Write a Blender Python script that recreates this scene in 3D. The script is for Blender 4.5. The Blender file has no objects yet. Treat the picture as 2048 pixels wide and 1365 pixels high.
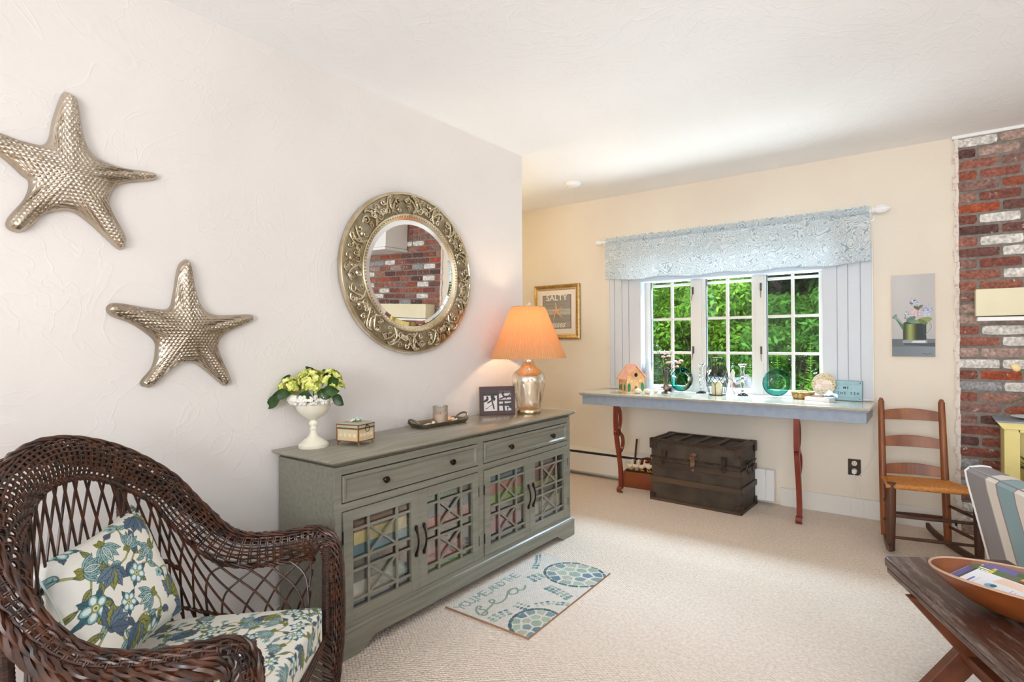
import bpy, math, random
import numpy as np
from mathutils import Vector, Matrix
R = math.radians
PI = math.pi
C = bpy.context.scene.collection
sc = bpy.context.scene

# ------------------------------------------------------------ camera, world, light, exposure
F_PX, YAW, PITCH, ROLL, PX, PY = 1078.06, R(33.355), R(0.089), R(-0.431), 132.31, -6.31
fw = Vector((-math.sin(YAW)*math.cos(PITCH), math.cos(YAW)*math.cos(PITCH), math.sin(PITCH)))
rt0 = Vector((math.cos(YAW), math.sin(YAW), 0)); up0 = rt0.cross(fw)
rt = rt0*math.cos(ROLL) + up0*math.sin(ROLL); up = up0*math.cos(ROLL) - rt0*math.sin(ROLL)
cam = bpy.data.cameras.new('camera'); cam.sensor_width = 36; cam.lens = F_PX/2048*36
cam.shift_x = -PX/2048; cam.shift_y = PY/2048; cam.clip_start = .02
co = bpy.data.objects.new('camera', cam); C.objects.link(co)
co.matrix_world = Matrix(((rt.x, up.x, -fw.x, 0), (rt.y, up.y, -fw.y, 0), (rt.z, up.z, -fw.z, 1.25), (0, 0, 0, 1)))
sc.camera = co

w = bpy.data.worlds.new('sky'); sc.world = w; w.use_nodes = True
nt = w.node_tree; bg = nt.nodes['Background']
tc = nt.nodes.new('ShaderNodeTexCoord'); sp = nt.nodes.new('ShaderNodeSeparateXYZ'); cr_ = nt.nodes.new('ShaderNodeValToRGB')
nt.links.new(tc.outputs['Generated'], sp.inputs[0]); nt.links.new(sp.outputs['Z'], cr_.inputs[0])
cr_.color_ramp.elements[0].color = (.62, .78, .95, 1); cr_.color_ramp.elements[1].color = (.42, .64, 1, 1)
nt.links.new(cr_.outputs[0], bg.inputs[0]); bg.inputs[1].default_value = 2.4

def area(name, loc, rot, sx, sy, power, col):
    l = bpy.data.lights.new(name, 'AREA'); l.shape = 'RECTANGLE'; l.size = sx; l.size_y = sy; l.energy = power; l.color = col
    o = bpy.data.objects.new(name, l); C.objects.link(o); o.location = loc; o.rotation_euler = rot; return o
sun = bpy.data.lights.new('sun', 'SUN'); sun.energy = 4.2; sun.angle = R(1.5); sun.color = (1, .94, .82)
so = bpy.data.objects.new('sun', sun); C.objects.link(so); so.rotation_euler = (R(38), 0, R(-28))
# rear and right: added fill lights in unseen openings, tilted up at the ceiling
area('fill_rear', (.45, -2.72, 1.5), (R(128), 0, R(-24)), 2.6, 1.4, 172, (.97, .98, 1))
area('fill_right', (3.12, .3, 1.5), (R(120), 0, R(90)), 2.6, 1.5, 22, (.93, .96, 1))
area('daylight_front', (-1.37, 4.75, 2.5), (R(-50), 0, 0), 1.6, 1.0, 1250, (.58, .77, 1))
area('fill_ground', (-1.37, 4.72, .52), (R(-158), 0, 0), 1.5, .7, 190, (.86, .93, 1))  # added up-light below the sill, brightens the ceiling like ground bounce
hl = bpy.data.lights.new('passage_light', 'POINT'); hl.energy = 16; hl.color = (1, .80, .48); hl.shadow_soft_size = .12
ho = bpy.data.objects.new('passage_light', hl); C.objects.link(ho); ho.location = (-3.35, 3.0, 2.15)
sc.view_settings.view_transform = 'Standard'; sc.view_settings.look = 'None'
sc.view_settings.exposure = 0.20; sc.view_settings.gamma = 1; sc.view_settings.use_curve_mapping = False
cy = sc.cycles
cy.max_bounces = 9; cy.diffuse_bounces = 5; cy.glossy_bounces = 4; cy.transmission_bounces = 7; cy.transparent_max_bounces = 12
cy.caustics_reflective = False; cy.caustics_refractive = False; cy.sample_clamp_indirect = 6; cy.use_denoising = True

# ------------------------------------------------------------ helpers
def srgb(*c):
    if len(c) == 1: c = c[0]
    return tuple((x/255/12.92 if x/255 <= .04045 else ((x/255+.055)/1.055)**2.4) for x in c)

def mat(name, c1, c2=None, rough=.5, metal=0, scale=8, bump=0, bscale=40, stretch=(1, 1, 1), trans=0, emit=None, spec=.5, coat=0, detail=4, kind='noise', contrast=(.35, .65), alpha=1, ior=1.45, subs=0):
    m = bpy.data.materials.new(name); m.use_nodes = True; n = m.node_tree.nodes; l = m.node_tree.links; b = n['Principled BSDF']
    col = srgb(c1); b.inputs['Base Color'].default_value = (*col, 1)
    b.inputs['Roughness'].default_value = rough; b.inputs['Metallic'].default_value = metal
    b.inputs['Specular IOR Level'].default_value = spec; b.inputs['Coat Weight'].default_value = coat; b.inputs['Coat Roughness'].default_value = .22; b.inputs['IOR'].default_value = ior
    b.inputs['Transmission Weight'].default_value = trans; b.inputs['Alpha'].default_value = alpha
    if subs: b.inputs['Subsurface Weight'].default_value = subs; b.inputs['Subsurface Radius'].default_value = (.02, .01, .005)
    if emit: b.inputs['Emission Color'].default_value = (*srgb(emit[0]), 1); b.inputs['Emission Strength'].default_value = emit[1]
    t = n.new('ShaderNodeTexCoord'); mp = n.new('ShaderNodeMapping'); l.new(t.outputs['Object'], mp.inputs[0]); mp.inputs['Scale'].default_value = stretch
    def tex(s, k):
        if k == 'vor':
            x = n.new('ShaderNodeTexVoronoi'); x.inputs['Scale'].default_value = s; o = x.outputs['Distance']
        else:
            x = n.new('ShaderNodeTexNoise'); x.inputs['Scale'].default_value = s; x.inputs['Detail'].default_value = detail; o = x.outputs['Fac']
        l.new(mp.outputs[0], x.inputs['Vector']); return o
    if c2 is not None:
        r = n.new('ShaderNodeValToRGB'); l.new(tex(scale, 'noise'), r.inputs[0])
        r.color_ramp.elements[0].position, r.color_ramp.elements[1].position = contrast
        r.color_ramp.elements[0].color = (*col, 1); r.color_ramp.elements[1].color = (*srgb(c2), 1); l.new(r.outputs[0], b.inputs['Base Color'])
    if bump:
        bp = n.new('ShaderNodeBump'); bp.inputs['Strength'].default_value = bump; bp.inputs['Distance'].default_value = .01
        l.new(tex(bscale, kind), bp.inputs['Height']); l.new(bp.outputs[0], b.inputs['Normal'])
    return m

def vcmat(name, rough=.8, bump=0, bscale=300, noise=0, sheen=0):
    m = bpy.data.materials.new(name); m.use_nodes = True; n = m.node_tree.nodes; l = m.node_tree.links; b = n['Principled BSDF']
    a = n.new('ShaderNodeVertexColor'); a.layer_name = 'col'; src = a.outputs[0]
    t = n.new('ShaderNodeTexCoord')
    if noise:
        nz = n.new('ShaderNodeTexNoise'); nz.inputs['Scale'].default_value = 55; nz.inputs['Detail'].default_value = 6; l.new(t.outputs['Object'], nz.inputs[0])
        mr = n.new('ShaderNodeMapRange'); mr.inputs[1].default_value = .3; mr.inputs[2].default_value = .7; mr.inputs[3].default_value = 1-noise; mr.inputs[4].default_value = 1+noise*.6
        mx = n.new('ShaderNodeMix'); mx.data_type = 'RGBA'; mx.blend_type = 'MULTIPLY'; mx.inputs[0].default_value = 1
        l.new(nz.outputs[0], mr.inputs[0]); l.new(src, mx.inputs[6]); l.new(mr.outputs[0], mx.inputs[7]); src = mx.outputs[2]
    l.new(src, b.inputs['Base Color']); b.inputs['Roughness'].default_value = rough; b.inputs['Sheen Weight'].default_value = sheen
    if bump:
        x = n.new('ShaderNodeTexNoise'); x.inputs['Scale'].default_value = bscale; l.new(t.outputs['Object'], x.inputs[0])
        bp = n.new('ShaderNodeBump'); bp.inputs['Strength'].default_value = bump; bp.inputs['Distance'].default_value = .004
        l.new(x.outputs[0], bp.inputs['Height']); l.new(bp.outputs[0], b.inputs['Normal'])
    return m

def thin_glass(name, tint=(255, 255, 255), refl=1.0, rough=.0):
    m = bpy.data.materials.new(name); m.use_nodes = True; n = m.node_tree.nodes; l = m.node_tree.links
    n.remove(n['Principled BSDF']); out = n['Material Output']
    tr = n.new('ShaderNodeBsdfTransparent'); tr.inputs[0].default_value = (*srgb(tint), 1)
    g = n.new('ShaderNodeBsdfGlossy'); g.inputs['Roughness'].default_value = rough
    f = n.new('ShaderNodeFresnel'); f.inputs[0].default_value = 1.5; mu = n.new('ShaderNodeMath'); mu.operation = 'MULTIPLY'; mu.inputs[1].default_value = refl
    mx = n.new('ShaderNodeMixShader'); l.new(f.outputs[0], mu.inputs[0]); l.new(mu.outputs[0], mx.inputs[0]); l.new(tr.outputs[0], mx.inputs[1]); l.new(g.outputs[0], mx.inputs[2]); l.new(mx.outputs[0], out.inputs[0])
    return m

class MB:
    def __init__(s): s.v = []; s.f = []; s.c = None
    def add(s, v, f):
        o = len(s.v); s.v += [tuple(map(float, p)) for p in v]; s.f += [tuple(i+o for i in q) for q in f]; return s
    def box(s, x0, x1, y0, y1, z0, z1, M=None):
        v = [(x, y, z) for z in (z0, z1) for x, y in ((x0, y0), (x1, y0), (x1, y1), (x0, y1))]
        if M is not None: v = [M @ Vector(p) for p in v]
        return s.add(v, [(3, 2, 1, 0), (4, 5, 6, 7), (0, 1, 5, 4), (1, 2, 6, 5), (2, 3, 7, 6), (3, 0, 4, 7)])
    def cyl(s, a, b, r, n=16, r2=None):
        return s.tube([a, b], [r, r if r2 is None else r2], n)
    def tube(s, pts, r, n=8, closed=False, flat=None):
        P = [Vector(p) for p in pts]; m = len(P)
        rr = r if hasattr(r, '__len__') else [r]*m
        T = []
        for i in range(m):
            a = P[(i-1) % m] if (closed or i > 0) else P[i]; b = P[(i+1) % m] if (closed or i < m-1) else P[i]
            d = b-a; T.append(d.normalized() if d.length > 1e-9 else Vector((0, 0, 1)))
        u = T[0].orthogonal().normalized(); vs = []
        for i in range(m):
            u = u-T[i]*u.dot(T[i]); u = u.normalized() if u.length > 1e-6 else T[i].orthogonal().normalized()
            w_ = T[i].cross(u)
            for k in range(n):
                a = 2*PI*k/n; vs.append(P[i]+(u*math.cos(a)+w_*math.sin(a))*rr[i])
        fs = [(i*n+k, i*n+(k+1) % n, ((i+1) % m)*n+(k+1) % n, ((i+1) % m)*n+k) for i in range(m if closed else m-1) for k in range(n)]
        if not closed: fs += [tuple(range(n))[::-1], tuple((m-1)*n+k for k in range(n))]
        return s.add(vs, fs)
    def lathe(s, prof, c=(0, 0, 0), n=32, flute=0, nf=0, M=None, cap=True):
        vs = []
        for r, z in prof:
            for k in range(n):
                a = 2*PI*k/n; q = r*(1+flute*math.cos(nf*a)) if nf else r
                vs.append(Vector((q*math.cos(a), q*math.sin(a), z)))
        if M is not None: vs = [M @ p for p in vs]
        vs = [p+Vector(c) for p in vs]; m = len(prof)
        fs = [(i*n+k, i*n+(k+1) % n, (i+1)*n+(k+1) % n, (i+1)*n+k) for i in range(m-1) for k in range(n)]
        if cap and prof[0][0] > 1e-5: fs.append(tuple(range(n))[::-1])
        if cap and prof[-1][0] > 1e-5: fs.append(tuple((m-1)*n+k for k in range(n)))
        return s.add(vs, fs)
    def sph(s, c, r, n=12, m=8, sc3=(1, 1, 1), M=None):
        pr = [(math.sin(PI*i/m)*r+1e-6, -math.cos(PI*i/m)*r) for i in range(m+1)]
        S = Matrix.Diagonal((*sc3, 1)); return s.lathe(pr, c, n, M=(M @ S if M is not None else S), cap=False)
    def prism(s, poly, f0, f1):
        n = len(poly); v = [f0(*p) for p in poly]+[f1(*p) for p in poly]
        return s.add(v, [tuple(range(n))[::-1], tuple(range(n, 2*n))]+[(i, (i+1) % n, n+(i+1) % n, n+i) for i in range(n)])
    def grid(s, nu, nv, fn, closed_u=False):
        v = [fn(i/(nu-1) if not closed_u else i/nu, j/(nv-1)) for j in range(nv) for i in range(nu)]
        f = [(j*nu+i, j*nu+(i+1) % nu, (j+1)*nu+(i+1) % nu, (j+1)*nu+i) for j in range(nv-1) for i in range(nu if closed_u else nu-1)]
        return s.add(v, f)
    def build(s, name, m, parent=None, smooth=None, bevel=0, world=False, colors=None, bseg=2):
        me = bpy.data.meshes.new(name); vs = s.v
        if world and parent is not None:
            I = (Matrix.Translation(parent.location) @ parent.rotation_euler.to_matrix().to_4x4())
            p = parent.parent
            if p is not None: I = (Matrix.Translation(p.location) @ p.rotation_euler.to_matrix().to_4x4()) @ I
            I = I.inverted(); vs = [tuple(I @ Vector(q)) for q in vs]
        me.from_pydata(vs, [], s.f)
        me.materials.append(m)
        if colors is not None:
            a = me.color_attributes.new('col', 'FLOAT_COLOR', 'POINT'); a.data.foreach_set('color', np.asarray(colors, dtype=np.float32).ravel())
        o = bpy.data.objects.new(name, me); C.objects.link(o); o.parent = parent
        if smooth is None: smooth = len(s.f) > 40
        if smooth:
            me.polygons.foreach_set('use_smooth', [True]*len(me.polygons))
            me.set_sharp_from_angle(angle=R(40))
        if bevel:
            b = o.modifiers.new('b', 'BEVEL'); b.width = bevel; b.segments = bseg; b.limit_method = 'ANGLE'; b.angle_limit = R(35)
        me.update(); return o

def tag(o, label, cat, group=None, kind=None):
    o['label'] = label; o['category'] = cat
    if group: o['group'] = group
    if kind: o['kind'] = kind
    return o
def thing(name, label, cat, loc=(0, 0, 0), rz=0, group=None):
    o = bpy.data.objects.new(name, None); C.objects.link(o); o.empty_display_size = .05
    o.location = loc; o.rotation_euler = (0, 0, rz); return tag(o, label, cat, group)
def struct(o, label=None, cat=None):
    o['kind'] = 'structure'
    if label: o['label'] = label
    if cat: o['category'] = cat
    return o
def sroot(name, loc, label, cat):
    o = bpy.data.objects.new(name, None); C.objects.link(o); o.location = loc; return struct(o, label, cat)
def dup(root, loc, rz=None):
    r = root.copy(); C.objects.link(r); r.location = loc
    if rz is not None: r.rotation_euler = (0, 0, rz)
    for ch in list(root.children):
        c = ch.copy(); C.objects.link(c); c.parent = r
        for g in ch.children:
            d = g.copy(); C.objects.link(d); d.parent = c
    return r
def text_verts(t, size, extrude=.0006, shear=0, bold=0):
    cu = bpy.data.curves.new('t', 'FONT'); cu.body = t; cu.size = size; cu.extrude = extrude; cu.shear = shear; cu.offset = bold
    cu.align_x = 'CENTER'; cu.align_y = 'CENTER'; cu.resolution_u = 4
    o = bpy.data.objects.new('t', cu); C.objects.link(o); dg = bpy.context.evaluated_depsgraph_get(); dg.update()
    me = bpy.data.meshes.new_from_object(o.evaluated_get(dg)); v = [x.co.copy() for x in me.vertices]; f = [tuple(p.vertices) for p in me.polygons]
    bpy.data.objects.remove(o); bpy.data.curves.remove(cu); bpy.data.meshes.remove(me); return v, f

class Canvas:                                  # pattern painter: coordinates in canvas units, y up
    def __init__(s, w, h, bg, res):
        s.w, s.h, s.res = w, h, res; s.nx, s.ny = int(w*res)+1, int(h*res)+1
        s.a = np.zeros((s.ny, s.nx, 3)); s.a[:] = srgb(bg)
        s.X, s.Y = np.meshgrid(np.arange(s.nx)/res, np.arange(s.ny)/res)
    def _win(s, x0, x1, y0, y1):
        r = s.res; a = max(int(x0*r)-1, 0); b = min(int(x1*r)+2, s.nx); c = max(int(y0*r)-1, 0); d = min(int(y1*r)+2, s.ny)
        return (slice(c, d), slice(a, b)) if b > a and d > c else None
    def poly(s, pts, col, al=1):
        P = np.array(pts); q = s._win(P[:, 0].min(), P[:, 0].max(), P[:, 1].min(), P[:, 1].max())
        if q is None: return
        X, Y = s.X[q], s.Y[q]; ins = np.zeros(X.shape, bool); n = len(P)
        for i in range(n):
            x1, y1 = P[i]; x2, y2 = P[(i+1) % n]
            if y1 == y2: continue
            ins ^= ((y1 > Y) != (y2 > Y)) & (X < (x2-x1)*(Y-y1)/(y2-y1)+x1)
        v = s.a[q]; v[ins] = v[ins]*(1-al)+np.array(srgb(col))*al
    def line(s, pts, wd, col, al=1):
        P = np.array(pts, float)
        for i in range(len(P)-1):
            a, b = P[i], P[i+1]; q = s._win(min(a[0], b[0])-wd, max(a[0], b[0])+wd, min(a[1], b[1])-wd, max(a[1], b[1])+wd)
            if q is None: continue
            X, Y = s.X[q], s.Y[q]; d = b-a; L = (d**2).sum()+1e-12
            t = np.clip(((X-a[0])*d[0]+(Y-a[1])*d[1])/L, 0, 1); D = np.hypot(X-a[0]-t*d[0], Y-a[1]-t*d[1])
            k = np.clip((wd/2-D)*s.res+.5, 0, 1)[..., None]*al; s.a[q] = s.a[q]*(1-k)+np.array(srgb(col))*k
    def ell(s, x, y, rx, ry, col, rot=0, al=1):
        a = np.linspace(0, 2*PI, 20)[:-1]; c, d = math.cos(rot), math.sin(rot)
        s.poly([(x+rx*math.cos(t)*c-ry*math.sin(t)*d, y+rx*math.cos(t)*d+ry*math.sin(t)*c) for t in a], col, al)
    def rgba(s): return np.concatenate([s.a.reshape(-1, 3), np.ones((s.nx*s.ny, 1))], 1)
    def mesh(s, fn):
        b = MB(); b.grid(s.nx, s.ny, fn); return b

def floral(cv, seed, dens=1.0, S=1.0):
    rn = random.Random(seed); TE, DT, SL, OL, DO, OUT = (150, 188, 184), (62, 104, 112), (88, 104, 126), (150, 148, 62), (104, 104, 44), (52, 74, 84)
    def leaf(x, y, L, W, a, c, oc, ser=0):
        n = 9; up_, dn = [], []
        for i in range(n+1):
            t = i/n; wv = W*math.sin(PI*t**.8)*(1+(ser*.35 if i % 2 else 0)); up_.append((t*L, wv)); dn.append((t*L, -wv))
        f = lambda p, k=1: (x+p[0]*math.cos(a)-p[1]*k*math.sin(a), y+p[0]*math.sin(a)+p[1]*k*math.cos(a))
        pts = [f(p) for p in up_+dn[::-1]]; cv.poly(pts, c); cv.line(pts+[pts[0]], .0016*S, oc); cv.line([f((0, 0)), f((L*.9, 0))], .0016*S, oc)
        for t in (.25, .45, .65): cv.line([f((L*t, 0)), f((L*(t+.12), W*.6))], .001*S, oc); cv.line([f((L*t, 0)), f((L*(t+.12), -W*.6))], .001*S, oc)
    def flower(x, y, r, np_, a0):
        for k in range(5): leaf(x, y, r*1.5, r*.3, a0+k*1.257+.6, rn.choice((OL, SL, DT)), OUT, 1)
        for k in range(np_):
            a = a0+2*PI*k/np_; cv.ell(x+r*.62*math.cos(a), y+r*.62*math.sin(a), r*.46, r*.4, DT, a); cv.ell(x+r*.62*math.cos(a), y+r*.62*math.sin(a), r*.38, r*.32, TE, a); cv.ell(x+r*.6*math.cos(a), y+r*.6*math.sin(a), r*.27, r*.2, (226, 234, 230), a)
        cv.ell(x, y, r*.34, r*.34, OL); cv.ell(x, y, r*.22, r*.22, (214, 214, 170)); cv.ell(x, y, r*.12, r*.12, SL)
    def tulip(x, y, r, a):
        for k in (-2, 2, -1, 1, 0):
            leaf(x, y, r*2.1, r*.42, a+k*.42, TE if k else (196, 214, 208), OUT)
            leaf(x+r*.3*math.cos(a+k*.4), y+r*.3*math.sin(a+k*.4), r*1.3, r*.2, a+k*.42, (206, 220, 212), DT)
        leaf(x, y, r*.8, r*.3, a+2.6, OL, DO); leaf(x, y, r*.8, r*.3, a-2.6, OL, DO)
    step = .078*S; pts = []
    ny, nx = int(cv.h/step)+2, int(cv.w/step)+2
    for j in range(ny):
        for i in range(nx): pts.append(((i+.5*(j % 2))*step+rn.uniform(-.2, .2)*step, j*step*.9+rn.uniform(-.2, .2)*step))
    for x, y in pts:
        a = rn.uniform(0, 6.28); c = []
        for k in range(9): c.append((x+k*.016*S*math.cos(a+k*.22), y+k*.016*S*math.sin(a+k*.22)))
        cv.line(c, .0052*S, DO); cv.line(c, .0032*S, (168, 168, 104))
        for k in (3, 5, 7): leaf(*c[k], .03*S, .008*S, a+k*.22+(1 if k % 2 else -1), rn.choice((OL, TE, SL)), OUT)
    for n_, (x, y) in enumerate(pts):
        t = rn.random(); r = rn.uniform(.022, .03)*S
        if t < .34: flower(x, y, r, rn.choice((5, 6, 8)), rn.random()*3)
        elif t < .66: tulip(x, y, r*.9, rn.uniform(0, 6.28))
        elif t < .85:
            a = rn.uniform(0, 6.28)
            for k in range(-2, 3): leaf(x, y, .055*S, .012*S, a+k*.5, rn.choice((SL, (108, 126, 146), OL)), OUT, 1)
        else:
            for k in range(5): a = 1.257*k; cv.ell(x+.008*S*math.cos(a), y+.008*S*math.sin(a), .006*S, .0055*S, TE, a)
            cv.ell(x, y, .004*S, .004*S, DT)
    return cv

# ------------------------------------------------------------ materials
def plaster(name, c1, c2, st=.25):
    m = mat(name, c1, c2, rough=.85, scale=1.2, spec=.2); n = m.node_tree.nodes; l = m.node_tree.links; b = n['Principled BSDF']
    t = n.new('ShaderNodeTexCoord'); x = n.new('ShaderNodeTexNoise'); x.inputs['Scale'].default_value = 5; x.inputs['Detail'].default_value = 8; x.inputs['Distortion'].default_value = 1.6; x.inputs['Roughness'].default_value = .55
    y = n.new('ShaderNodeTexNoise'); y.inputs['Scale'].default_value = 2.2; y.inputs['Distortion'].default_value = 4; y.inputs['Detail'].default_value = 2
    r = n.new('ShaderNodeValToRGB'); r.color_ramp.elements[0].position = .48; r.color_ramp.elements[1].position = .52
    e = r.color_ramp.elements.new(.5); e.color = (1, 1, 1, 1); r.color_ramp.elements[2].color = (0, 0, 0, 1)
    ad = n.new('ShaderNodeMath'); ad.operation = 'MULTIPLY_ADD'; ad.inputs[1].default_value = .2
    l.new(t.outputs['Object'], x.inputs[0]); l.new(t.outputs['Object'], y.inputs[0]); l.new(y.outputs[0], r.inputs[0]); l.new(r.outputs[0], ad.inputs[0]); l.new(x.outputs[0], ad.inputs[2])
    bp = n.new('ShaderNodeBump'); bp.inputs['Strength'].default_value = st; bp.inputs['Distance'].default_value = .012
    l.new(ad.outputs[0], bp.inputs['Height']); l.new(bp.outputs[0], b.inputs['Normal']); return m
M_WALL = plaster('plaster_white', (229, 222, 217), (222, 215, 210))
M_WALLB = plaster('plaster_cream', (231, 220, 204), (224, 212, 196), .15)
M_CEIL = plaster('plaster_ceiling', (249, 248, 248), (246, 245, 245), .3)
M_TRIM = mat('trim_paint', (224, 219, 211), rough=.45, bump=.03)
M_WHITE = mat('white_paint', (240, 238, 236), rough=.4)
M_BLUEP = mat('pale_blue_paint', (205, 216, 230), rough=.45)
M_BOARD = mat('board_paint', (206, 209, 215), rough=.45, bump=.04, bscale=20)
M_CARPET = mat('carpet', (238, 222, 206), (222, 204, 187), rough=.95, scale=70, spec=.1)
def _carpet():
    m = M_CARPET; n = m.node_tree.nodes; l = m.node_tree.links; t = n.new('ShaderNodeTexCoord'); mp = n.new('ShaderNodeMapping'); mp.inputs['Rotation'].default_value = (0, 0, R(40)); mp.inputs['Scale'].default_value = (1, 1.5, 1)
    v = n.new('ShaderNodeTexVoronoi'); v.inputs['Scale'].default_value = 64; v.inputs['Randomness'].default_value = .35
    l.new(t.outputs['Object'], mp.inputs[0]); l.new(mp.outputs[0], v.inputs['Vector'])
    bp = n.new('ShaderNodeBump'); bp.invert = True; bp.inputs['Strength'].default_value = .8; bp.inputs['Distance'].default_value = .013
    l.new(v.outputs['Distance'], bp.inputs['Height']); l.new(bp.outputs[0], n['Principled BSDF'].inputs['Normal'])
_carpet()
M_GREEN = mat('sage_paint', (130, 127, 114), (116, 113, 100), rough=.34, scale=60, stretch=(1, .06, 1), bump=.03, bscale=200, coat=.15)
M_BRONZE = mat('bronze', (62, 42, 36), (38, 26, 22), rough=.35, metal=.8, scale=30)
M_BLACK = mat('black_metal', (26, 24, 24), rough=.45, metal=.3)
M_GLASS = thin_glass('window_glass', (250, 252, 250), .55)
M_WICK = mat('wicker', (82, 44, 24), (34, 18, 12), rough=.36, scale=26, coat=.3, spec=.5)
M_STAR = mat('champagne_metal', (204, 192, 176), (166, 152, 134), rough=.27, metal=1, scale=5)
M_FRAMEG = mat('antique_silver_gold', (226, 214, 190), (190, 172, 138), rough=.3, metal=1, scale=9)
M_FRAMED = mat('recess_metal', (176, 168, 146), (136, 120, 94), rough=.4, metal=1, scale=14)  # darker metal for the face behind the vine relief
M_MIRROR = mat('mirror', (250, 250, 250), rough=.0, metal=1)
M_CREAMW = mat('chipped_cream_paint', (236, 230, 214), (226, 218, 198), rough=.5, scale=14, bump=.05)
M_PAPER = mat('paper', (240, 238, 234), rough=.7)
M_CRYSTAL = mat('crystal', (255, 255, 255), rough=.02, trans=1, ior=1.5)

# ------------------------------------------------------------ room shell
XL, YB, H, YC = -2.362, 4.19, 2.513, 2.895
def sbox(name, x0, x1, y0, y1, z0, z1, m, label=None, cat=None, kindst=True):
    b = MB(); b.box(x0, x1, y0, y1, z0, z1); o = b.build(name, m, smooth=False)
    if kindst: struct(o, label, cat)
    return o
sbox('floor', -4.8, 3.3, -2.9, YB+.1, -.12, 0, M_CARPET, 'beige looped carpet floor', 'floor')
sbox('ceiling', -4.8, 3.3, -2.9, YB+.1, H, H+.2, M_CEIL, 'white swirled plaster ceiling', 'ceiling')
sbox('wall_left', XL-.12, XL, -2.9, YC, 0, H, M_WALL, 'white textured plaster wall on the left', 'wall')
sbox('wall_hall', -4.8, -4.7, 1.6, YB, 0, H, M_WALLB, 'end wall of the passage behind the left wall', 'wall')
sbox('wall_passage', -4.8, XL-.12, 1.5, 1.6, 0, H, M_WALLB, 'side wall of the passage', 'wall')
def wall_with_holes(name, plane, a0, a1, z0, z1, holes, t0, t1, m, label):
    """plane 'y': wall runs along x; 'x': along y. holes = (a0,a1,z0,z1)"""
    b = MB(); xs = sorted({a0, a1, *[h[0] for h in holes], *[h[1] for h in holes]}); zs = sorted({z0, z1, *[h[2] for h in holes], *[h[3] for h in holes]})
    for i in range(len(xs)-1):
        run = None
        for j in range(len(zs)-1):
            cx, cz = (xs[i]+xs[i+1])/2, (zs[j]+zs[j+1])/2
            if any(h[0] < cx < h[1] and h[2] < cz < h[3] for h in holes): continue
            if plane == 'y': b.box(xs[i], xs[i+1], t0, t1, zs[j], zs[j+1])
            else: b.box(t0, t1, xs[i], xs[i+1], zs[j], zs[j+1])
    bm = b.build(name, m, smooth=False); return struct(bm, label, 'wall')
WX0, WX1, WZ0, WZ1 = -2.10, -.658, .80, 1.735
wall_with_holes('wall_back', 'y', -4.8, 3.3, 0, H, [(WX0-.02, WX1+.02, WZ0-.02, WZ1+.025)], YB, YB+.1, M_WALLB, 'cream plaster wall with the window in it')
wall_with_holes('wall_rear', 'y', -2.48, 3.3, 0, H, [(-1.9, 1.7, .7, 2.2)], -2.9, -2.8, M_WALL, 'wall behind the viewer')
wall_with_holes('wall_right', 'x', -2.8, YB, 0, H, [(-1.0, 1.6, .7, 2.25)], 3.2, 3.3, M_WALL, 'wall on the right, beyond the frame')

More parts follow.
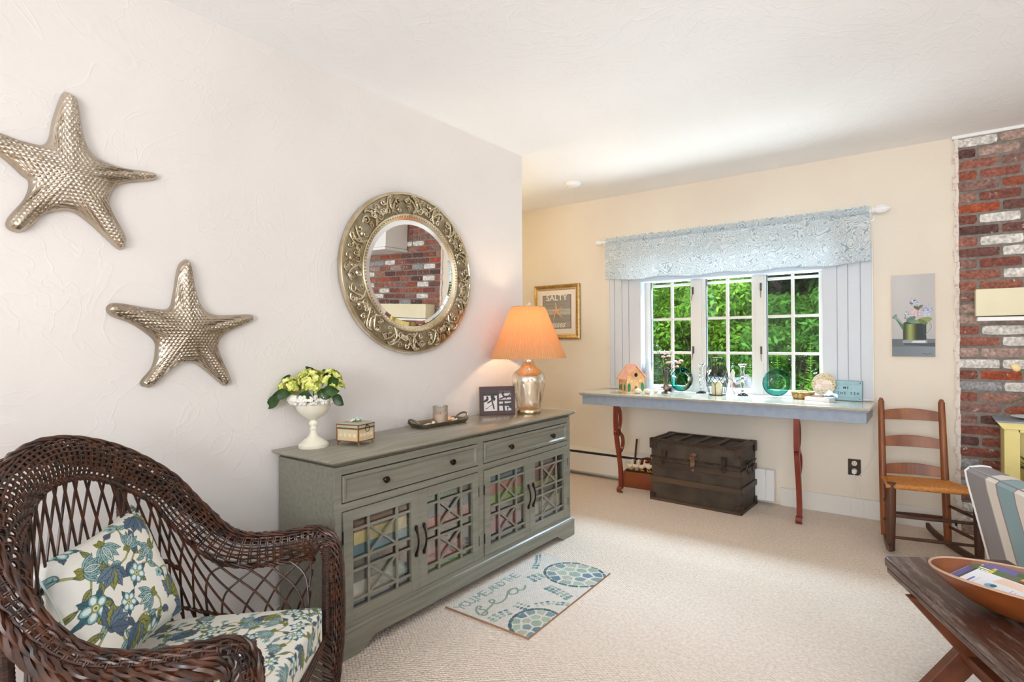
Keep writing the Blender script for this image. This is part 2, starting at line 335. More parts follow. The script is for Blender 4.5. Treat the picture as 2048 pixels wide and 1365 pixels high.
# brick chimney face: every brick its own relief, one mesh
def brickwork():
    rn = random.Random(5); b = MB(); cols = []; vs = 0
    PAL = [(150, 92, 78), (132, 78, 66), (158, 100, 84), (116, 78, 70), (142, 106, 96), (152, 84, 62), (96, 66, 62), (160, 118, 104), (178, 150, 138)]
    x0 = .137; row = 0; z = .006; P = .0695; BL, J = .204, .0155
    while z < H-.02:
        h = min(P-J, H-.004-z); x = x0+rn.uniform(0, .004); first = (row % 2 == 0)
        while x < 2.6:
            L = (.094 if first else BL)+rn.uniform(-.006, .006); first = False
            if x > 2.45: L = 2.6-x
            k = rn.random(); c = rn.choice(PAL)
            if k < .13: c = (228, 222, 214)
            elif k < .17: c = (158, 156, 158)
            elif k < .21: c = (172, 84, 54)
            c = np.array(srgb(c)); n = 6; m = 3; d = .012+rn.uniform(0, .007)
            dx = [rn.uniform(-.002, .002) for _ in range(4)]
            g = []
            for j in range(m+1):
                for i in range(n+1):
                    u, v = i/n, j/m; e = (i in (0, n)) + (j in (0, m)); px = x+L*u+(.003 if i == 0 else -.003 if i == n else 0)*(e > 1)+rn.uniform(-.0015, .0015); pz = z+h*v+(.003 if j == 0 else -.003 if j == m else 0)*(e > 1)+rn.uniform(-.0018, .0018)
                    g.append((px, YB-d+(.0045 if e else 0)+rn.uniform(-.0012, .0012), pz)); cols.append((*np.clip(c*rn.uniform(.82, 1.15), 0, 1), 1))
            o = len(g); per = [i for i in range(n+1)]+[j*(n+1)+n for j in range(1, m+1)]+[m*(n+1)+i for i in range(n-1, -1, -1)]+[j*(n+1) for j in range(m-1, 0, -1)]
            fs = [(j*(n+1)+i, j*(n+1)+i+1, (j+1)*(n+1)+i+1, (j+1)*(n+1)+i) for j in range(m) for i in range(n)]
            for q in per: g.append((g[q][0], YB+.001, g[q][2])); cols.append((*c, 1))
            N = len(per); fs += [(per[q], o+q, o+(q+1) % N, per[(q+1) % N]) for q in range(N)]
            b.add(g, fs); x += L+J
        z += P; row += 1
    m = vcmat('brick', rough=.9, bump=.8, bscale=120, noise=.45)
    n = m.node_tree.nodes; l = m.node_tree.links; bs = n['Principled BSDF']; src = bs.inputs['Base Color'].links[0].from_socket
    t = n.new('ShaderNodeTexCoord'); nz = n.new('ShaderNodeTexNoise'); nz.inputs['Scale'].default_value = 16; nz.inputs['Detail'].default_value = 8; nz.inputs['Roughness'].default_value = .75; l.new(t.outputs['Object'], nz.inputs[0])
    r = n.new('ShaderNodeValToRGB'); r.color_ramp.elements[0].position = .6; r.color_ramp.elements[1].position = .68; l.new(nz.outputs[0], r.inputs[0])
    mx = n.new('ShaderNodeMix'); mx.data_type = 'RGBA'; mx.inputs[7].default_value = (*srgb(208, 192, 180), 1); l.new(r.outputs[0], mx.inputs[0]); l.new(src, mx.inputs[6]); l.new(mx.outputs[2], bs.inputs['Base Color'])
    root = sroot('wall_brick', (.137, YB, 0), 'old red brick chimney face with whitewashed and grey bricks', 'brick wall')
    b.build('brick_face', m, root, world=True, colors=cols, smooth=False)
    mo = MB(); mo.box(.137, 2.6, YB-.008, YB+.001, 0, H); mo.build('mortar', mat('mortar', (142, 134, 126), (122, 114, 106), rough=.95, scale=40, bump=.6, bscale=90), root, world=True)
    e = MB(); ys = YB-.014; pts = []
    for i in range(60):
        z0, z1 = H*i/60, H*(i+1)/60; ww = .018+.008*math.sin(i*1.7)+rn.uniform(-.004, .004); e.box(.137-ww, .139+rn.uniform(0, .006), YB-.016, YB, z0, z1)
    e.build('plaster_edge', mat('rough_plaster_edge', (226, 214, 204), (190, 160, 140), rough=.9, scale=40, contrast=(.5, .75)), root, world=True, smooth=False)
brickwork()
# thin plaster cornice strip over the bricks
sbox('trim_1', .11, 2.6, YB-.03, YB, H-.018, H, M_WHITE, 'white plaster strip between brick and ceiling', 'trim')

# baseboards
sbox('baseboard_back', -.955, .12, YB-.016, YB, 0, .128, M_TRIM, 'cream baseboard right of the heater', 'baseboard')
sbox('baseboard_left', XL, XL+.014, -2.8, YC, 0, .11, M_TRIM, 'cream baseboard along the left wall', 'baseboard')

# ------------------------------------------------------------ window_1
def casement_window():
    root = sroot('window_1', (-1.38, YB, WZ0), 'white triple casement window with grilles in a boarded recess', 'window')
    b = MB()                                                        # vertical board panels both sides
    for xs in ((-2.407, -2.36, -2.283, -2.217, WX0), (WX1, -.563, -.494, -.416, -.345)):
        p = MB()
        for i in range(4): p.box(xs[i]+(.0022 if i else 0), xs[i+1]-(.0022 if i < 3 else 0), YB-.016, YB-.002, .822, 1.86)
        p.build('board_panel', M_BOARD, root, world=True, bevel=.0015, smooth=False)
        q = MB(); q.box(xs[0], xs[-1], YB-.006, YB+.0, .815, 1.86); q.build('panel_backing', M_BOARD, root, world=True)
    s = MB(); s.box(-2.43, -2.08, YB-.022, YB, .812, .822); s.box(-.68, -.335, YB-.022, YB, .812, .822); s.build('panel_sill', M_TRIM, root, world=True)
    s = MB(); s.box(-.345, -.337, YB-.02, YB, .82, 1.9); s.box(-2.415, -2.407, YB-.02, YB, .82, 1.9); s.build('corner_bead', M_TRIM, root, world=True)
    h = MB(); h.box(-2.12, -.64, YB-.02, YB+.02, 1.733, 1.9); h.box(WX0, WX1, YB, YB+.14, 1.733, 1.76); h.build('header_board', M_BLUEP, root, world=True, bevel=.002)
    r = MB(); r.box(WX0-.02, WX0, YB, YB+.14, WZ0, 1.74); r.box(WX1, WX1+.02, YB, YB+.14, WZ0, 1.74); r.box(WX0, WX1, YB-.024, YB+.14, WZ0-.02, WZ0+.003); r.build('reveal', M_BOARD, root, world=True)
    Y0, Y1 = 4.268, 4.315
    f = MB(); f.box(-1.655, -1.59, Y0-.012, Y1, WZ0, 1.735); f.box(-1.152, -1.095, Y0-.012, Y1, WZ0, 1.735)
    f.box(WX0, -2.088, Y0-.004, Y1, WZ0, 1.735); f.box(-.672, WX1, Y0-.004, Y1, WZ0, 1.735); f.box(WX0, WX1, Y0, Y1, WZ0, .812); f.build('frame', M_TRIM, root, world=True, bevel=.002)
    for gx0, gx1, sx0, sx1, mv in ((-2.053, -1.686, -2.088, -1.655, -1.862), (-1.556, -1.183, -1.59, -1.152, -1.383), (-1.072, -.697, -1.095, -.672, -.883)):
        q = MB(); q.box(sx0, gx0, Y0, Y1, .812, 1.735); q.box(gx1, sx1, Y0, Y1, .812, 1.735); q.box(gx0, gx1, Y0, Y1, .812, .846)
        sash = q.build('sash', M_TRIM, root, world=True, bevel=.003)
        mu = MB(); mu.box(mv-.011, mv+.011, Y0+.02, Y0+.036, .846, 1.735)
        for z in (1.125, 1.41, 1.70): mu.box(gx0, gx1, Y0+.0215, Y0+.0345, z-.0105, z+.0105)
        mu.build('grille', M_TRIM, sash, world=True)
        g = MB(); g.box(gx0-.003, gx1+.003, Y0+.039, Y0+.042, .843, 1.735); g.build('pane', M_GLASS, sash, world=True)
        k = MB(); k.box(gx0-.001, gx0+.006, Y0+.004, Y0+.03, .846, 1.735); k.build('gasket', mat('grey_gasket', (96, 100, 98), rough=.6), sash, world=True)
        if gx0 > -2: 
            for z in (1.315,):
                lk = MB(); lk.tube([(sx0+.012, Y0-.002, z-.02), (sx0+.012, Y0-.014, z-.01), (sx0+.012, Y0-.014, z+.01), (sx0+.012, Y0-.002, z+.02)], .002, 6); lk.build('latch_loop', M_WHITE, sash, world=True)
    for x, dx in ((-1.658, -.008), (-1.107, .003)):
        for z in (1.64, 1.15):
            hd = MB(); hd.box(x-.006, x+.006, Y0-.026, Y0-.011, z-.03, z+.03); hd.tube([(x+.002, Y0-.03, z-.02), (x+dx*.6, Y0-.034, z-.06), (x+dx, Y0-.03, z-.085)], [.0035, .003, .002], 6)
            hd.build('sash_handle', mat('grey_metal', (88, 82, 80), rough=.4, metal=.7), root, world=True)
casement_window()
for nm, bx, lab in (('window_2', ('y', -1.9, 1.7, .7, 2.2, -2.85), 'unseen rear window behind the viewer, added to let light in'), ('window_3', ('x', -1.0, 1.6, .7, 2.25, 3.25), 'unseen side window beyond the right edge, added to let light in')):  # both windows are unseen, added to let light into the room
    pl, a0, a1, z0, z1, c = bx; root = sroot(nm, ((a0+a1)/2 if pl == 'y' else c, c if pl == 'y' else (a0+a1)/2, z0), lab, 'window'); b = MB(); g = MB()
    def bb(B, p0, p1, q0, q1, t):
        if pl == 'y': B.box(p0, p1, c-t, c+t, q0, q1)
        else: B.box(c-t, c+t, p0, p1, q0, q1)
    n = 4
    for i in range(n+1): x = a0+(a1-a0)*i/n; bb(b, x-.03, x+.03, z0, z1, .03)
    for z in (z0, z1): bb(b, a0, a1, z-.03, z+.03, .032)
    b.build('frame', M_WHITE, root, world=True); bb(g, a0, a1, z0, z1, .002); g.build('pane', M_GLASS, root, world=True)

# ------------------------------------------------------------ baseboard heater
def heater():
    t = thing('baseboard_heater', 'long low cream baseboard heater under the window wall', 'heater', (-2.6, 4.16, 0))
    X0, X1 = -4.6, -1.0; b = MB()
    b.prism([(4.188, .255), (4.135, .232), (4.135, .224), (4.188, .245)], lambda y, z: (X0, y, z), lambda y, z: (X1, y, z)); b.build('top_hood', M_TRIM, t, world=True)
    b = MB(); b.box(X0, X1, 4.130, 4.136, .034, .212); b.box(X0, X1, 4.130, 4.142, .205, .212); b.box(X0, X1, 4.13, 4.142, .03, .037); b.build('front_panel', M_TRIM, t, world=True)
    b = MB(); b.box(X0, X1, 4.136, 4.18, .216, .226); b.build('damper', mat('heater_dark', (38, 34, 34), rough=.6), t, world=True)
    b = MB(); b.box(X0, X1, 4.176, 4.189, .02, .245); b.box(X0, X1, 4.15, 4.176, .12, .19); b.build('fin_housing', mat('heater_dark2', (60, 54, 50), rough=.7), t, world=True)
    b = MB(); b.box(-1.135, -1.05, 4.122, 4.189, .03, .262); b.box(-1.048, -.99, 4.125, 4.189, .03, .26); b.build('end_cap', M_WHITE, t, world=True, bevel=.003)
heater()

# smoke detector
t = thing('smoke_detector', 'round white smoke detector on the ceiling', 'smoke detector', (-2.426, 3.627, H))
b = MB(); b.lathe([(.062, 0), (.064, -.006), (.06, -.022), (.045, -.033), (.0, -.036)], (-2.426, 3.627, H), 32); b.build('housing', M_WHITE, t, world=True)
b = MB(); b.lathe([(.046, -.001), (.0475, -.03), (.05, -.031), (.049, -.028)], (-2.426, 3.627, H), 32, cap=False); b.build('vent_ring', mat('detector_vent', (170, 150, 130), rough=.6), t, world=True)

# ------------------------------------------------------------ sideboard
SX, SY0, SY1, SZ = -1.936, 1.222, 2.836, .788
def sideboard():
    t = thing('sideboard', 'long sage green sideboard with four lattice glass doors and two drawers', 'sideboard', (-2.14, (SY0+SY1)/2, 0), 0)
    X = SX
    def B(*boxes): 
        b = MB()
        for q in boxes: b.box(*q)
        return b
    xb = XL+.016
    b = B((xb, X-.02, SY0, SY0+.02, .1, .755), (xb, X-.02, SY1-.02, SY1, .1, .755), (xb+.001, xb+.008, SY0+.02, SY1-.02, .1, .755), (xb+.001, X-.02, SY0+.02, SY1-.02, .102, .128), (xb+.001, X-.03, 2.018, 2.034, .1, .75), (xb+.001, X-.02, SY0+.02, SY1-.02, .596, .61))
    b.box(X-.02, X, SY0, 1.251, .1, .755); b.box(X-.02, X, 2.006, 2.046, .1, .755); b.box(X-.02, X, 2.803, SY1, .1, .755)
    for z0, z1 in ((.1, .131), (.577, .607), (.722, .755)): b.box(X-.0195, X-.0005, 1.25, 2.804, z0, z1)
    b.build('carcass', M_GREEN, t, world=True, bevel=.0015, smooth=False)
    q = B((xb, X-.06, SY0+.02, SY1-.02, .35, .364)); q.build('inner_shelf', mat('inside_green', (84, 84, 74), rough=.6), t, world=True)
    # base plinth with bracket feet
    Yb0, Yb1 = SY0-.02, SY1+.022; xf = X+.016
    n = [(Yb0, 0), (Yb0+.115, 0), (Yb0+.135, .012), (Yb0+.155, .022), (Yb0+.185, .042), (Yb0+.21, .043)]
    prof = n+[(Yb0+Yb1-y, z) for y, z in n[::-1]]+[(Yb1, .092), (Yb0, .092)]
    p = MB(); p.prism(prof, lambda y, z: (xf-.018, y, z), lambda y, z: (xf, y, z))
    for yy in (Yb0, Yb1-.018): p.prism([(XL+.02, 0), (XL+.1, 0), (XL+.13, .03), (xf-.12, .03), (xf-.09, 0), (xf-.001, 0), (xf-.001, .092), (XL+.02, .092)], lambda x, z: (x, yy, z), lambda x, z: (x, yy+.018, z))
    p.build('plinth', M_GREEN, t, world=True, bevel=.002, smooth=False)
    p = MB(); prf = [(0, .092), (0, .1), (-.006, .102), (-.007, .106), (-.014, .112), (-.02, .113)]
    for i in range(len(prf)-1):
        (a, z0), (c, z1) = prf[i], prf[i+1]; m0, m1 = (xb, xf+a, Yb0-a, Yb1+a), (xb, xf+c, Yb0-c, Yb1+c)
        q0 = [(m0[0], m0[2], z0), (m0[1], m0[2], z0), (m0[1], m0[3], z0), (m0[0], m0[3], z0)]; q1 = [(m1[0], m1[2], z1), (m1[1], m1[2], z1), (m1[1], m1[3], z1), (m1[0], m1[3], z1)]
        p.add(q0+q1, [(0, 1, 5, 4), (1, 2, 6, 5), (2, 3, 7, 6)])
    p.build('plinth_moulding', M_GREEN, t, world=True, smooth=False)
    # top with moulded edge
    p = MB(); prf = [(-.03, .75), (-.012, .752), (-.004, .758), (.008, .766), (.016, .77), (.024, .774), (.029, .78), (.028, .785), (.024, SZ)]
    rings = [[(xb, SY0-a, z), (X+a, SY0-a, z), (X+a, SY1+a, z), (xb, SY1+a, z)] for a, z in prf]
    vs = [q for r_ in rings for q in r_]; fs = [(i*4+k, i*4+(k+1) % 4, i*4+4+(k+1) % 4, i*4+4+k) for i in range(len(prf)-1) for k in range(4)]+[(3, 2, 1, 0), tuple(len(vs)-4+k for k in range(4))]
    p.add(vs, fs); o = p.build('top', mat('sage_top_sheen', (144, 139, 124), (130, 125, 110), rough=.22, scale=50, stretch=(1, .06, 1), coat=.3), t, world=True, smooth=True)  # lighter than the sides: reflected light is put into the top's colour
    # drawers
    for y0, y1, ks in ((1.2535, 2.0035, (1.449, 1.826)), (2.049, 2.8005, (2.256, 2.642))):
        d = MB(); a = (X-.006, y0, y1, .6125, .7175)
        pr = [(0, 0), (.009, 0), (.011, .006), (.011, .011), (.004, .02), (.006, .03)]
        rings = [[(a[0]+dx, a[1]+s, a[3]+s), (a[0]+dx, a[2]-s, a[3]+s), (a[0]+dx, a[2]-s, a[4]-s), (a[0]+dx, a[1]+s, a[4]-s)] for dx, s in ((-.01, 0), (.008, 0), (.010, .004), (.010, .014), (.002, .022), (.003, .024))]
        vs = [q for r_ in rings for q in r_]; d.add(vs, [(i*4+k, i*4+(k+1) % 4, i*4+4+(k+1) % 4, i*4+4+k) for i in range(5) for k in range(4)]+[(20, 21, 22, 23)])
        dr = d.build('drawer', M_GREEN, t, world=True, smooth=False)
        for k in ks:
            kn = MB(); Mx = Matrix.Rotation(R(90), 4, 'Y'); kn.lathe([(.006, 0), (.005, .006), (.006, .01), (.0135, .014), (.0145, .02), (.011, .025), (.0, .026)], (X-.003, k, .663), 16, M=Mx); kn.build('knob', M_BRONZE, dr, world=True)
    # doors
    for i, (y0, y1, hs) in enumerate(((1.2535, 1.6225, 1), (1.6285, 2.0035, -1), (2.049, 2.419, 1), (2.425, 2.8005, -1))):
        z0, z1 = .1335, .5745; iy0, iy1 = (y0+.043, y1-.041); iz0, iz1 = .181, .533
        d = MB(); d.box(X-.012, X+.006, y0, iy0, z0, z1); d.box(X-.012, X+.006, iy1, y1, z0, z1)
        d.box(X-.012, X+.0055, iy0, iy1, z0, iz0); d.box(X-.012, X+.0055, iy0, iy1, iz1, z1)
        dr = d.build('door', M_GREEN, t, world=True, bevel=.0015, smooth=False)
        L = MB(); w_ = .0052; v1, v2 = iy0+(iy1-iy0)*.255, iy0+(iy1-iy0)*.745; Z = (.494, .374, .329, .212)
        for v in (v1, v2): L.box(X-.006, X+.002, v-w_, v+w_, iz0, iz1)
        for z in Z: L.box(X-.0063, X+.0017, iy0, iy1, z-w_, z+w_)
        for za, zb in ((Z[1], Z[0]), (Z[3], Z[2])):
            for s in (1, -1):
                ya, yb = (v1, v2) if s > 0 else (v2, v1); dy, dz = yb-ya, zb-za; n_ = math.hypot(dy, dz); oy, oz = -dz/n_*w_*.85, dy/n_*w_*.85
                L.prism([(ya+oy, za+oz), (yb+oy, zb+oz), (yb-oy, zb-oz), (ya-oy, za-oz)], lambda y, z: (X-.0058+s*.0002, y, z), lambda y, z: (X+.0012+s*.0002, y, z))
        L.build('lattice', M_GREEN, dr, world=True, smooth=False)
        g = MB(); g.box(X-.011, X-.009, iy0-.002, iy1+.002, iz0-.002, iz1+.002); g.build('glass', M_GLASS, dr, world=True)
        yh = y1-.018 if hs > 0 else y0+.02; hd = MB()
        pts = [(X+.004+.022*math.sin(PI*k/12), yh, .287+.133*k/12) for k in range(13)]; hd.tube(pts, [.0062, .0066, .0052, .0046, .0044, .0044, .0044, .0044, .0044, .0046, .0052, .0066, .0062], 8)
        hd.sph((X+.01, yh, .29), .0075, 8, 6); hd.sph((X+.01, yh, .417), .0075, 8, 6); hd.build('pull', M_BRONZE, dr, world=True)
        yg = y0-.0015 if hs > 0 else y1+.0015
        for z in (.475, .225):
            hg = MB(); hg.cyl((X+.004, yg, z-.024), (X+.004, yg, z+.024), .0035, 8); hg.build('hinge', M_BLACK, dr, world=True)
    if 1:
        for y in (1.6205, 2.417): p = MB(); p.box(X-.012, X+.009, y, y+.01, .135, .573); p.build('astragal', M_GREEN, t, world=True, bevel=.003)
sideboard()
# games and boxes behind the glass
rn = random.Random(3)
GC = [(62, 92, 70), (120, 160, 60), (150, 60, 50), (88, 96, 120), (190, 170, 110), (70, 60, 80), (190, 100, 90), (40, 44, 60), (200, 190, 180), (110, 70, 50), (160, 60, 90), (60, 110, 130)]
GMAT = [mat('box_colour', c, tuple(min(255, int(v*1.25)) for v in c), rough=.4, scale=9) for c in GC]
GN = ['green', 'lime', 'brick red', 'slate', 'straw', 'plum', 'salmon', 'navy', 'pale grey', 'brown', 'magenta', 'teal']
k = 0
for comp, (ya, yb) in enumerate(((1.25, 2.01), (2.045, 2.81))):
    for sh, (za, zt) in enumerate(((.129, .34), (.3645, .58))):
        for col in range(2):
            z = za; yc = ya+(yb-ya)*(.27+.47*col)
            for lv in range(2 if sh == 0 else 3):
                hgt = rn.uniform(.045, .085) if sh == 0 else rn.uniform(.035, .06)
                if z+hgt > zt: break
                wd = rn.uniform(.13, .165); dp = rn.uniform(.12, .15); c = (k*5+3) % 12; b = MB(); cx = -2.11+rn.uniform(-.008, .008)
                b.box(cx-dp, cx+dp, yc-wd, yc+wd, z, z+hgt)
                side = 'left' if comp == 0 else 'right'; shn = 'lower' if sh == 0 else 'upper'; pos = ('bottom', 'middle', 'top')[lv]
                o = b.build('game_box', GMAT[c], smooth=False, bevel=.0015)
                tag(o, f'{GN[c]} game box, {pos} of {"nearer" if col==0 else "farther"} stack, {shn} shelf, {side} half of sideboard', 'game box', 'game boxes behind the sideboard doors')
                z += hgt+.0004; k += 1

# ------------------------------------------------------------ rug with turtles
def rug():
    W, Hh = .75, .49; cv = Canvas(W, Hh, (214, 206, 195), 560); rn = random.Random(2)
    G = [(150, 168, 152), (126, 148, 148), (168, 182, 160), (104, 130, 140), (178, 176, 156)]
    def blob(x, y, r, a, c, asp=1.5):
        pts = [(x+(r*asp*math.cos(t)*math.cos(a)-r*math.sin(t)*math.sin(a))*rn.uniform(.88, 1.1), y+(r*asp*math.cos(t)*math.sin(a)+r*math.sin(t)*math.cos(a))*rn.uniform(.88, 1.1)) for t in np.linspace(0, 6.28, 9)[:-1]]; cv.poly(pts, c)
    def shell(cx, cy, ra, rb, rot):
        f = lambda u, v: (cx+u*ra*math.cos(rot)-v*rb*math.sin(rot), cy+u*ra*math.sin(rot)+v*rb*math.cos(rot))
        n = 18
        for i in range(n):
            a = 2*PI*i/n; cv.line([f(1.0*math.cos(a+.04), math.sin(a+.04)), f(math.cos(a+.26), math.sin(a+.26))], .017, (74, 96, 102) if i % 2 else (92, 114, 116))
        pts = [(0, 0)]+[(.45*math.cos(1.047*i+.3), .47*math.sin(1.047*i+.3)) for i in range(6)]+[(.76*math.cos(.5236*i), .76*math.sin(.5236*i)) for i in range(12)]
        P = np.array(pts); q = cv._win(cx-ra*1.2, cx+ra*1.2, cy-ra*1.2, cy+ra*1.2)
        if q is None: return
        X, Y = cv.X[q]-cx, cv.Y[q]-cy; U = (X*math.cos(rot)+Y*math.sin(rot))/ra; V = (-X*math.sin(rot)+Y*math.cos(rot))/rb
        D = np.sqrt((U[..., None]-P[:, 0])**2+(V[..., None]-P[:, 1])**2); o = np.sort(D, -1); k = D.argmin(-1); ins = (U*U+V*V < .84) & (o[..., 1]-o[..., 0] > .075)
        col = np.array([srgb(G[(i*7) % 5]) for i in range(len(P))])[k]; v = cv.a[q]; v[ins] = col[ins]
    def flip(pts, r, n=2):
        for i in range(len(pts)-1):
            (x0, y0), (x1, y1) = pts[i], pts[i+1]; L = math.hypot(x1-x0, y1-y0); m = max(1, int(L/.024)); a = math.atan2(y1-y0, x1-x0)
            for k in range(m):
                for s in range(n):
                    o = (s-(n-1)/2)*.02; x = x0+(x1-x0)*(k+.5)/m-math.sin(a)*o; y = y0+(y1-y0)*(k+.5)/m+math.cos(a)*o; blob(x, y, r*rn.uniform(.75, 1.1), a, rn.choice(G[:4]), 1.35)
    shell(.62, .157, .178, .132, R(96)); shell(.112, .038, .125, .118, .4)
    flip([(.725, .50), (.63, .425), (.545, .385)], .0105); flip([(.43, .325), (.52, .30)], .0105, 4); flip([(.42, .20), (.41, .12), (.385, .03)], .011, 3)
    flip([(.165, .185), (.225, .19)], .009, 4); flip([(.015, .225), (.075, .222), (.13, .20)], .0095, 3); flip([(.235, .145), (.30, .09), (.335, .0)], .009, 2)
    def ltr(paths, x, y, s, wd, c):
        for p in paths: cv.line([(x+a*s, y+b*s) for a, b in p], wd, c)
    A = {'Y': [[(0, 1), (.35, .5), (.7, 1)], [(.35, .5), (.35, 0)]], 'O': [[(.35+.35*math.cos(t), .5+.5*math.sin(t)) for t in np.linspace(0, 6.28, 13)]], 'U': [[(0, 1), (0, .25), (.2, 0), (.45, 0), (.65, .25), (.65, 1)]], 'M': [[(0, 0), (.05, 1), (.4, .4), (.75, 1), (.8, 0)]], 'E': [[(.6, 1), (0, 1), (0, 0), (.6, 0)], [(0, .52), (.5, .52)]], 'A': [[(0, 0), (.35, 1), (.7, 0)], [(.15, .4), (.55, .4)]], 'N': [[(0, 0), (0, 1), (.65, 0), (.65, 1)]], 'D': [[(0, 0), (0, 1), (.4, .9), (.65, .5), (.4, .1), (0, 0)]], 'T': [[(0, 1), (.7, 1)], [(.35, 1), (.35, 0)]], 'H': [[(0, 0), (0, 1)], [(.6, 0), (.6, 1)], [(0, .5), (.6, .5)]], ',': [[(.1, .1), (0, -.2)]]}
    x = .014
    for ch in 'YOU, ME, AND THE':
        if ch == ' ': x += .008; continue
        ltr(A[ch], x, .398, .05, .0075, (138, 158, 148)); x += .010 if ch == ',' else (.045 if ch == 'M' else .0345)
    def sm(pts):
        o = []; n = len(pts)
        for i in range(n-1):
            p0, p1, p2, p3 = [np.array(pts[min(max(j, 0), n-1)]) for j in (i-1, i, i+1, i+2)]
            for k in range(5): t_ = k/5; o.append(tuple(.5*((2*p1)+(-p0+p2)*t_+(2*p0-5*p1+4*p2-p3)*t_*t_+(-p0+3*p1-3*p2+p3)*t_**3)))
        return o+[pts[-1]]
    for S in ([(.028, .30), (.045, .335), (.078, .36), (.088, .345), (.066, .335), (.074, .31), (.060, .282), (.038, .276), (.033, .292), (.06, .297), (.10, .306), (.14, .316), (.167, .335), (.155, .352), (.141, .335), (.148, .306), (.175, .293), (.21, .299), (.245, .318), (.275, .338), (.305, .338), (.32, .325)], [(.318, .33), (.29, .336), (.262, .322), (.260, .299), (.283, .288), (.308, .302), (.322, .326), (.311, .30), (.325, .285), (.345, .287), (.37, .304)]): cv.line(sm(S), .0105, (140, 154, 136))
    P = [Vector(q) for q in ((-1.905, 1.752, 0), (-1.905, 2.50, 0), (-1.437, 2.475, 0), (-1.412, 1.752, 0))]
    def fn(u, v): return (P[3]*(1-u)+P[2]*u)*(1-v)+(P[0]*(1-u)+P[1]*u)*v+Vector((0, 0, .0095+.0007*math.sin(u*300)*math.sin(v*200)))
    b = MB(); nx, ny = cv.nx, cv.ny; b.grid(nx, ny, fn); col = cv.rgba()
    t = thing('rug', 'small cream rug with two sea turtles in front of the sideboard', 'rug', (-1.66, 2.12, 0)); m = vcmat('hooked_wool', .95, .5, 900, .1)
    b.build('pile', m, t, world=True, colors=col, smooth=False)
    e = MB(); q = [fn(0, 0), fn(1, 0), fn(1, 1), fn(0, 1)]; e.add([(*p[:2], .0093) for p in q]+[(*p[:2], .0) for p in q], [(0, 1, 5, 4), (1, 2, 6, 5), (2, 3, 7, 6), (3, 0, 4, 7), (7, 6, 5, 4)]); e.build('backing', mat('rug_backing', (158, 120, 92), rough=.95), t, world=True)
rug()

# ------------------------------------------------------------ starfish
def starfish(pts, name, label, zf=.05):
    P = np.array(pts); c = P.mean(0); pl = []
    n = len(P)
    for i in range(n):                                  # Catmull-Rom smoothing of the outline
        a, b, d, e = P[(i-1) % n], P[i], P[(i+1) % n], P[(i+2) % n]
        for k in range(8):
            u = k/8; pl.append(.5*((2*b)+(-a+d)*u+(2*a-5*b+4*d-e)*u*u+(-a+3*b-3*d+e)*u**3))
    pl = np.array(pl); ang = np.unwrap(np.arctan2(pl[:, 1]-c[1], pl[:, 0]-c[0])); NR = 70
    s = np.array([np.linspace(0, 1, NR)]); O = pl
    G = c+(O[:, None, :]-c)*(1-(1-s[..., None])**1.0)
    A, Bq = pl, np.roll(pl, -1, 0); Q = G.reshape(-1, 2); D = np.full(len(Q), 9.)
    for a, b in zip(A, Bq):
        d = b-a; t = np.clip(((Q-a)@d)/(d@d+1e-12), 0, 1); D = np.minimum(D, np.hypot(*(Q-a-t[:, None]*d).T))
    rr = np.hypot(Q[:, 0]-c[0], Q[:, 1]-c[1]); Hh = np.sqrt(np.clip(1-(1-np.clip(D/.034, 0, 1))**2, 0, 1))*.024+np.clip(D/.09, 0, 1)*.022
    # rows of bumps
    hx = .0125; row = np.round(Q[:, 1]/(hx*.87)); ox = (row % 2)*.5; cx = (np.round(Q[:, 0]/hx-ox)+ox)*hx; cy = row*hx*.87
    br = np.hypot(Q[:, 0]-cx, Q[:, 1]-cy); Hh = Hh+np.clip(1-br/.0048, 0, 1)**.6*.0042*np.clip(D/.012, 0, 1)
    m = len(pl); v = [(XL+.004+h, q[0], q[1]) for q, h in zip(Q, Hh)]
    f = [(i*NR+j, i*NR+j+1, ((i+1) % m)*NR+j+1, ((i+1) % m)*NR+j) for i in range(m) for j in range(NR-1)]
    b = MB(); b.add(v, f); t = MB(); t.add([(XL+.0005, q[0], q[1]) for q in pl]+[(XL+.0042, q[0], q[1]) for q in pl], [(i, (i+1) % m, m+(i+1) % m, m+i) for i in range(m)])
    b.add(t.v, t.f); o = b.build(name, M_STAR, smooth=True); return tag(o, label, 'wall ornament')
S1 = [(.56, 2.067), (.542, 2.056), (.521, 1.975), (.503, 1.886), (.452, 1.877), (.404, 1.886), (.345, 1.898), (.318, 1.905), (.300, 1.893), (.305, 1.868), (.345, 1.84), (.403, 1.815), (.446, 1.772), (.464, 1.752), (.454, 1.699), (.419, 1.635), (.415, 1.603), (.44, 1.591), (.468, 1.612), (.504, 1.66), (.562, 1.679), (.612, 1.645), (.675, 1.58), (.694, 1.574), (.705, 1.591), (.703, 1.626), (.667, 1.706), (.665, 1.749), (.693, 1.798), (.779, 1.833), (.798, 1.845), (.798, 1.856), (.779, 1.864), (.693, 1.859), (.626, 1.876), (.6, 1.919), (.588, 1.99), (.580, 2.05)]
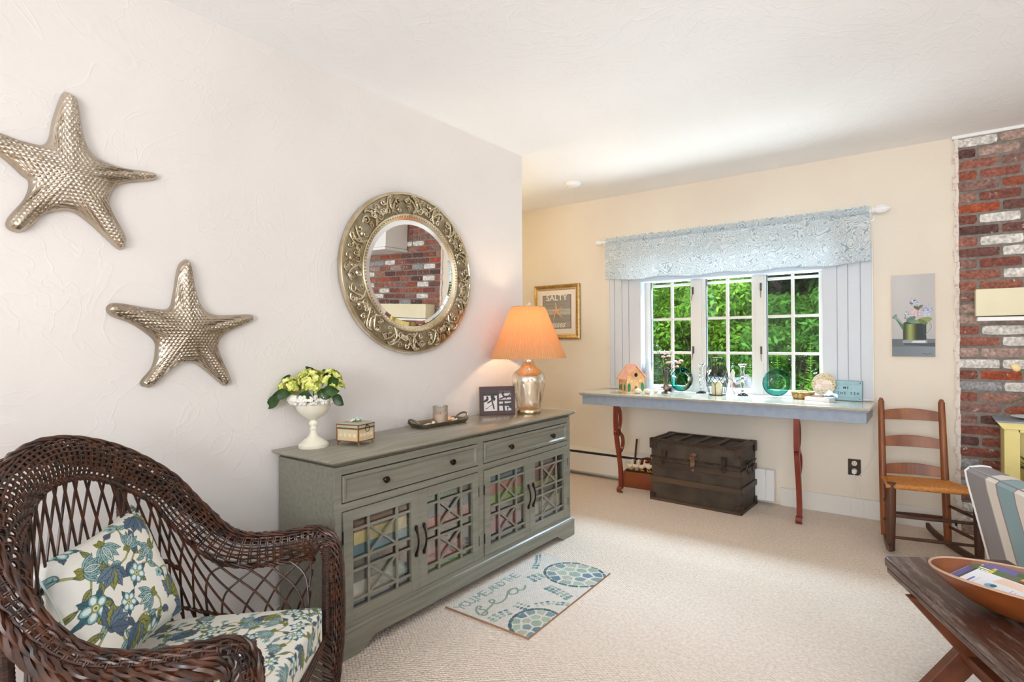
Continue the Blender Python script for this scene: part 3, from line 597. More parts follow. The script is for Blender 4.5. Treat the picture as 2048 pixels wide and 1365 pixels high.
S2 = [(.885, 1.56), (.861, 1.529), (.846, 1.434), (.83, 1.374), (.776, 1.372), (.7, 1.384), (.666, 1.384), (.651, 1.364), (.666, 1.339), (.725, 1.311), (.783, 1.258), (.789, 1.212), (.778, 1.158), (.747, 1.112), (.748, 1.095), (.76, 1.089), (.782, 1.091), (.844, 1.150), (.884, 1.170), (.926, 1.157), (1.004, 1.082), (1.02, 1.073), (1.034, 1.078), (1.04, 1.101), (1.01, 1.177), (.996, 1.237), (1.023, 1.28), (1.108, 1.324), (1.125, 1.335), (1.127, 1.347), (1.112, 1.361), (.987, 1.355), (.936, 1.392), (.916, 1.468), (.906, 1.534), (.898, 1.553)]
starfish(S1, 'starfish', 'big silvery metal starfish hung high on the left wall, cut by the frame edge')
starfish(S2, 'starfish', 'silvery metal starfish hung lower on the wall, between big starfish and mirror')

# ------------------------------------------------------------ round mirror
def mirror():
    cyy, cz, Ro, Ri = 1.9385, 1.6075, .4315, .292
    t = thing('wall_mirror', 'large round mirror in a wide silver-gold vine relief frame', 'mirror', (XL+.002, cyy, cz))
    def w(r, a, h): return (h, r*math.cos(a), r*math.sin(a))
    def ring(prof, n=120):
        b = MB(); vs = [w(r, 2*PI*k/n, h) for r, h in prof for k in range(n)]; m = len(prof)
        b.add(vs, [(i*n+k, i*n+(k+1) % n, (i+1)*n+(k+1) % n, (i+1)*n+k) for i in range(m-1) for k in range(n)]); return b
    ring([(Ro-.004, 0), (Ro, .008), (Ro, .022), (Ro-.006, .030), (Ro-.014, .031), (Ro-.018, .026)]).build('outer_rim', M_FRAMEG, t)
    ring([(Ro-.016, .026), (.39, .031), (.36, .034), (.33, .033), (.315, .029)]).build('frame_face', M_FRAMED, t)
    ring([(.318, .026), (.316, .034), (.310, .036), (.304, .033), (.300, .026), (.288, .020), (.284, .014)]).build('inner_rim', M_FRAMEG, t)
    b = MB(); n = 118
    for k in range(n): b.sph(w(.3035, 2*PI*k/n, .034), .0056, 7, 5, (1.1, 1, 1))
    b.build('beading', M_FRAMEG, t)
    b = MB(); hf = lambda r: .031+.004*math.sin(PI*(r-.318)/.096)
    def vine(pts, r0, r1, m=None):
        n_ = len(pts); rad = [r0+(r1-r0)*i/(n_-1) for i in range(n_)]
        b.tube([w(r, a, hf(r)+rad[i]*.9) for i, (r, a) in enumerate(pts)], rad, 5)
    def spiral(r, a, size, dirn, turns, start, r0=.0030):
        pts = []
        for i in range(20):
            q = i/19; th = start+dirn*turns*2*PI*q; s = size*(1-q*.82); pts.append((r+s*math.sin(th), a+s*math.cos(th)/r))
        vine(pts, r0*1.3, r0*.8)
    def vleaf(r, a, L, wd, ang):
        pts = []
        for i in range(7):
            q = i/6; x = L*q; pts.append((x, wd*math.sin(PI*q)))
        v = []
        for (x, y) in pts:
            for s in (-1, 0, 1):
                X_, Y_ = x*math.cos(ang)-s*y*math.sin(ang), x*math.sin(ang)+s*y*math.cos(ang); rr = r+X_; v.append(w(rr, a+Y_/r, hf(rr)+(.0075 if s == 0 else .0015)))
        b.add(v, [(i*3+k, i*3+k+1, i*3+k+4, i*3+k+3) for i in range(6) for k in range(2)])
        for i in range(1, 6):
            x, y = pts[i]
            for s in (-1, 1):
                p0 = (x, 0); p1 = (x+L*.1, s*y*.95); q = []
                for (px_, py_) in (p0, p1): X_, Y_ = px_*math.cos(ang)-py_*math.sin(ang), px_*math.sin(ang)+py_*math.cos(ang); rr = r+X_; q.append(w(rr, a+Y_/r, hf(rr)+.0065))
                b.tube(q, .0011, 4)
    rn = random.Random(9); NM = 16
    for k in range(NM):
        a0 = 2*PI*k/NM; d = 1 if k % 2 else -1; dA = 2*PI/NM
        stem = [(.320+.085*q, a0+d*dA*(.22*math.sin(q*3.0)-.1)) for q in np.linspace(0, 1, 10)]; vine(stem, .0055, .0038)
        stem = [(.335+.06*math.sin(q*2.2), a0+d*dA*(.1-.55*q)) for q in np.linspace(0, 1, 10)]; vine(stem, .005, .0032)
        stem = [(.405-.05*q+.02*math.sin(q*6), a0+d*dA*(-.15+.7*q)) for q in np.linspace(0, 1, 12)]; vine(stem, .005, .0032)
        for (r, da, s_, dd, tu, st) in ((.345, .30, .019, 1, 1.3, 0), (.382, -.30, .020, -1, 1.3, 2), (.395, .34, .015, 1, 1.2, 4), (.338, -.28, .014, -1, 1.2, 1), (.365, .05, .013, 1, 1.1, 3), (.402, .02, .010, -1, 1, 0), (.36, .47, .012, -1, 1.1, 5), (.333, .08, .010, 1, 1, 2)):
            spiral(r+rn.uniform(-.003, .003), a0+d*dA*da, s_, d*dd, tu, st+rn.uniform(-.5, .5))
        vleaf(.372, a0+d*dA*.16, .030, .0085, d*.9); vleaf(.350, a0-d*dA*.12, .026, .007, -d*1.2+.4); vleaf(.392, a0-d*dA*.42, .024, .007, d*2.2)
        for (r, da) in ((.386, .07), (.347, .42)):
            for q in range(6): aa = q*1.047; b.sph(w(r+.0065*math.cos(aa), a0+d*dA*da+.0065*math.sin(aa)/r, hf(r)+.003), .0036, 6, 4)
            b.sph(w(r, a0+d*dA*da, hf(r)+.005), .0036, 6, 4)
    b.build('vine_relief', M_FRAMEG, t)
    b = MB(); n = 96; pr = [(0.0001, .0165), (.262, .0165), (.286, .0135)]; vs = [w(r, 2*PI*k/n, h) for r, h in pr for k in range(n)]
    b.add(vs, [(i*n+k, i*n+(k+1) % n, (i+1)*n+(k+1) % n, (i+1)*n+k) for i in range(2) for k in range(n)])
    g = b.build('mirror_glass', M_MIRROR, t, smooth=False); g.rotation_euler = (0, R(-1.2)*MT[1], R(1.0)*MT[0])
MT = (-1.35, -1.2)
mirror()

# ------------------------------------------------------------ things on the sideboard
def table_lamp():
    L = Vector((-2.122, 2.655, SZ)); t = thing('table_lamp', 'lit table lamp with pleated tan shade and mercury glass jar base', 'lamp', L)
    b = MB(); b.lathe([(.0, 0), (.073, 0), (.0745, .004), (.0745, .02), (.072, .024), (.0, .024)], n=40); b.build('foot', mat('champagne_foot', (214, 190, 150), rough=.25, metal=1), t)
    pr = [(.068, .024), (.074, .03), (.079, .05), (.086, .09), (.095, .14), (.102, .18), (.105, .205), (.103, .225), (.095, .245), (.08, .262), (.062, .276), (.047, .29), (.039, .305), (.036, .325), (.037, .345), (.040, .352), (.036, .358)]
    b = MB(); n = 72; vs = []
    for i, (r, z) in enumerate(pr):
        k_ = max(0, math.sin(PI*min(1, i/12))) 
        for k in range(n): a = 2*PI*k/n; tw = a*7+z*16; q = r*(1+.022*k_*math.cos(tw)*(1 if z > .16 else .4)+.006*math.sin(a*11+z*60)); vs.append((q*math.cos(a), q*math.sin(a), z))
    b.add(vs, [(i*n+k, i*n+(k+1) % n, (i+1)*n+(k+1) % n, (i+1)*n+k) for i in range(len(pr)-1) for k in range(n)])
    m = bpy.data.materials.new('mercury_glass'); m.use_nodes = True; nn = m.node_tree.nodes; l = m.node_tree.links; nn.remove(nn['Principled BSDF'])
    tr = nn.new('ShaderNodeBsdfTransparent'); tr.inputs[0].default_value = (.93, .89, .82, 1); g = nn.new('ShaderNodeBsdfGlossy'); g.inputs[0].default_value = (.95, .9, .82, 1); g.inputs['Roughness'].default_value = .07
    tc_ = nn.new('ShaderNodeTexCoord'); mp = nn.new('ShaderNodeMapping'); mp.inputs['Scale'].default_value = (1, 1, .22); nz = nn.new('ShaderNodeTexNoise'); nz.inputs['Scale'].default_value = 60; nz.inputs['Detail'].default_value = 5
    r_ = nn.new('ShaderNodeMapRange'); r_.inputs[1].default_value = .4; r_.inputs[2].default_value = .66; r_.inputs[3].default_value = .32; r_.inputs[4].default_value = .72; mx = nn.new('ShaderNodeMixShader')
    l.new(tc_.outputs['Object'], mp.inputs[0]); l.new(mp.outputs[0], nz.inputs[0]); l.new(nz.outputs[0], r_.inputs[0]); l.new(r_.outputs[0], mx.inputs[0]); l.new(tr.outputs[0], mx.inputs[1]); l.new(g.outputs[0], mx.inputs[2]); l.new(mx.outputs[0], nn['Material Output'].inputs[0])
    b.build('glass_body', m, t, smooth=True)
    b = MB(); b.cyl((0, 0, .352), (0, 0, .40), .017, 16); b.cyl((0, 0, .40), (0, 0, .445), .021, 16); b.cyl((0, 0, .445), (0, 0, .655), .003, 8)
    for s in (1, -1): b.tube([(s*.0, 0, .395), (s*.05, 0, .42), (s*.062, 0, .52), (s*.04, 0, .62), (0, 0, .658)], .0022, 6)
    b.build('socket', mat('brass', (190, 160, 100), rough=.3, metal=1), t)
    b = MB(); b.sph((0, 0, .48), .03, 16, 12, (1, 1, 1.15)); b.build('bulb', mat('bulb', (255, 220, 170), emit=((255, 196, 120), 12)), t)
    # pleated shade: open cone with 96 pleats
    z0, z1, r0, r1 = .343, .663, .235, .104; n = 96*4; b = MB(); vs = []
    for i in range(9):
        q = i/8
        for k in range(n): a = 2*PI*k/n; rr = (r0+(r1-r0)*q)+(.0032 if (k % 4) in (0, 1) else -.0012)*(1-.45*q); vs.append((rr*math.cos(a), rr*math.sin(a), z0+(z1-z0)*q))
    b.add(vs, [(i*n+k, i*n+(k+1) % n, (i+1)*n+(k+1) % n, (i+1)*n+k) for i in range(8) for k in range(n)])
    m = bpy.data.materials.new('pleated_tan_fabric'); m.use_nodes = True; nn = m.node_tree.nodes; l = m.node_tree.links; nn.remove(nn['Principled BSDF'])
    d = nn.new('ShaderNodeBsdfDiffuse'); d.inputs[0].default_value = (*srgb(204, 162, 118), 1); tl = nn.new('ShaderNodeBsdfTranslucent'); tl.inputs[0].default_value = (*srgb(240, 140, 72), 1); mx = nn.new('ShaderNodeMixShader'); mx.inputs[0].default_value = .17
    l.new(d.outputs[0], mx.inputs[1]); l.new(tl.outputs[0], mx.inputs[2]); l.new(mx.outputs[0], nn['Material Output'].inputs[0])
    b.build('shade', m, t, smooth=False)
    b = MB(); b.tube([(r1*math.cos(a), r1*math.sin(a), z1) for a in np.linspace(0, 2*PI, 49)[:-1]], .0022, 6, closed=True)
    for k in range(3): a = k*2.094; b.tube([(0, 0, .658), (r1*.98*math.cos(a), r1*.98*math.sin(a), z1-.002)], .0018, 5)
    b.build('shade_ring', mat('wire', (190, 170, 140), rough=.4, metal=.8), t)
    b = MB(); b.lathe([(.004, .655), (.008, .66), (.006, .668), (.013, .674), (.016, .684), (.013, .695), (.0, .699)], n=16); b.build('finial', M_CRYSTAL, t)
    pl = bpy.data.lights.new('lamp_light', 'POINT'); pl.energy = 6; pl.color = (1, .74, .50); pl.shadow_soft_size = .035
    o = bpy.data.objects.new('lamp_light', pl); C.objects.link(o); o.parent = t; o.location = (0, 0, .54)
table_lamp()

def urn():
    t = thing('footed_urn', 'cream footed urn with a rim of white roses on the sideboard', 'urn', (-2.25, 1.323, SZ)); S = 1.0
    b = MB(); b.lathe([(0, 0), (.058, 0), (.060, .003), (.060, .014), (.056, .018), (.054, .022), (.044, .028), (.040, .034), (.028, .040), (.019, .052), (.014, .066), (.0135, .076), (.017, .079), (.013, .083), (.012, .092), (.015, .095), (.0185, .102), (.017, .110), (.011, .116), (.018, .121), (.022, .124), (.038, .134), (.056, .150), (.066, .168), (.072, .186), (.074, .208), (.070, .209), (.063, .19), (.05, .16), (.0, .14)], n=48)
    b.build('bowl', M_CREAMW, t)
    for k in range(12):
        a = 2*PI*k/12; c = Vector((.080*math.cos(a), .080*math.sin(a), .210)); u = Vector((-math.sin(a), math.cos(a), 0)); z = Vector((0, 0, 1)); n_ = Vector((math.cos(a), math.sin(a), .15)).normalized(); b = MB()
        b.sph(c, .019, 10, 6, (1, 1, 1))
        for lay, (rr, m, hh, pr_) in enumerate(((.0165, 6, .004, .0085), (.011, 5, .012, .0065), (.0055, 4, .017, .005))):
            for j in range(m): q = 2*PI*j/m+lay; b.sph(c+u*rr*math.cos(q)+z*rr*math.sin(q)+n_*hh, pr_, 7, 5)
        b.build('rim_rose', M_PAPER if 0 else mat_rose, t)
    return t
mat_rose = mat('white_resin', (240, 236, 228), (228, 222, 210), rough=.55, scale=40)
urn()

def flower_cluster(b, leafb, c, r, rn, m=26, ps=.014):
    for k in range(m):
        z = rn.uniform(-.25, 1); a = rn.uniform(0, 6.28); q = math.sqrt(max(0, 1-z*z)); d = Vector((q*math.cos(a), q*math.sin(a), z)); p = Vector(c)+d*r*rn.uniform(.82, 1.12)
        u = d.orthogonal().normalized(); v = d.cross(u); o = rn.uniform(0, 6)
        for j in range(4):
            th = o+j*PI/2; e = u*math.cos(th)+v*math.sin(th); f = d.cross(e); s = ps*rn.uniform(.85, 1.15)
            P = [p, p+e*s*.5+f*s*.5+d*s*.18, p+e*s*1.0+f*s*.42+d*s*.3, p+e*s*1.15+d*s*.2, p+e*s*1.0-f*s*.42+d*s*.3, p+e*s*.5-f*s*.5+d*s*.18]
            b.add(P, [(0, 1, 2, 3), (0, 3, 4, 5)])
def hydrangeas():
    o = Vector((-2.25, 1.323, SZ)); t = thing('hydrangea_bouquet', 'yellow-green hydrangea blooms with dark leaves in the cream urn', 'flowers', o+Vector((0, 0, .17))); rn = random.Random(4)
    rv = Vector((.835, .55, 0)); fv = Vector((.55, -.835, 0))
    mp = mat('hydrangea_petal', (238, 232, 150), (190, 202, 78), rough=.6, scale=45, contrast=(.4, .6)); ml = mat('dark_leaf', (54, 84, 28), (26, 50, 18), rough=.4, scale=20)
    for (x, f, z, r, m) in ((-.085, .03, .262, .036, 34), (-.045, -.02, .285, .036, 34), (0, .025, .288, .046, 52), (.03, -.03, .29, .036, 30), (.075, .0, .293, .038, 36), (.112, .03, .262, .03, 24), (-.115, .0, .245, .026, 20), (.02, .055, .262, .03, 26)):
        b = MB(); flower_cluster(b, None, o+rv*x+fv*f+Vector((0, 0, z)), r, rn, int(m*1.3), .0135)
        b.build('bloom', mp, t, world=True, smooth=False)
    for (x, f, z, L, ang, el) in ((-.06, .05, .238, .075, 2.9, .1), (-.11, .035, .225, .075, 3.4, -.45), (-.02, .06, .235, .07, .4, -.1), (.07, .05, .245, .08, .3, .25), (.09, .03, .27, .07, .9, .5), (.045, .04, .24, .06, 0, 0), (-.02, -.02, .325, .04, .7, .9), (.05, -.01, .31, .045, .3, .7), (-.09, .0, .29, .04, 2.6, .7), (.11, .04, .225, .05, -.3, -.4)):
        b = MB(); n = 6; d = rv*math.cos(ang)+fv*math.sin(ang)*.3; d = (d*math.cos(el)+Vector((0, 0, 1))*math.sin(el)).normalized(); s = d.cross(fv).normalized(); p0 = o+rv*x+fv*(f+.02)+Vector((0, 0, z)); v = []
        for i in range(n+1):
            q = i/n; wd = .024*math.sin(PI*(q*.93+.03)); p = p0+d*L*q-Vector((0, 0, .016*q*q)); v += [p-s*wd+fv*.004, p-fv*.003, p+s*wd+fv*.004]
        b.add(v, [(i*3+k, i*3+k+1, i*3+k+4, i*3+k+3) for i in range(n) for k in range(2)]); b.build('leaf', ml, t, world=True, smooth=True)
    b = MB(); 
    for x in (-.03, 0, .03): b.tube([o+rv*x*.4+Vector((0, 0, .155)), o+rv*x+Vector((0, 0, .28))], .002, 5)
    b.build('stems', ml, t, world=True)
hydrangeas()

def jewel_box():
    th = math.atan2(.032, .117); rz = R(15); c0 = Vector((-2.155, 1.462, SZ)); t = thing('trinket_box', 'small painted footed trinket box with a shell cluster on its lid', 'box', c0, R(12))
    M1 = mat('aged_sage_cream', (196, 196, 168), (212, 184, 140), rough=.5, scale=14); M2 = mat('copper_edge', (150, 92, 56), rough=.4, metal=.5)
    a, b_ = .060, .047                                              # half size along x and y
    b = MB(); b.box(-a, a, -b_, b_, .02, .073); b.build('body', M1, t, bevel=.002)
    b = MB(); b.box(-a-.002, a+.002, -b_-.002, b_+.002, .078, .092); b.prism([(-a-.002, .092), (a+.002, .092), (a-.008, .1), (-a+.008, .1)], lambda x, z: (x, -b_+.004, z), lambda x, z: (x, b_-.004, z)); b.build('lid', mat('lid_sage', (170, 176, 158), (196, 170, 130), rough=.5, scale=16), t, bevel=.0015)
    b = MB()
    for z in (.02, .0745, .0915): 
        for (x0, x1, y0, y1) in ((-a-.003, a+.003, -b_-.003, -b_+.001), (-a-.003, a+.003, b_-.001, b_+.003), (-a-.003, -a+.001, -b_, b_), (a-.001, a+.003, -b_, b_)): b.box(x0, x1, y0, y1, z-.002, z+.002)
    for x in (-a, a):
        for y in (-b_, b_): b.box(x-.002, x+.002, y-.002, y+.002, .02, .092)
    b.build('edge_trim', M2, t)
    for x in (-a+.004, a-.004):
        for y in (-b_+.004, b_-.004):
            b = MB(); b.tube([(x*.8, y, .018), (x*1.02, y, .014), (x*1.08, y, .006), (x*1.03, y, .0015)], [.004, .0035, .0025, .003], 6); b.tube([(x, y*.82, .018), (x*1.02, y, .012)], .003, 6); b.build('foot', M2, t)
    b = MB()
    for k in range(4):
        y = -.03+k*.02; b.lathe([(.009, 0), (.0085, .0012), (0, .0014)], (0, 0, 0), 12, M=Matrix.Translation((a, y, .046)) @ Matrix.Rotation(R(90), 4, 'Y'))
        x = -.04+k*.0265; b.lathe([(.009, 0), (.0085, .0012), (0, .0014)], (0, 0, 0), 12, M=Matrix.Translation((x, -b_, .046)) @ Matrix.Rotation(R(90), 4, 'X'))
    b.build('painted_dots', mat('cream_dot', (236, 206, 168), rough=.6), t)
    b = MB(); b.tube([(a+.007, .012*math.cos(q), .078+.015*math.sin(q)-.004) for q in np.linspace(0, 2*PI, 19)[:-1]], .0013, 6, closed=True); b.sph((a+.004, 0, .088), .004, 8, 6); b.build('ring_pull', M_BLACK, t)
    b = MB(); rn = random.Random(3)
    for k in range(16): b.sph((rn.uniform(-.018, .018), rn.uniform(-.03, .03), .104+rn.uniform(-.002, .008)), rn.uniform(.004, .008), 6, 5, (1, rn.uniform(.5, 1.2), .7))
    b.build('shell_cluster', mat('shell_pink', (228, 200, 184), (236, 226, 214), rough=.4, scale=60), t)
    b = MB()
    for k in range(9): q = rn.uniform(0, 6.28); b.tube([(0, .008, .106), (.012*math.cos(q), .008+.014*math.sin(q), .112), (.02*math.cos(q), .008+.024*math.sin(q), .107)], [.0045, .004, .0015], 6)
    b.build('teal_coral', mat('teal_resin', (150, 204, 190), rough=.4), t)
jewel_box()

def tray():
    c = Vector((-2.25, 2.035, SZ)); ang = math.atan2(.24, .005); t = thing('handled_tray', 'long pewter-brown tray with two loop handles on the sideboard', 'tray', c, R(-4))
    m = mat('pewter', (140, 130, 112), (118, 108, 92), rough=.36, metal=.75, scale=12); b = MB(); nx = [(-.056, 0), (-.062, .004), (-.072, .02), (-.0735, .022), (-.071, .022), (-.06, .007), (-.055, .004)]
    ring = []
    def outline(ix, L): # (half width, half length) octagon-ish
        w_, l_ = ix, L; k = .012; return [(w_, -l_+k), (w_, l_-k), (w_-k, l_), (-w_+k, l_), (-w_, l_-k), (-w_, -l_+k), (-w_+k, -l_), (w_-k, -l_)]
    pr = [(0, .0005), (.056, .0005), (.062, .003), (.074, .021), (.0755, .0225), (.0735, .0235), (.061, .006), (.055, .0035), (0, .0035)]
    vs = []
    for hw, z in pr[1:-1]: vs += [(x, y, z) for x, y in outline(hw, hw+.083)]
    n = 8; m_ = len(pr)-2; fs = [(i*n+k, i*n+(k+1) % n, (i+1)*n+(k+1) % n, (i+1)*n+k) for i in range(m_-1) for k in range(n)]+[tuple(range(n))[::-1], tuple((m_-1)*n+k for k in range(n))]
    b.add(vs, fs); b.build('pan', m, t, smooth=False, bevel=.001)
    for s in (-1, 1):
        b = MB(); pts = [(.042*math.cos(q), s*(.152+.028*math.sin(q)), .021+.026*math.sin(q)) for q in np.linspace(-.15, PI+.15, 15)]; b.tube(pts, [.0058]*15, 8); b.build('handle', m, t)
    return c
tray()
def tray_items():
    c = Vector((-2.25, 2.035, SZ+.0037))
    t = thing('jar_candle', 'clear glass jar holding a cream pillar candle on the tray', 'candle', c+Vector((-.012, .02, 0)))
    b = MB(); b.lathe([(0, 0), (.040, 0), (.0415, .004), (.0415, .088), (.040, .0895), (.0395, .088), (.0392, .006), (0, .005)], n=36); b.build('jar', thin_glass('jar_glass', (246, 244, 240), .35, .25), t)
    b = MB(); b.lathe([(0, .006), (.0375, .006), (.0378, .05), (.036, .053), (.03, .0525), (0, .051)], n=32); b.build('candle', mat('cream_wax', (236, 214, 196), rough=.5, subs=.2), t)
    b = MB(); b.cyl((0, 0, .051), (.001, 0, .062), .0012, 6); b.build('wick', M_BLACK, t)
    b = MB(); b.lathe([(.0405, .0885), (.043, .089), (.0435, .093), (.0405, .0945), (.039, .092)], n=36, cap=False); b.build('rim', thin_glass('jar_rim', (236, 236, 232), 3), t)
    ms = mat('shell_cream', (226, 200, 172), (240, 228, 210), rough=.5, scale=50)
    def shell(loc, s, lab, rz, kind):
        b = MB()
        if kind == 0:
            n, m = 13, 8; vs = []
            for i in range(m):
                q = (i+.3)/m
                for k in range(n): a = -1.2+2.4*k/(n-1); r = s*q; vs.append((r*math.cos(a), r*math.sin(a)*.95, s*.35*math.sin(PI*q*.8)+.0018*(k % 2)))
            b.add(vs, [(i*n+k, i*n+k+1, (i+1)*n+k+1, (i+1)*n+k) for i in range(m-1) for k in range(n-1)]); b.sph((0, 0, .004), s*.18, 8, 6)
        else:
            b.tube([(s*(-.6+i*.16), 0, s*.36+.004*math.sin(i)) for i in range(9)], [s*v for v in (.05, .2, .33, .36, .3, .24, .17, .1, .03)], 10)
        o = b.build('seashell', ms, smooth=True); o.location = loc; o.rotation_euler = (0, 0, rz); tag(o, lab, 'seashell', 'seashells on the tray')
    shell(c+Vector((.0, -.10, 0)), .038, 'pinkish fan shell at the near end of the tray', .6, 0)
    shell(c+Vector((.018, -.055, 0)), .030, 'round pale shell on the tray between fan shell and jar', -.5, 1)
    shell(c+Vector((.01, .098, 0)), .034, 'pale shell on the tray beyond the glass jar', 1.2, 1)
tray_items()

def photo_frame():
    p0, p1 = Vector((-2.310, 2.412, SZ)), Vector((-2.166, 2.575, SZ)); d = (p1-p0); W = d.length; ang = math.atan2(d.y, d.x); Hh = .172
    t = thing('photo_frame', 'dark brown frame with three black and white photos standing on the sideboard', 'picture frame', p0.lerp(p1, .5), ang)
    K = Matrix.Rotation(R(-9), 4, 'X'); mf = mat('dark_brown', (74, 54, 56), rough=.5)
    def q(b, x0, x1, z0, z1, y0, y1): b.box(x0-W/2, x1-W/2, y0, y1, z0, z1, K); return b
    b = MB(); wins = [(.026, .108, .022, .142), (.119, .194, .022, .078), (.119, .194, .089, .145)]; xs = [0, .026, .108, .119, .194, W]; 
    sc_ = W/.218; wins = [(a*sc_, c*sc_, e, f) for a, c, e, f in wins]; xs = [0, wins[0][0], wins[0][1], wins[1][0], wins[1][1], W]
    q(b, 0, xs[1], 0, Hh, -.006, .008); q(b, xs[2], xs[3], 0, Hh, -.006, .008); q(b, xs[4], W, 0, Hh, -.006, .008)
    for (x0, x1, z0, z1) in wins: pass
    q(b, xs[1], xs[2], 0, .022, -.006, .008); q(b, xs[1], xs[2], .142, Hh, -.006, .008); q(b, xs[3], xs[4], 0, .022, -.006, .008); q(b, xs[3], xs[4], .078, .089, -.006, .008); q(b, xs[3], xs[4], .145, Hh, -.006, .008)
    b.build('moulding', mf, t, smooth=False); b = MB(); q(b, .002, W-.002, .002, Hh-.002, .004, .012); b.build('backing', mf, t)
    b = MB(); b.add([K @ Vector((x, .011, z)) for x, z in ((-.03, .12), (.03, .12))]+[Vector((.03, .068, .001)), Vector((-.03, .068, .001))], [(0, 1, 2, 3)]); b.add([K @ Vector((x, .013, z)) for x, z in ((-.03, .12), (.03, .12))]+[Vector((.03, .071, .001)), Vector((-.03, .071, .001))], [(0, 1, 2, 3)]); b.build('easel', mf, t)
    mv = vcmat('photo_print', .25)
    for i, (x0, x1, z0, z1) in enumerate(wins):
        w_, h_ = x1-x0, z1-z0; cv = Canvas(w_, h_, (214, 206, 204), 900); rn = random.Random(i+2); BK = (24, 20, 22)
        if i == 0:
            for k in range(7): cv.ell(w_*k/6, h_*.93, .008, h_*.11, (60, 52, 52))
            cv.poly([(0, h_*.78), (w_, h_*.78), (w_, h_*.9), (0, h_*.9)], BK)
            cv.line([(w_*.62, h_*.8), (w_*.6, h_*.55), (w_*.66, h_*.38), (w_*.74, h_*.12)], .009, BK); cv.line([(w_*.63, h_*.78), (w_*.85, h_*.62), (w_*.75, h_*.5)], .006, BK); cv.line([(w_*.3, h_*.42), (w_*.8, h_*.62)], .009, BK); cv.line([(w_*.2, h_*.13), (w_*.6, h_*.32)], .003, BK); cv.ell(w_*.2, h_*.13, .005, .003, BK)
            cv.ell(w_*.26, h_*.7, .007, .008, BK); cv.line([(w_*.05, h_*.5), (w_*.3, h_*.62), (w_*.2, h_*.52)], .012, BK); cv.ell(w_*.66, h_*.72, .012, .016, BK)
        elif i == 1:
            cv.poly([(0, h_*.55), (w_, h_*.45), (w_, h_*.85), (0, h_*.72)], BK); cv.line([(w_*.4, h_*.85), (w_*.38, h_*.5), (w_*.4, h_*.05)], .012, BK); cv.ell(w_*.4, h_*.9, .005, .006, BK); cv.ell(w_*.7, h_*.3, .006, .006, BK); cv.line([(w_*.7, h_*.3), (w_*.7, h_*.1)], .007, BK); cv.ell(w_*.92, h_*.4, .008, .01, BK)
        else:
            cv.poly([(0, h_*.65), (w_, h_*.7), (w_, h_), (0, h_)], (90, 80, 80)); cv.ell(w_*.35, h_*.75, .007, .008, BK); cv.line([(w_*.3, h_*.6), (w_*.45, h_*.3), (w_*.95, h_*.35)], .011, BK); cv.line([(w_*.1, h_*.1), (w_*.5, h_*.3)], .008, BK); cv.line([(w_*.6, h_*.15), (w_*.95, h_*.6)], .006, BK)
        b = cv.mesh(lambda u, v: K @ Vector((x0-W/2+w_*u, -.0005, z0+h_*v))); b.build('photo', mv, t, colors=cv.rgba(), smooth=False)
photo_frame()

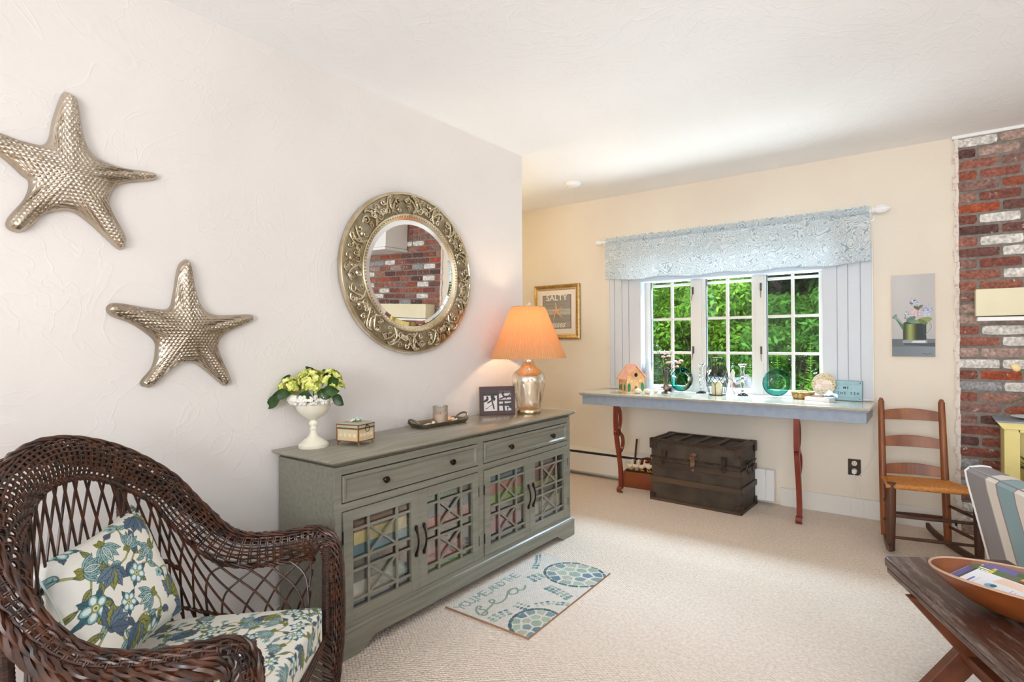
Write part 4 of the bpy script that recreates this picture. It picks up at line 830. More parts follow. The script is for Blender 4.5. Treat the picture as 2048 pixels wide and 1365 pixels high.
# ------------------------------------------------------------ pictures on the window wall
def salty_picture():
    x0, x1, z0, z1 = -3.256, -2.729, 1.249, 1.765; t = thing('framed_print', 'gold framed grey wood print lettered SALTY with a peach starfish', 'picture', ((x0+x1)/2, YB-.0, z0)); yf = YB-.002
    mg = mat('gold_leaf', (204, 170, 112), (170, 136, 84), rough=.35, metal=.85, scale=40)
    def fr(name, o, wd, y0, y1, m, mid=None):
        b = MB(); A, B_, Cc, D = x0+o, x1-o, z0+o, z1-o; ym = (y0+y1)/2 if mid is None else mid
        rings = [[(A+s, y, Cc+s), (B_-s, y, Cc+s), (B_-s, y, D-s), (A+s, y, D-s)] for s, y in ((0, yf), (0, y0), (wd*.35, ym), (wd, y1), (wd, yf))]
        vs = [q for r_ in rings for q in r_]; b.add(vs, [(i*4+k, i*4+(k+1) % 4, i*4+4+(k+1) % 4, i*4+4+k) for i in range(4) for k in range(4)]); return b.build(name, m, t, world=True, smooth=False)
    fr('outer_frame', 0, .034, YB-.018, YB-.024, mg, YB-.03); fr('inner_frame', .034, .018, YB-.018, YB-.012, mat('pale_gold', (226, 208, 170), rough=.35, metal=.7), YB-.02)
    b = MB(); b.box(x0+.05, x1-.05, yf-.008, yf-.004, z0+.05, z1-.05); b.build('mat_board', mat('ivory_mat', (232, 222, 214), rough=.8), t, world=True)
    fr('fillet', .098, .006, YB-.012, YB-.012, mat('brown_fillet', (120, 84, 60), rough=.5))
    a0, a1, c0, c1 = x0+.103, x1-.103, z0+.103, z1-.103; W, Hh = a1-a0, c1-c0; cv = Canvas(W, Hh, (170, 166, 162), 420); rn = random.Random(1)
    for i in range(5):
        s = Hh/5; cv.poly([(0, s*i), (W, s*i), (W, s*i+s*.96), (0, s*i+s*.96)], rn.choice([(182, 178, 172), (160, 156, 152), (172, 166, 158), (150, 146, 142)]))
        for k in range(9): y = s*i+rn.uniform(0, s); cv.line([(rn.uniform(0, W*.5), y), (rn.uniform(W*.5, W), y+.002)], .0015, (120, 114, 110), .6)
        cv.line([(0, s*i), (W, s*i)], .002, (96, 90, 86))
    b = cv.mesh(lambda u, v: (a0+W*u, yf-.009, c0+Hh*v)); b.build('print', vcmat('wood_print', .6), t, world=True, colors=cv.rgba(), smooth=False)
    b = MB(); cx, cz = (a0+a1)/2, (c0+c1)/2+.005
    for k in range(5):
        a = R(90+8)+k*2*PI/5; L = (.088, .07, .098, .09, .07)[k]; pr = MB(); b.tube([(cx, yf-.0105, cz), (cx+L*.5*math.cos(a), yf-.0105, cz+L*.5*math.sin(a)), (cx+L*math.cos(a+.06), yf-.0105, cz+L*math.sin(a+.06))], [.0125, .0075, .002], 8)
    b.build('starfish_motif', mat('peach', (226, 178, 140), rough=.6), t, world=True)
    for s, size, dz, sh in (('SALTY', .078, .128, 0), ('kisses', .082, -.128, .35)):
        v, f = text_verts(s, size, .0005, sh, .0012); b = MB(); b.add([(cx+p.x*(1.12 if sh == 0 else 1.0), yf-.0105-p.z, cz+dz+p.y) for p in v], f); b.build('lettering', mat('cream_letter', (232, 224, 212), rough=.6), t, world=True, smooth=False)
salty_picture()

def painting():
    x0, x1, z0, z1 = -.229, .012, 1.116, 1.656; W, Hh = x1-x0, z1-z0; t = thing('canvas_painting', 'unframed canvas of a green watering can holding hydrangeas', 'painting', ((x0+x1)/2, YB, z0), 0)
    b = MB(); b.box(x0, x1, YB-.022, YB, z0, z1); b.build('stretcher', mat('canvas_edge', (226, 206, 184), rough=.8), t, world=True)
    cv = Canvas(W, Hh, (196, 190, 186), 640); a = cv.a; Y = cv.Y/Hh; X = cv.X/W; rn = random.Random(7)
    base = np.array(srgb(188, 184, 182))*(1-.25*np.clip(.9-Y-X*.3, 0, 1))[..., None]; a[:] = base+np.clip(np.sin(X*3+1), 0, 1)[..., None]*.05
    gy = .215; q = Y < gy; a[q] = (np.array(srgb(112, 120, 126))*(.7+.6*X[..., None]*.5+.35*(Y[..., None] < .12)))[q]
    f = lambda p: [(x*W, y*Hh) for x, y in p]
    cv.poly(f([(.26, .165), (.82, .165), (1, .17), (1, .12), (.85, .125), (.3, .14)]), (66, 70, 76), .8)
    cx0, cx1 = .265, .80; n = 40
    for i in range(n):
        u = i/n; x = cx0+(cx1-cx0)*u; g = .25+.75*math.exp(-((u-.3)/.2)**2)+.25*math.exp(-((u-.9)/.06)**2); col = tuple(int(min(255, c*g)) for c in (150, 162, 92)) if u < .6 else tuple(int(c*(.4+g*.9)) for c in (60, 78, 70))
        cv.poly(f([(x, .19), (x+(cx1-cx0)/n*1.1, .19), (x+(cx1-cx0)/n*1.1-.0, .41), (x, .41)]), col)
    cv.poly(f([(.245, .165), (.82, .16), (.82, .2), (.26, .2)]), (150, 154, 156)); cv.poly(f([(.45, .17), (.78, .168), (.78, .192), (.5, .19)]), (222, 222, 218))
    cv.poly(f([(.28, .395), (.80, .40), (.72, .43), (.42, .44), (.3, .42)]), (46, 58, 52)); cv.ell(.53*W, .415*Hh, .24*W, .018*Hh, (58, 74, 62))
    cv.poly(f([(.27, .31), (.28, .40), (.14, .475), (.05, .48), (.02, .475), (.1, .45)]), (86, 110, 96)); cv.line(f([(.26, .4), (.1, .475)]), .006, (168, 184, 170)); cv.poly(f([(.0, .475), (.09, .52), (.14, .51), (.1, .45), (.03, .465)]), (128, 150, 138)); cv.line(f([(.01, .475), (.1, .515)]), .003, (60, 80, 72))
    cv.line([( (.8+.12*math.sin(t_))*W, (.27+.19*t_/PI)*Hh) for t_ in np.linspace(0, PI, 12)], .007, (150, 150, 142)); cv.line([((.81+.13*math.sin(t_))*W, (.265+.2*t_/PI)*Hh) for t_ in np.linspace(0, PI, 12)], .0025, (214, 212, 200))
    cv.line(f([(.6, .48), (.62, .56), (.6, .62), (.58, .66)]), .003, (90, 100, 60))
    for (x, y, r, cols) in ((.53, .655, .11, [(196, 204, 222), (150, 160, 190), (70, 70, 90)]), (.38, .50, .10, [(214, 214, 226), (160, 150, 180), (90, 90, 130)]), (.55, .54, .13, [(222, 170, 186), (206, 140, 166), (236, 200, 208)]), (.82, .57, .13, [(120, 116, 170), (160, 156, 200), (190, 190, 220)]), (.82, .5, .1, [(200, 206, 226), (168, 176, 206)])):
        for k in range(70): rr = r*math.sqrt(rn.random()); a_ = rn.uniform(0, 6.28); cv.ell((x+rr*math.cos(a_))*W, (y+rr*.5*math.sin(a_))*Hh, rn.uniform(.002, .005), rn.uniform(.0015, .004), rn.choice(cols), rn.random()*3)
    for (x, y, l_, a_, c) in ((.5, .43, .035, 2.9, (110, 140, 118)), (.75, .44, .045, .2, (140, 150, 80)), (.66, .6, .02, .7, (100, 110, 70)), (.45, .46, .03, .4, (88, 120, 100)), (.58, .59, .02, 2.5, (80, 92, 60)), (.72, .42, .03, -.5, (100, 120, 70))): cv.ell(x*W, y*Hh, l_, l_*.42, c, a_)
    cv.line(f([(.7, .035), (.78, .04), (.8, .02), (.86, .04), (.95, .03)]), .002, (40, 40, 44))
    b = cv.mesh(lambda u, v: (x0+W*u, YB-.0225, z0+Hh*v)); b.build('painted_canvas', vcmat('oil_paint', .55, .25, 500), t, world=True, colors=cv.rgba(), smooth=False)
painting()

# ------------------------------------------------------------ curtain rod and valance
def rod():
    t = thing('curtain_rod', 'white curtain rod with fluted egg finials above the window', 'curtain rod', (-1.35, 4.08, 2.095)); zr = 2.093
    b = MB(); b.cyl((-2.42, 4.08, zr), (-.335, 4.08, zr), .0135, 16); b.build('rod', M_WHITE, t, world=True)
    for s, x in ((1, -.335), (-1, -2.42)):
        b = MB(); Mx = Matrix.Rotation(R(90*s), 4, 'Y'); k = 1 if s > 0 else .75
        b.lathe([(.013, 0), (.019, .004), (.019, .009), (.012, .013), (.018, .022), (.0265, .04), (.029, .056), (.024, .08), (.012, .1), (.004, .108), (0, .109)], (x, 4.08, zr), 40, flute=.07, nf=10, M=Mx @ Matrix.Scale(k, 4)); b.build('finial', M_WHITE, t, world=True)
        xx = x-s*.012; b = MB(); b.tube([(xx, 4.19, zr-.035), (xx, 4.13, zr-.035), (xx, 4.09, zr-.025), (xx, 4.08, zr-.014)], [.012, .011, .012, .014], 10); b.lathe([(.02, 0), (.022, .006), (.014, .01)], (xx, 4.188, zr-.035), 20, M=Matrix.Rotation(R(90), 4, 'X')); b.tube([(xx, 4.08+.016*math.cos(q), zr+.016*math.sin(q)) for q in np.linspace(-PI, 0, 9)], .005, 6); b.build('bracket', M_WHITE, t, world=True)
rod()
def valance():
    t = thing('valance', 'pale blue-grey damask valance gathered on the rod', 'valance', (-1.36, 4.06, 1.75)); rn = random.Random(12)
    X0, X1 = -2.385, -.345; nx = 420; zs = [1.745+(2.076-1.745)*j/22 for j in range(23)]+[2.08, 2.092, 2.104, 2.11, 2.118, 2.126]; ph = [rn.uniform(0, 6.28) for _ in range(6)]
    def yy(x, z):
        s = (x-X0)/(X1-X0); drop = max(0, (2.08-z)/.33); w1 = math.sin(s*34+ph[0]+math.sin(s*9+ph[1])*2.2)*.011; fine = math.sin(s*150+ph[2]+2*math.sin(s*31))*.0035*(1-drop)**2
        if z > 2.075: k = (z-2.075)/.05; return 4.08-.0165*math.cos((z-2.093)/.02*PI/2 if abs(z-2.093) < .02 else PI/2)-.002+fine*.8-(.004 if z > 2.112 else 0)*math.sin(s*190)
        return 4.064+(w1*.9-.006)*drop**.6+fine
    def hem(x): s = (x-X0)/(X1-X0); return .008*math.sin(s*26+1)+.012*(1-s)+(-.012 if s > .82 else 0)*0
    b = MB(); vs = []; 
    for j, z in enumerate(zs):
        for i in range(nx): x = X0+(X1-X0)*i/(nx-1); z_ = z+hem(x)*max(0, 1-j/10)+(.004*math.sin(i*.9)+.003*math.sin(i*.37) if j == len(zs)-1 else 0); vs.append((x, yy(x, z), z_))
    b.add(vs, [(j*nx+i, j*nx+i+1, (j+1)*nx+i+1, (j+1)*nx+i) for j in range(len(zs)-1) for i in range(nx-1)])
    m = bpy.data.materials.new('damask_sheer'); m.use_nodes = True; nn = m.node_tree.nodes; l = m.node_tree.links; nn.remove(nn['Principled BSDF'])
    tc_ = nn.new('ShaderNodeTexCoord'); mp = nn.new('ShaderNodeMapping'); mp.inputs['Scale'].default_value = (1, 0, 1); nz = nn.new('ShaderNodeTexNoise'); nz.inputs['Scale'].default_value = 11; nz.inputs['Detail'].default_value = 1; nz.inputs['Distortion'].default_value = 1.2
    wv = nn.new('ShaderNodeMath'); wv.operation = 'MULTIPLY'; wv.inputs[1].default_value = 48; sn = nn.new('ShaderNodeMath'); sn.operation = 'SINE'; cr = nn.new('ShaderNodeValToRGB')
    cr.color_ramp.elements[0].position = .35; cr.color_ramp.elements[1].position = .6; cr.color_ramp.elements[0].color = (*srgb(170, 188, 198), 1); cr.color_ramp.elements[1].color = (*srgb(232, 238, 242), 1)
    ab = nn.new('ShaderNodeMath'); ab.operation = 'ABSOLUTE'
    l.new(tc_.outputs['Object'], mp.inputs[0]); l.new(mp.outputs[0], nz.inputs[0]); l.new(nz.outputs[0], wv.inputs[0]); l.new(wv.outputs[0], sn.inputs[0]); l.new(sn.outputs[0], ab.inputs[0]); l.new(ab.outputs[0], cr.inputs[0])
    d = nn.new('ShaderNodeBsdfDiffuse'); tl = nn.new('ShaderNodeBsdfTranslucent'); mx = nn.new('ShaderNodeMixShader'); mx.inputs[0].default_value = .5; l.new(cr.outputs[0], d.inputs[0]); l.new(cr.outputs[0], tl.inputs[0]); l.new(d.outputs[0], mx.inputs[1]); l.new(tl.outputs[0], mx.inputs[2]); l.new(mx.outputs[0], nn['Material Output'].inputs[0])
    b.build('fabric', m, t, world=True, smooth=True)
    b = MB(); b.tube([(x, yy(x, 1.745)-.001, 1.745+hem(x)) for x in np.linspace(X0, X1, 260)], .0028, 5); b.build('hem', m, t, world=True)
    b = MB(); b.tube([(x, yy(x, 2.072)-.001, 2.072) for x in np.linspace(X0, X1, 200)], .0022, 5); b.build('rod_pocket_seam', m, t, world=True)
valance()

# ------------------------------------------------------------ wall shelf table and the things on it
ZS = .806
def wall_table():
    t = thing('console_table', 'long wall console with a pale top, blue-grey apron and two red scroll legs', 'table', (-1.39, 3.96, 0))
    x0, x1, y0 = -2.457, -.324, 3.733; b = MB(); pr = [(0, 0), (0, .010), (.004, .014), (.010, .016), (.010, ZS*0)]
    b.box(x0, x1, y0, YB-.024, ZS-.017, ZS); b.build('top', mat('console_top', (178, 168, 148), (170, 160, 141), rough=.18, scale=30, coat=.4), t, world=True, bevel=.004)
    b = MB(); b.box(x0+.008, x1-.008, y0+.006, YB-.025, ZS-.026, ZS-.0172); b.build('top_moulding', M_BLUEG, t, world=True, bevel=.003)
    b = MB(); b.box(x0+.022, x1-.022, y0+.022, y0+.042, .708, ZS-.026); b.box(x0+.022, x0+.042, y0+.042, YB-.025, .708, ZS-.026); b.box(x1-.042, x1-.022, y0+.042, YB-.025, .708, ZS-.026); b.build('apron', M_BLUEG, t, world=True, bevel=.002)
    mr = mat('red_brown_leg', (128, 48, 30), (104, 36, 24), rough=.35, scale=12, coat=.3)
    for xl, dz in ((-2.128, 0), (-.757, 0)):
        dy = 0 if xl < -1 else -.012; L = MB()
        cen = [(3.775, .710), (3.772, .66), (3.770, .60), (3.773, .53), (3.785, .45), (3.803, .37), (3.826, .29), (3.842, .21), (3.850, .13), (3.850, .06), (3.846, .03)]
        def strip(pts, th, w0, w1):
            P = [Vector((0, y+dy, z)) for y, z in pts]; vs = []
            for i, p in enumerate(P):
                d = (P[min(i+1, len(P)-1)]-P[max(i-1, 0)]).normalized(); n_ = Vector((0, -d.z, d.y)); 
                vs += [(xl+w0, *(p+n_*th/2)[1:]), (xl+w1, *(p+n_*th/2)[1:]), (xl+w1, *(p-n_*th/2)[1:]), (xl+w0, *(p-n_*th/2)[1:])]
            m = len(P); return vs, [(i*4+k, i*4+(k+1) % 4, i*4+4+(k+1) % 4, i*4+4+k) for i in range(m-1) for k in range(4)]+[(3, 2, 1, 0), tuple((m-1)*4+k for k in range(4))]
        L.add(*strip(cen, .022, -.017, .017)); leg = L.build('leg', mr, t, world=True, smooth=True, bevel=.001)
        for pts in ([(3.784+.066*math.sin(q), .60+.105*math.cos(q)) for q in np.linspace(0, PI*1.15, 16)], [(3.80+.09*math.sin(q), .405+.085*math.cos(q)) for q in np.linspace(.05, PI*.95, 16)], [(3.795+.035*math.sin(q), .49+.022*math.cos(q)) for q in np.linspace(0, PI*1.5, 10)]):
            s = MB(); s.add(*strip(pts, .012, -.0135, .0135)); s.build('scroll', mr, leg, world=True, smooth=True)
        s = MB(); s.add(*strip([(3.838+.022*math.sin(q), .024+.021*math.cos(q)) for q in np.linspace(.9, -PI*1.1, 14)], .01, -.02, .02)); s.build('foot_scroll', mr, leg, world=True, smooth=True)
M_BLUEG = mat('blue_grey_paint', (152, 162, 176), (144, 154, 168), rough=.45, scale=20)
wall_table()

def birdhouse():
    n = Vector((.797, -.525, 0)); rz = math.atan2(n.y, n.x)+PI/2; t = thing('ceramic_birdhouse', 'orange painted ceramic cottage birdhouse with a pink roof on the console', 'birdhouse', (-2.085, 3.965, ZS), rz)
    # local: front faces -y
    mw = mat('terracotta_wash', (226, 150, 88), (238, 200, 150), rough=.45, scale=22); w_, d_, he, ha = .082, .07, .125, .215
    b = MB(); b.prism([(-w_, .008), (w_, .008), (w_, he), (0, ha), (-w_, he)], lambda x, z: (x, -d_, z), lambda x, z: (x, d_, z)); b.build('body', mw, t, bevel=.002, smooth=False)
    b = MB(); b.box(-w_-.006, w_+.006, -d_-.012, d_+.006, 0, .009); b.build('base', mat('cream_base', (226, 208, 176), rough=.5), t, bevel=.002)
    mr = mat('pink_roof', (236, 184, 164), (226, 160, 130), rough=.45, scale=25)
    for s in (-1, 1):
        b = MB(); k = (ha-he)/w_; e = w_+.022; th = .012
        b.prism([(0, ha+.003), (s*e, ha+.003-k*e), (s*e, ha+.003-k*e+th), (0, ha+.003+th*1.3)][::s], lambda x, z: (x, -d_-.014, z), lambda x, z: (x, d_+.01, z)); b.build('roof', mr, t, bevel=.002, smooth=False)
    Mx = Matrix.Translation((0, -d_, .145)) @ Matrix.Rotation(R(90), 4, 'X')
    b = MB(); b.lathe([(.017, -.001), (.026, 0), (.026, .005), (.017, .006), (.017, -.001)], n=24, M=Mx, cap=False); b.build('entry_ring', mat('pebble', (206, 176, 130), rough=.6), t)
    b = MB(); b.lathe([(.0178, .0015), (0, .0018)], n=20, M=Mx); b.build('entry_hole', M_BLACK, t)
    def flat(name, pts, m, y=-.001):
        b = MB(); b.prism(pts, lambda x, z: (x, -d_+.002, z), lambda x, z: (x, -d_-.003+y*0, z)); b.build(name, m, t, smooth=False)
    arch = lambda cx, w, h: [(cx-w, .01), (cx+w, .01), (cx+w, h)]+[(cx+w*math.cos(q), h+w*math.sin(q)) for q in np.linspace(0, PI, 9)[1:-1]]+[(cx-w, h)]
    flat('door_arch', arch(0, .021, .05), mat('stone_wash', (222, 200, 160), rough=.6)); b = MB(); b.prism(arch(0, .013, .045), lambda x, z: (x, -d_, z), lambda x, z: (x, -d_-.0045, z)); b.build('door', mat('amber_door', (160, 112, 40), rough=.4), t)
    for x in (-.04, .04): flat('window', [(x-.011, .085), (x+.011, .085), (x+.011, .105), (x-.011, .105)], mat('window_cream', (232, 214, 150), rough=.5))
    mg = mat('shrub_green', (52, 124, 92), (70, 140, 96), rough=.5, scale=60)
    for x in (-.062, .062): b = MB(); b.sph((x, -d_-.002, .045), .016, 12, 10, (1, .45, 2.2)); b.build('painted_shrub', mg, t)
    for y in (-.035, .02, .05):
        b = MB(); b.sph((-w_-.001, y, .043), .013, 10, 8, (.35, 1, 2.2)); b.build('painted_shrub', mg, t)
birdhouse()
def egg(loc, r, lab, flat_=.8):
    b = MB(); b.sph((0, 0, r*flat_), r, 16, 10, (1.2, 1, flat_)); o = b.build('pebble', mat('pebble_cream', (236, 220, 196), rough=.35, subs=.1), smooth=True); o.location = (loc[0], loc[1], ZS+.0002); tag(o, lab, 'stone', 'pale round stones in front of the birdhouse')
egg((-1.972, 3.86, 0), .026, 'pale round stone in front of the birdhouse, leftmost of three'); egg((-1.905, 3.888, 0), .026, 'pale round stone in front of the birdhouse, middle of three'); egg((-1.872, 3.975, 0), .02, 'pale round stone right of the birdhouse, rightmost and smallest of three')
def cone_tree():
    t = thing('glass_cone', 'frosted white glass cone standing behind the birdhouse', 'ornament', (-2.06, 4.225, ZS)); b = MB(); b.lathe([(0, 0), (.034, 0), (.036, .006), (.034, .1), (.03, .16), (.022, .22), (.012, .27), (.0, .295)], n=24, flute=.06, nf=9); b.build('cone', mat('frosted_glass', (232, 240, 246), rough=.3, trans=.5, ior=1.3), t)
    b = MB()
    for z in (.10, .16, .215): b.tube([(r_*math.cos(q), r_*math.sin(q), z+.006*math.sin(q*3)) for r_ in [.037-(z-.08)*.12] for q in np.linspace(0, 2*PI, 25)[:-1]], .0022, 5, closed=True)
    b.build('silver_spiral', mat('pale_aqua', (200, 222, 226), rough=.3, metal=.3), t)
cone_tree()

def rose_vase():
    P = Vector((-1.80, 4.02, ZS)); t = thing('bud_vase', 'slim crystal vase in a pewter cupped base, holding pink roses', 'vase', P)
    b = MB(); b.lathe([(.016, .045), (.017, .06), (.022, .10), (.026, .145), (.024, .17), (.028, .185), (.0265, .185), (.0225, .168), (.0245, .145), (.02, .1), (.014, .06), (0, .05)], n=24); b.build('glass', thin_glass('vase_glass', (238, 242, 238), 2), t)
    b = MB(); b.lathe([(0, 0), (.038, 0), (.040, .003), (.034, .008), (.018, .014), (.012, .02), (.024, .03), (.025, .045), (.019, .07), (.0165, .07), (.02, .05), (.0, .04)], n=24, flute=.08, nf=8); b.build('pewter_base', mat('antique_pewter', (140, 122, 106), (90, 76, 66), rough=.4, metal=.8, scale=80), t)
    t2 = thing('rose_bunch', 'loose bunch of small pink roses with dark foliage in the slim vase', 'flowers', P+Vector((0, 0, .16))); rn = random.Random(8); rv = Vector((.835, .55, 0)); fv = Vector((.55, -.835, 0))
    base = P+Vector((0, 0, .06)); ml = mat('rose_leaf', (46, 66, 30), (30, 46, 22), rough=.5, scale=30); st = MB(); lv = MB(); mp = mat('pink_petal', (244, 188, 176), (250, 214, 204), rough=.5, scale=60, subs=.15)
    tips = [(.01, .33, 1), (.05, .335, 1), (.018, .30, 1), (-.02, .295, 1), (.075, .255, 1), (.10, .245, 1), (.118, .262, 1), (.035, .25, 1), (.015, .247, 1), (.087, .215, 1), (-.07, .38, 0), (-.075, .34, 0), (-.11, .245, 0), (-.135, .25, 0), (-.10, .21, 0), (-.06, .235, 0), (-.04, .19, 0), (.055, .2, 0), (.02, .2, 0), (-.02, .17, 0), (-.065, .285, 0)]
    for x, z, fl in tips:
        tip = P+rv*x+fv*rn.uniform(-.02, .02)+Vector((0, 0, z)); mid = base.lerp(tip, .55)+Vector((0, 0, .02))-rv*x*.15; st.tube([base, base.lerp(mid, .6)+Vector((0, 0, .01)), mid, tip], [.0014]*4, 5)
        if fl:
            b = MB(); b.sph(tip, .0085, 8, 6, (1, 1, .9))
            for lay in range(2):
                for k in range(5):
                    a = k*1.257+lay*.6; d = Vector((math.cos(a), math.sin(a), 0)); c = tip+d*(.007+.005*lay)+Vector((0, 0, .002-lay*.004)); b.sph(c, .0082, 7, 5, (1, 1, .8))
            b.build('rose', mp, t2, world=True)
        for k in range(11 if not fl else 5):
            q = rn.uniform(.35, 1); c = mid.lerp(tip, q) if rn.random() < .6 else base.lerp(mid, .5+q*.5); a = rn.uniform(0, 6.28); d = Vector((math.cos(a), math.sin(a), rn.uniform(-.2, .6))).normalized(); s = d.cross(Vector((0, 0, 1))).normalized(); L = rn.uniform(.016, .028)
            lv.add([c, c+d*L*.5+s*L*.28, c+d*L, c+d*L*.5-s*L*.28], [(0, 1, 2, 3)])
    st.build('stems', ml, t2, world=True); lv.build('foliage', ml, t2, world=True, smooth=False)
rose_vase()
t = thing('pewter_dish', 'small dark footed dish behind the rose vase', 'dish', (-1.862, 4.20, ZS)); b = MB(); b.lathe([(0, 0), (.03, 0), (.028, .006), (.018, .012), (.03, .018), (.062, .026), (.066, .032), (.06, .03), (.03, .022), (0, .021)], n=28); b.build('bowl', mat('dark_brown_metal', (72, 52, 42), rough=.4, metal=.5), t)

def glass_plate(loc, r, lab, rz, tilt):
    t = thing('glass_plate', lab, 'plate', loc, rz); Mx = Matrix.Rotation(R(90-tilt), 4, 'X'); m = bpy.data.materials.get('teal_glass')
    if m is None:
        m = thin_glass('teal_glass', (112, 208, 198), 1.6); m2 = thin_glass('deep_teal_rim', (60, 160, 160), 2); m3 = thin_glass('green_well', (120, 214, 160), 1.5)
    m2 = bpy.data.materials['deep_teal_rim']; m3 = bpy.data.materials['green_well']; c = Vector((0, 0, r*math.cos(R(tilt))+.003)); Mm = Matrix.Translation(c) @ Mx
    b = MB(); b.lathe([(r*.62, .002), (r*.8, .010), (r*.95, .016), (r*.95, .020), (r*.8, .014), (r*.62, .007)], n=56, M=Mm, cap=False); b.build('rim_band', m, t)
    b = MB(); b.lathe([(0.0001, -.003), (r*.5, -.004), (r*.6, .0), (r*.62, .002)], n=56, M=Mm, cap=False); b.build('well', m3, t)
    b = MB(); b.tube([Mm @ Vector((r*.965*math.cos(a), r*.965*math.sin(a), .018)) for a in np.linspace(0, 2*PI, 65)[:-1]], r*.035, 8, closed=True); b.build('edge', m2, t)
    b = MB()
    for q in (.2, .42): b.tube([Mm @ Vector((r*q*math.cos(a), r*q*math.sin(a), -.002)) for a in np.linspace(0, 2*PI, 41)[:-1]], .0018, 6, closed=True)
    b.build('swirl', m2, t)
glass_plate((-1.725, 4.175, ZS), .098, 'teal green glass plate leaning on the window between rose vase and candlestick', 0, 12)
glass_plate((-.972, 4.165, ZS), .102, 'teal green glass plate leaning on the window left of the painted dish', 0, 12)
def candlestick(loc, lab):
    t = thing('crystal_candlestick', lab, 'candlestick', loc); b = MB()
    b.lathe([(0, 0), (.036, 0), (.041, .003), (.040, .008), (.022, .016), (.010, .024), (.009, .03), (.013, .036), (.016, .044), (.012, .052), (.009, .058), (.012, .068), (.017, .085), (.017, .1), (.011, .115), (.009, .122), (.016, .13), (.0175, .138), (.013, .146), (.010, .152), (.015, .16), (.016, .168), (.012, .176), (.013, .19), (.016, .21), (.022, .226), (.034, .236), (.036, .241), (.028, .24), (.013, .228), (.011, .205), (0, .204)], n=16); b.build('stem', thin_crystal, t)
thin_crystal = None
def _cr():
    global thin_crystal
    m = bpy.data.materials.new('cut_crystal'); m.use_nodes = True; n = m.node_tree.nodes; l = m.node_tree.links; b = n['Principled BSDF']; b.inputs['Base Color'].default_value = (.98, .98, .98, 1); b.inputs['Roughness'].default_value = .05; b.inputs['Transmission Weight'].default_value = 1; b.inputs['IOR'].default_value = 1.35; thin_crystal = m
_cr()
candlestick((-1.548, 4.135, ZS), 'clear crystal candlestick between the left glass plate and the lantern'); candlestick((-1.213, 4.115, ZS), 'clear crystal candlestick right of the lantern')

def lantern():
    t = thing('geometric_lantern', 'black wire geometric glass lantern on the console', 'lantern', (-1.402, 4.085, ZS), R(8)); n = 8; rb, rm, rt_, h = .062, .086, .052, .285; z1, z2, z3 = .085, .128, .182
    ring = lambda r, z, o: [(r*math.cos(2*PI*(k+o)/n), r*math.sin(2*PI*(k+o)/n), z) for k in range(n)]
    A, B_, Cm, D, E_ = ring(rb, .002, 0), ring(.078, z1, 0), ring(rm, z2, .5), ring(.078, z3, 0), ring(rt_, h, 0); b = MB(); r = .0026
    for k in range(n):
        j = (k-1) % n
        for p, q in ((A[k], A[(k+1) % n]), (A[k], B_[k]), (B_[k], Cm[k]), (B_[k], Cm[j]), (Cm[k], D[k]), (Cm[j], D[k]), (D[k], E_[k]), (E_[k], E_[(k+1) % n])): b.tube([p, q], r, 5)
    b.build('wire_frame', M_BLACK, t, smooth=False); g = MB(); vs = [tuple(v*.985 if i < 2 else v for i, v in enumerate(p)) for R_ in (A, B_, Cm, D, E_) for p in R_]; fs = []
    for k in range(n):
        a = (k+1) % n; fs += [(k, a, n+a, n+k), (n+k, n+a, 2*n+k), (n+k, 2*n+k, 3*n+k, 2*n+(k-1) % n), (2*n+k, 3*n+a, 3*n+k), (3*n+k, 3*n+a, 4*n+a, 4*n+k)]
    g.add(vs, fs); g.build('glass_panels', thin_glass('lantern_glass', (252, 253, 252), .3), t, smooth=False); b = MB(); b.prism([p[:2] for p in A], lambda x, y: (x, y, .0), lambda x, y: (x, y, .003)); b.build('base_plate', M_BLACK, t)
    t2 = thing('pillar_candle', 'ivory pillar candle inside the wire lantern', 'candle', (-1.402, 4.085, ZS+.0032)); b = MB(); b.lathe([(0, 0), (.041, 0), (.042, .003), (.042, .098), (.039, .102), (.03, .099), (0, .097)], n=28); b.build('wax', mat('ivory_wax', (240, 228, 190), rough=.5, subs=.2), t2); b = MB(); b.cyl((0, 0, .097), (.001, .001, .106), .0012, 6); b.build('wick', M_BLACK, t2)
lantern()
def seagull():
    t = thing('wooden_gull', 'white wooden seagull ornament with brown twig trim behind the lantern', 'ornament', (-1.335, 4.20, ZS)); m = mat('chalk_white', (236, 228, 224), (220, 210, 204), rough=.6, scale=30)
    b = MB(); b.tube([(-.06, 0, .095), (-.03, 0, .1), (.01, 0, .098), (.035, 0, .085)], [.008, .018, .018, .008], 10); b.build('body', m, t)
    for pts in ([(-.02, 0, .105), (.0, 0, .16), (.02, 0, .195), (.035, 0, .17), (.03, 0, .12), (.01, 0, .09)], [(.03, 0, .085), (.06, 0, .10), (.13, 0, .135), (.12, 0, .115), (.07, 0, .08), (.035, 0, .072)], [(-.05, 0, .115), (-.09, 0, .125), (-.10, 0, .115), (-.06, 0, .095)]):
        b = MB(); b.prism([(p[0], p[2]) for p in pts], lambda x, z: (x, -.004, z), lambda x, z: (x, .004, z)); b.build('wing', m, t, bevel=.0015)
    b = MB()
    for k in range(7): b.tube([(.005+.004*k, -.006, .12-.012*k), (.03, -.01, .10-.008*k), (.045+.003*k, -.005, .07-.004*k)], .002, 5)
    b.build('twig_trim', mat('twig', (140, 100, 82), rough=.7), t)
    b = MB(); b.tube([(.01, 0, .085), (.02, 0, .03), (.04, 0, .002)], [.012, .01, .013], 8); b.tube([(.02, 0, .085), (.05, -.004, .03), (.07, -.004, .003)], [.008, .006, .008], 8); b.build('stand', m, t)
seagull()
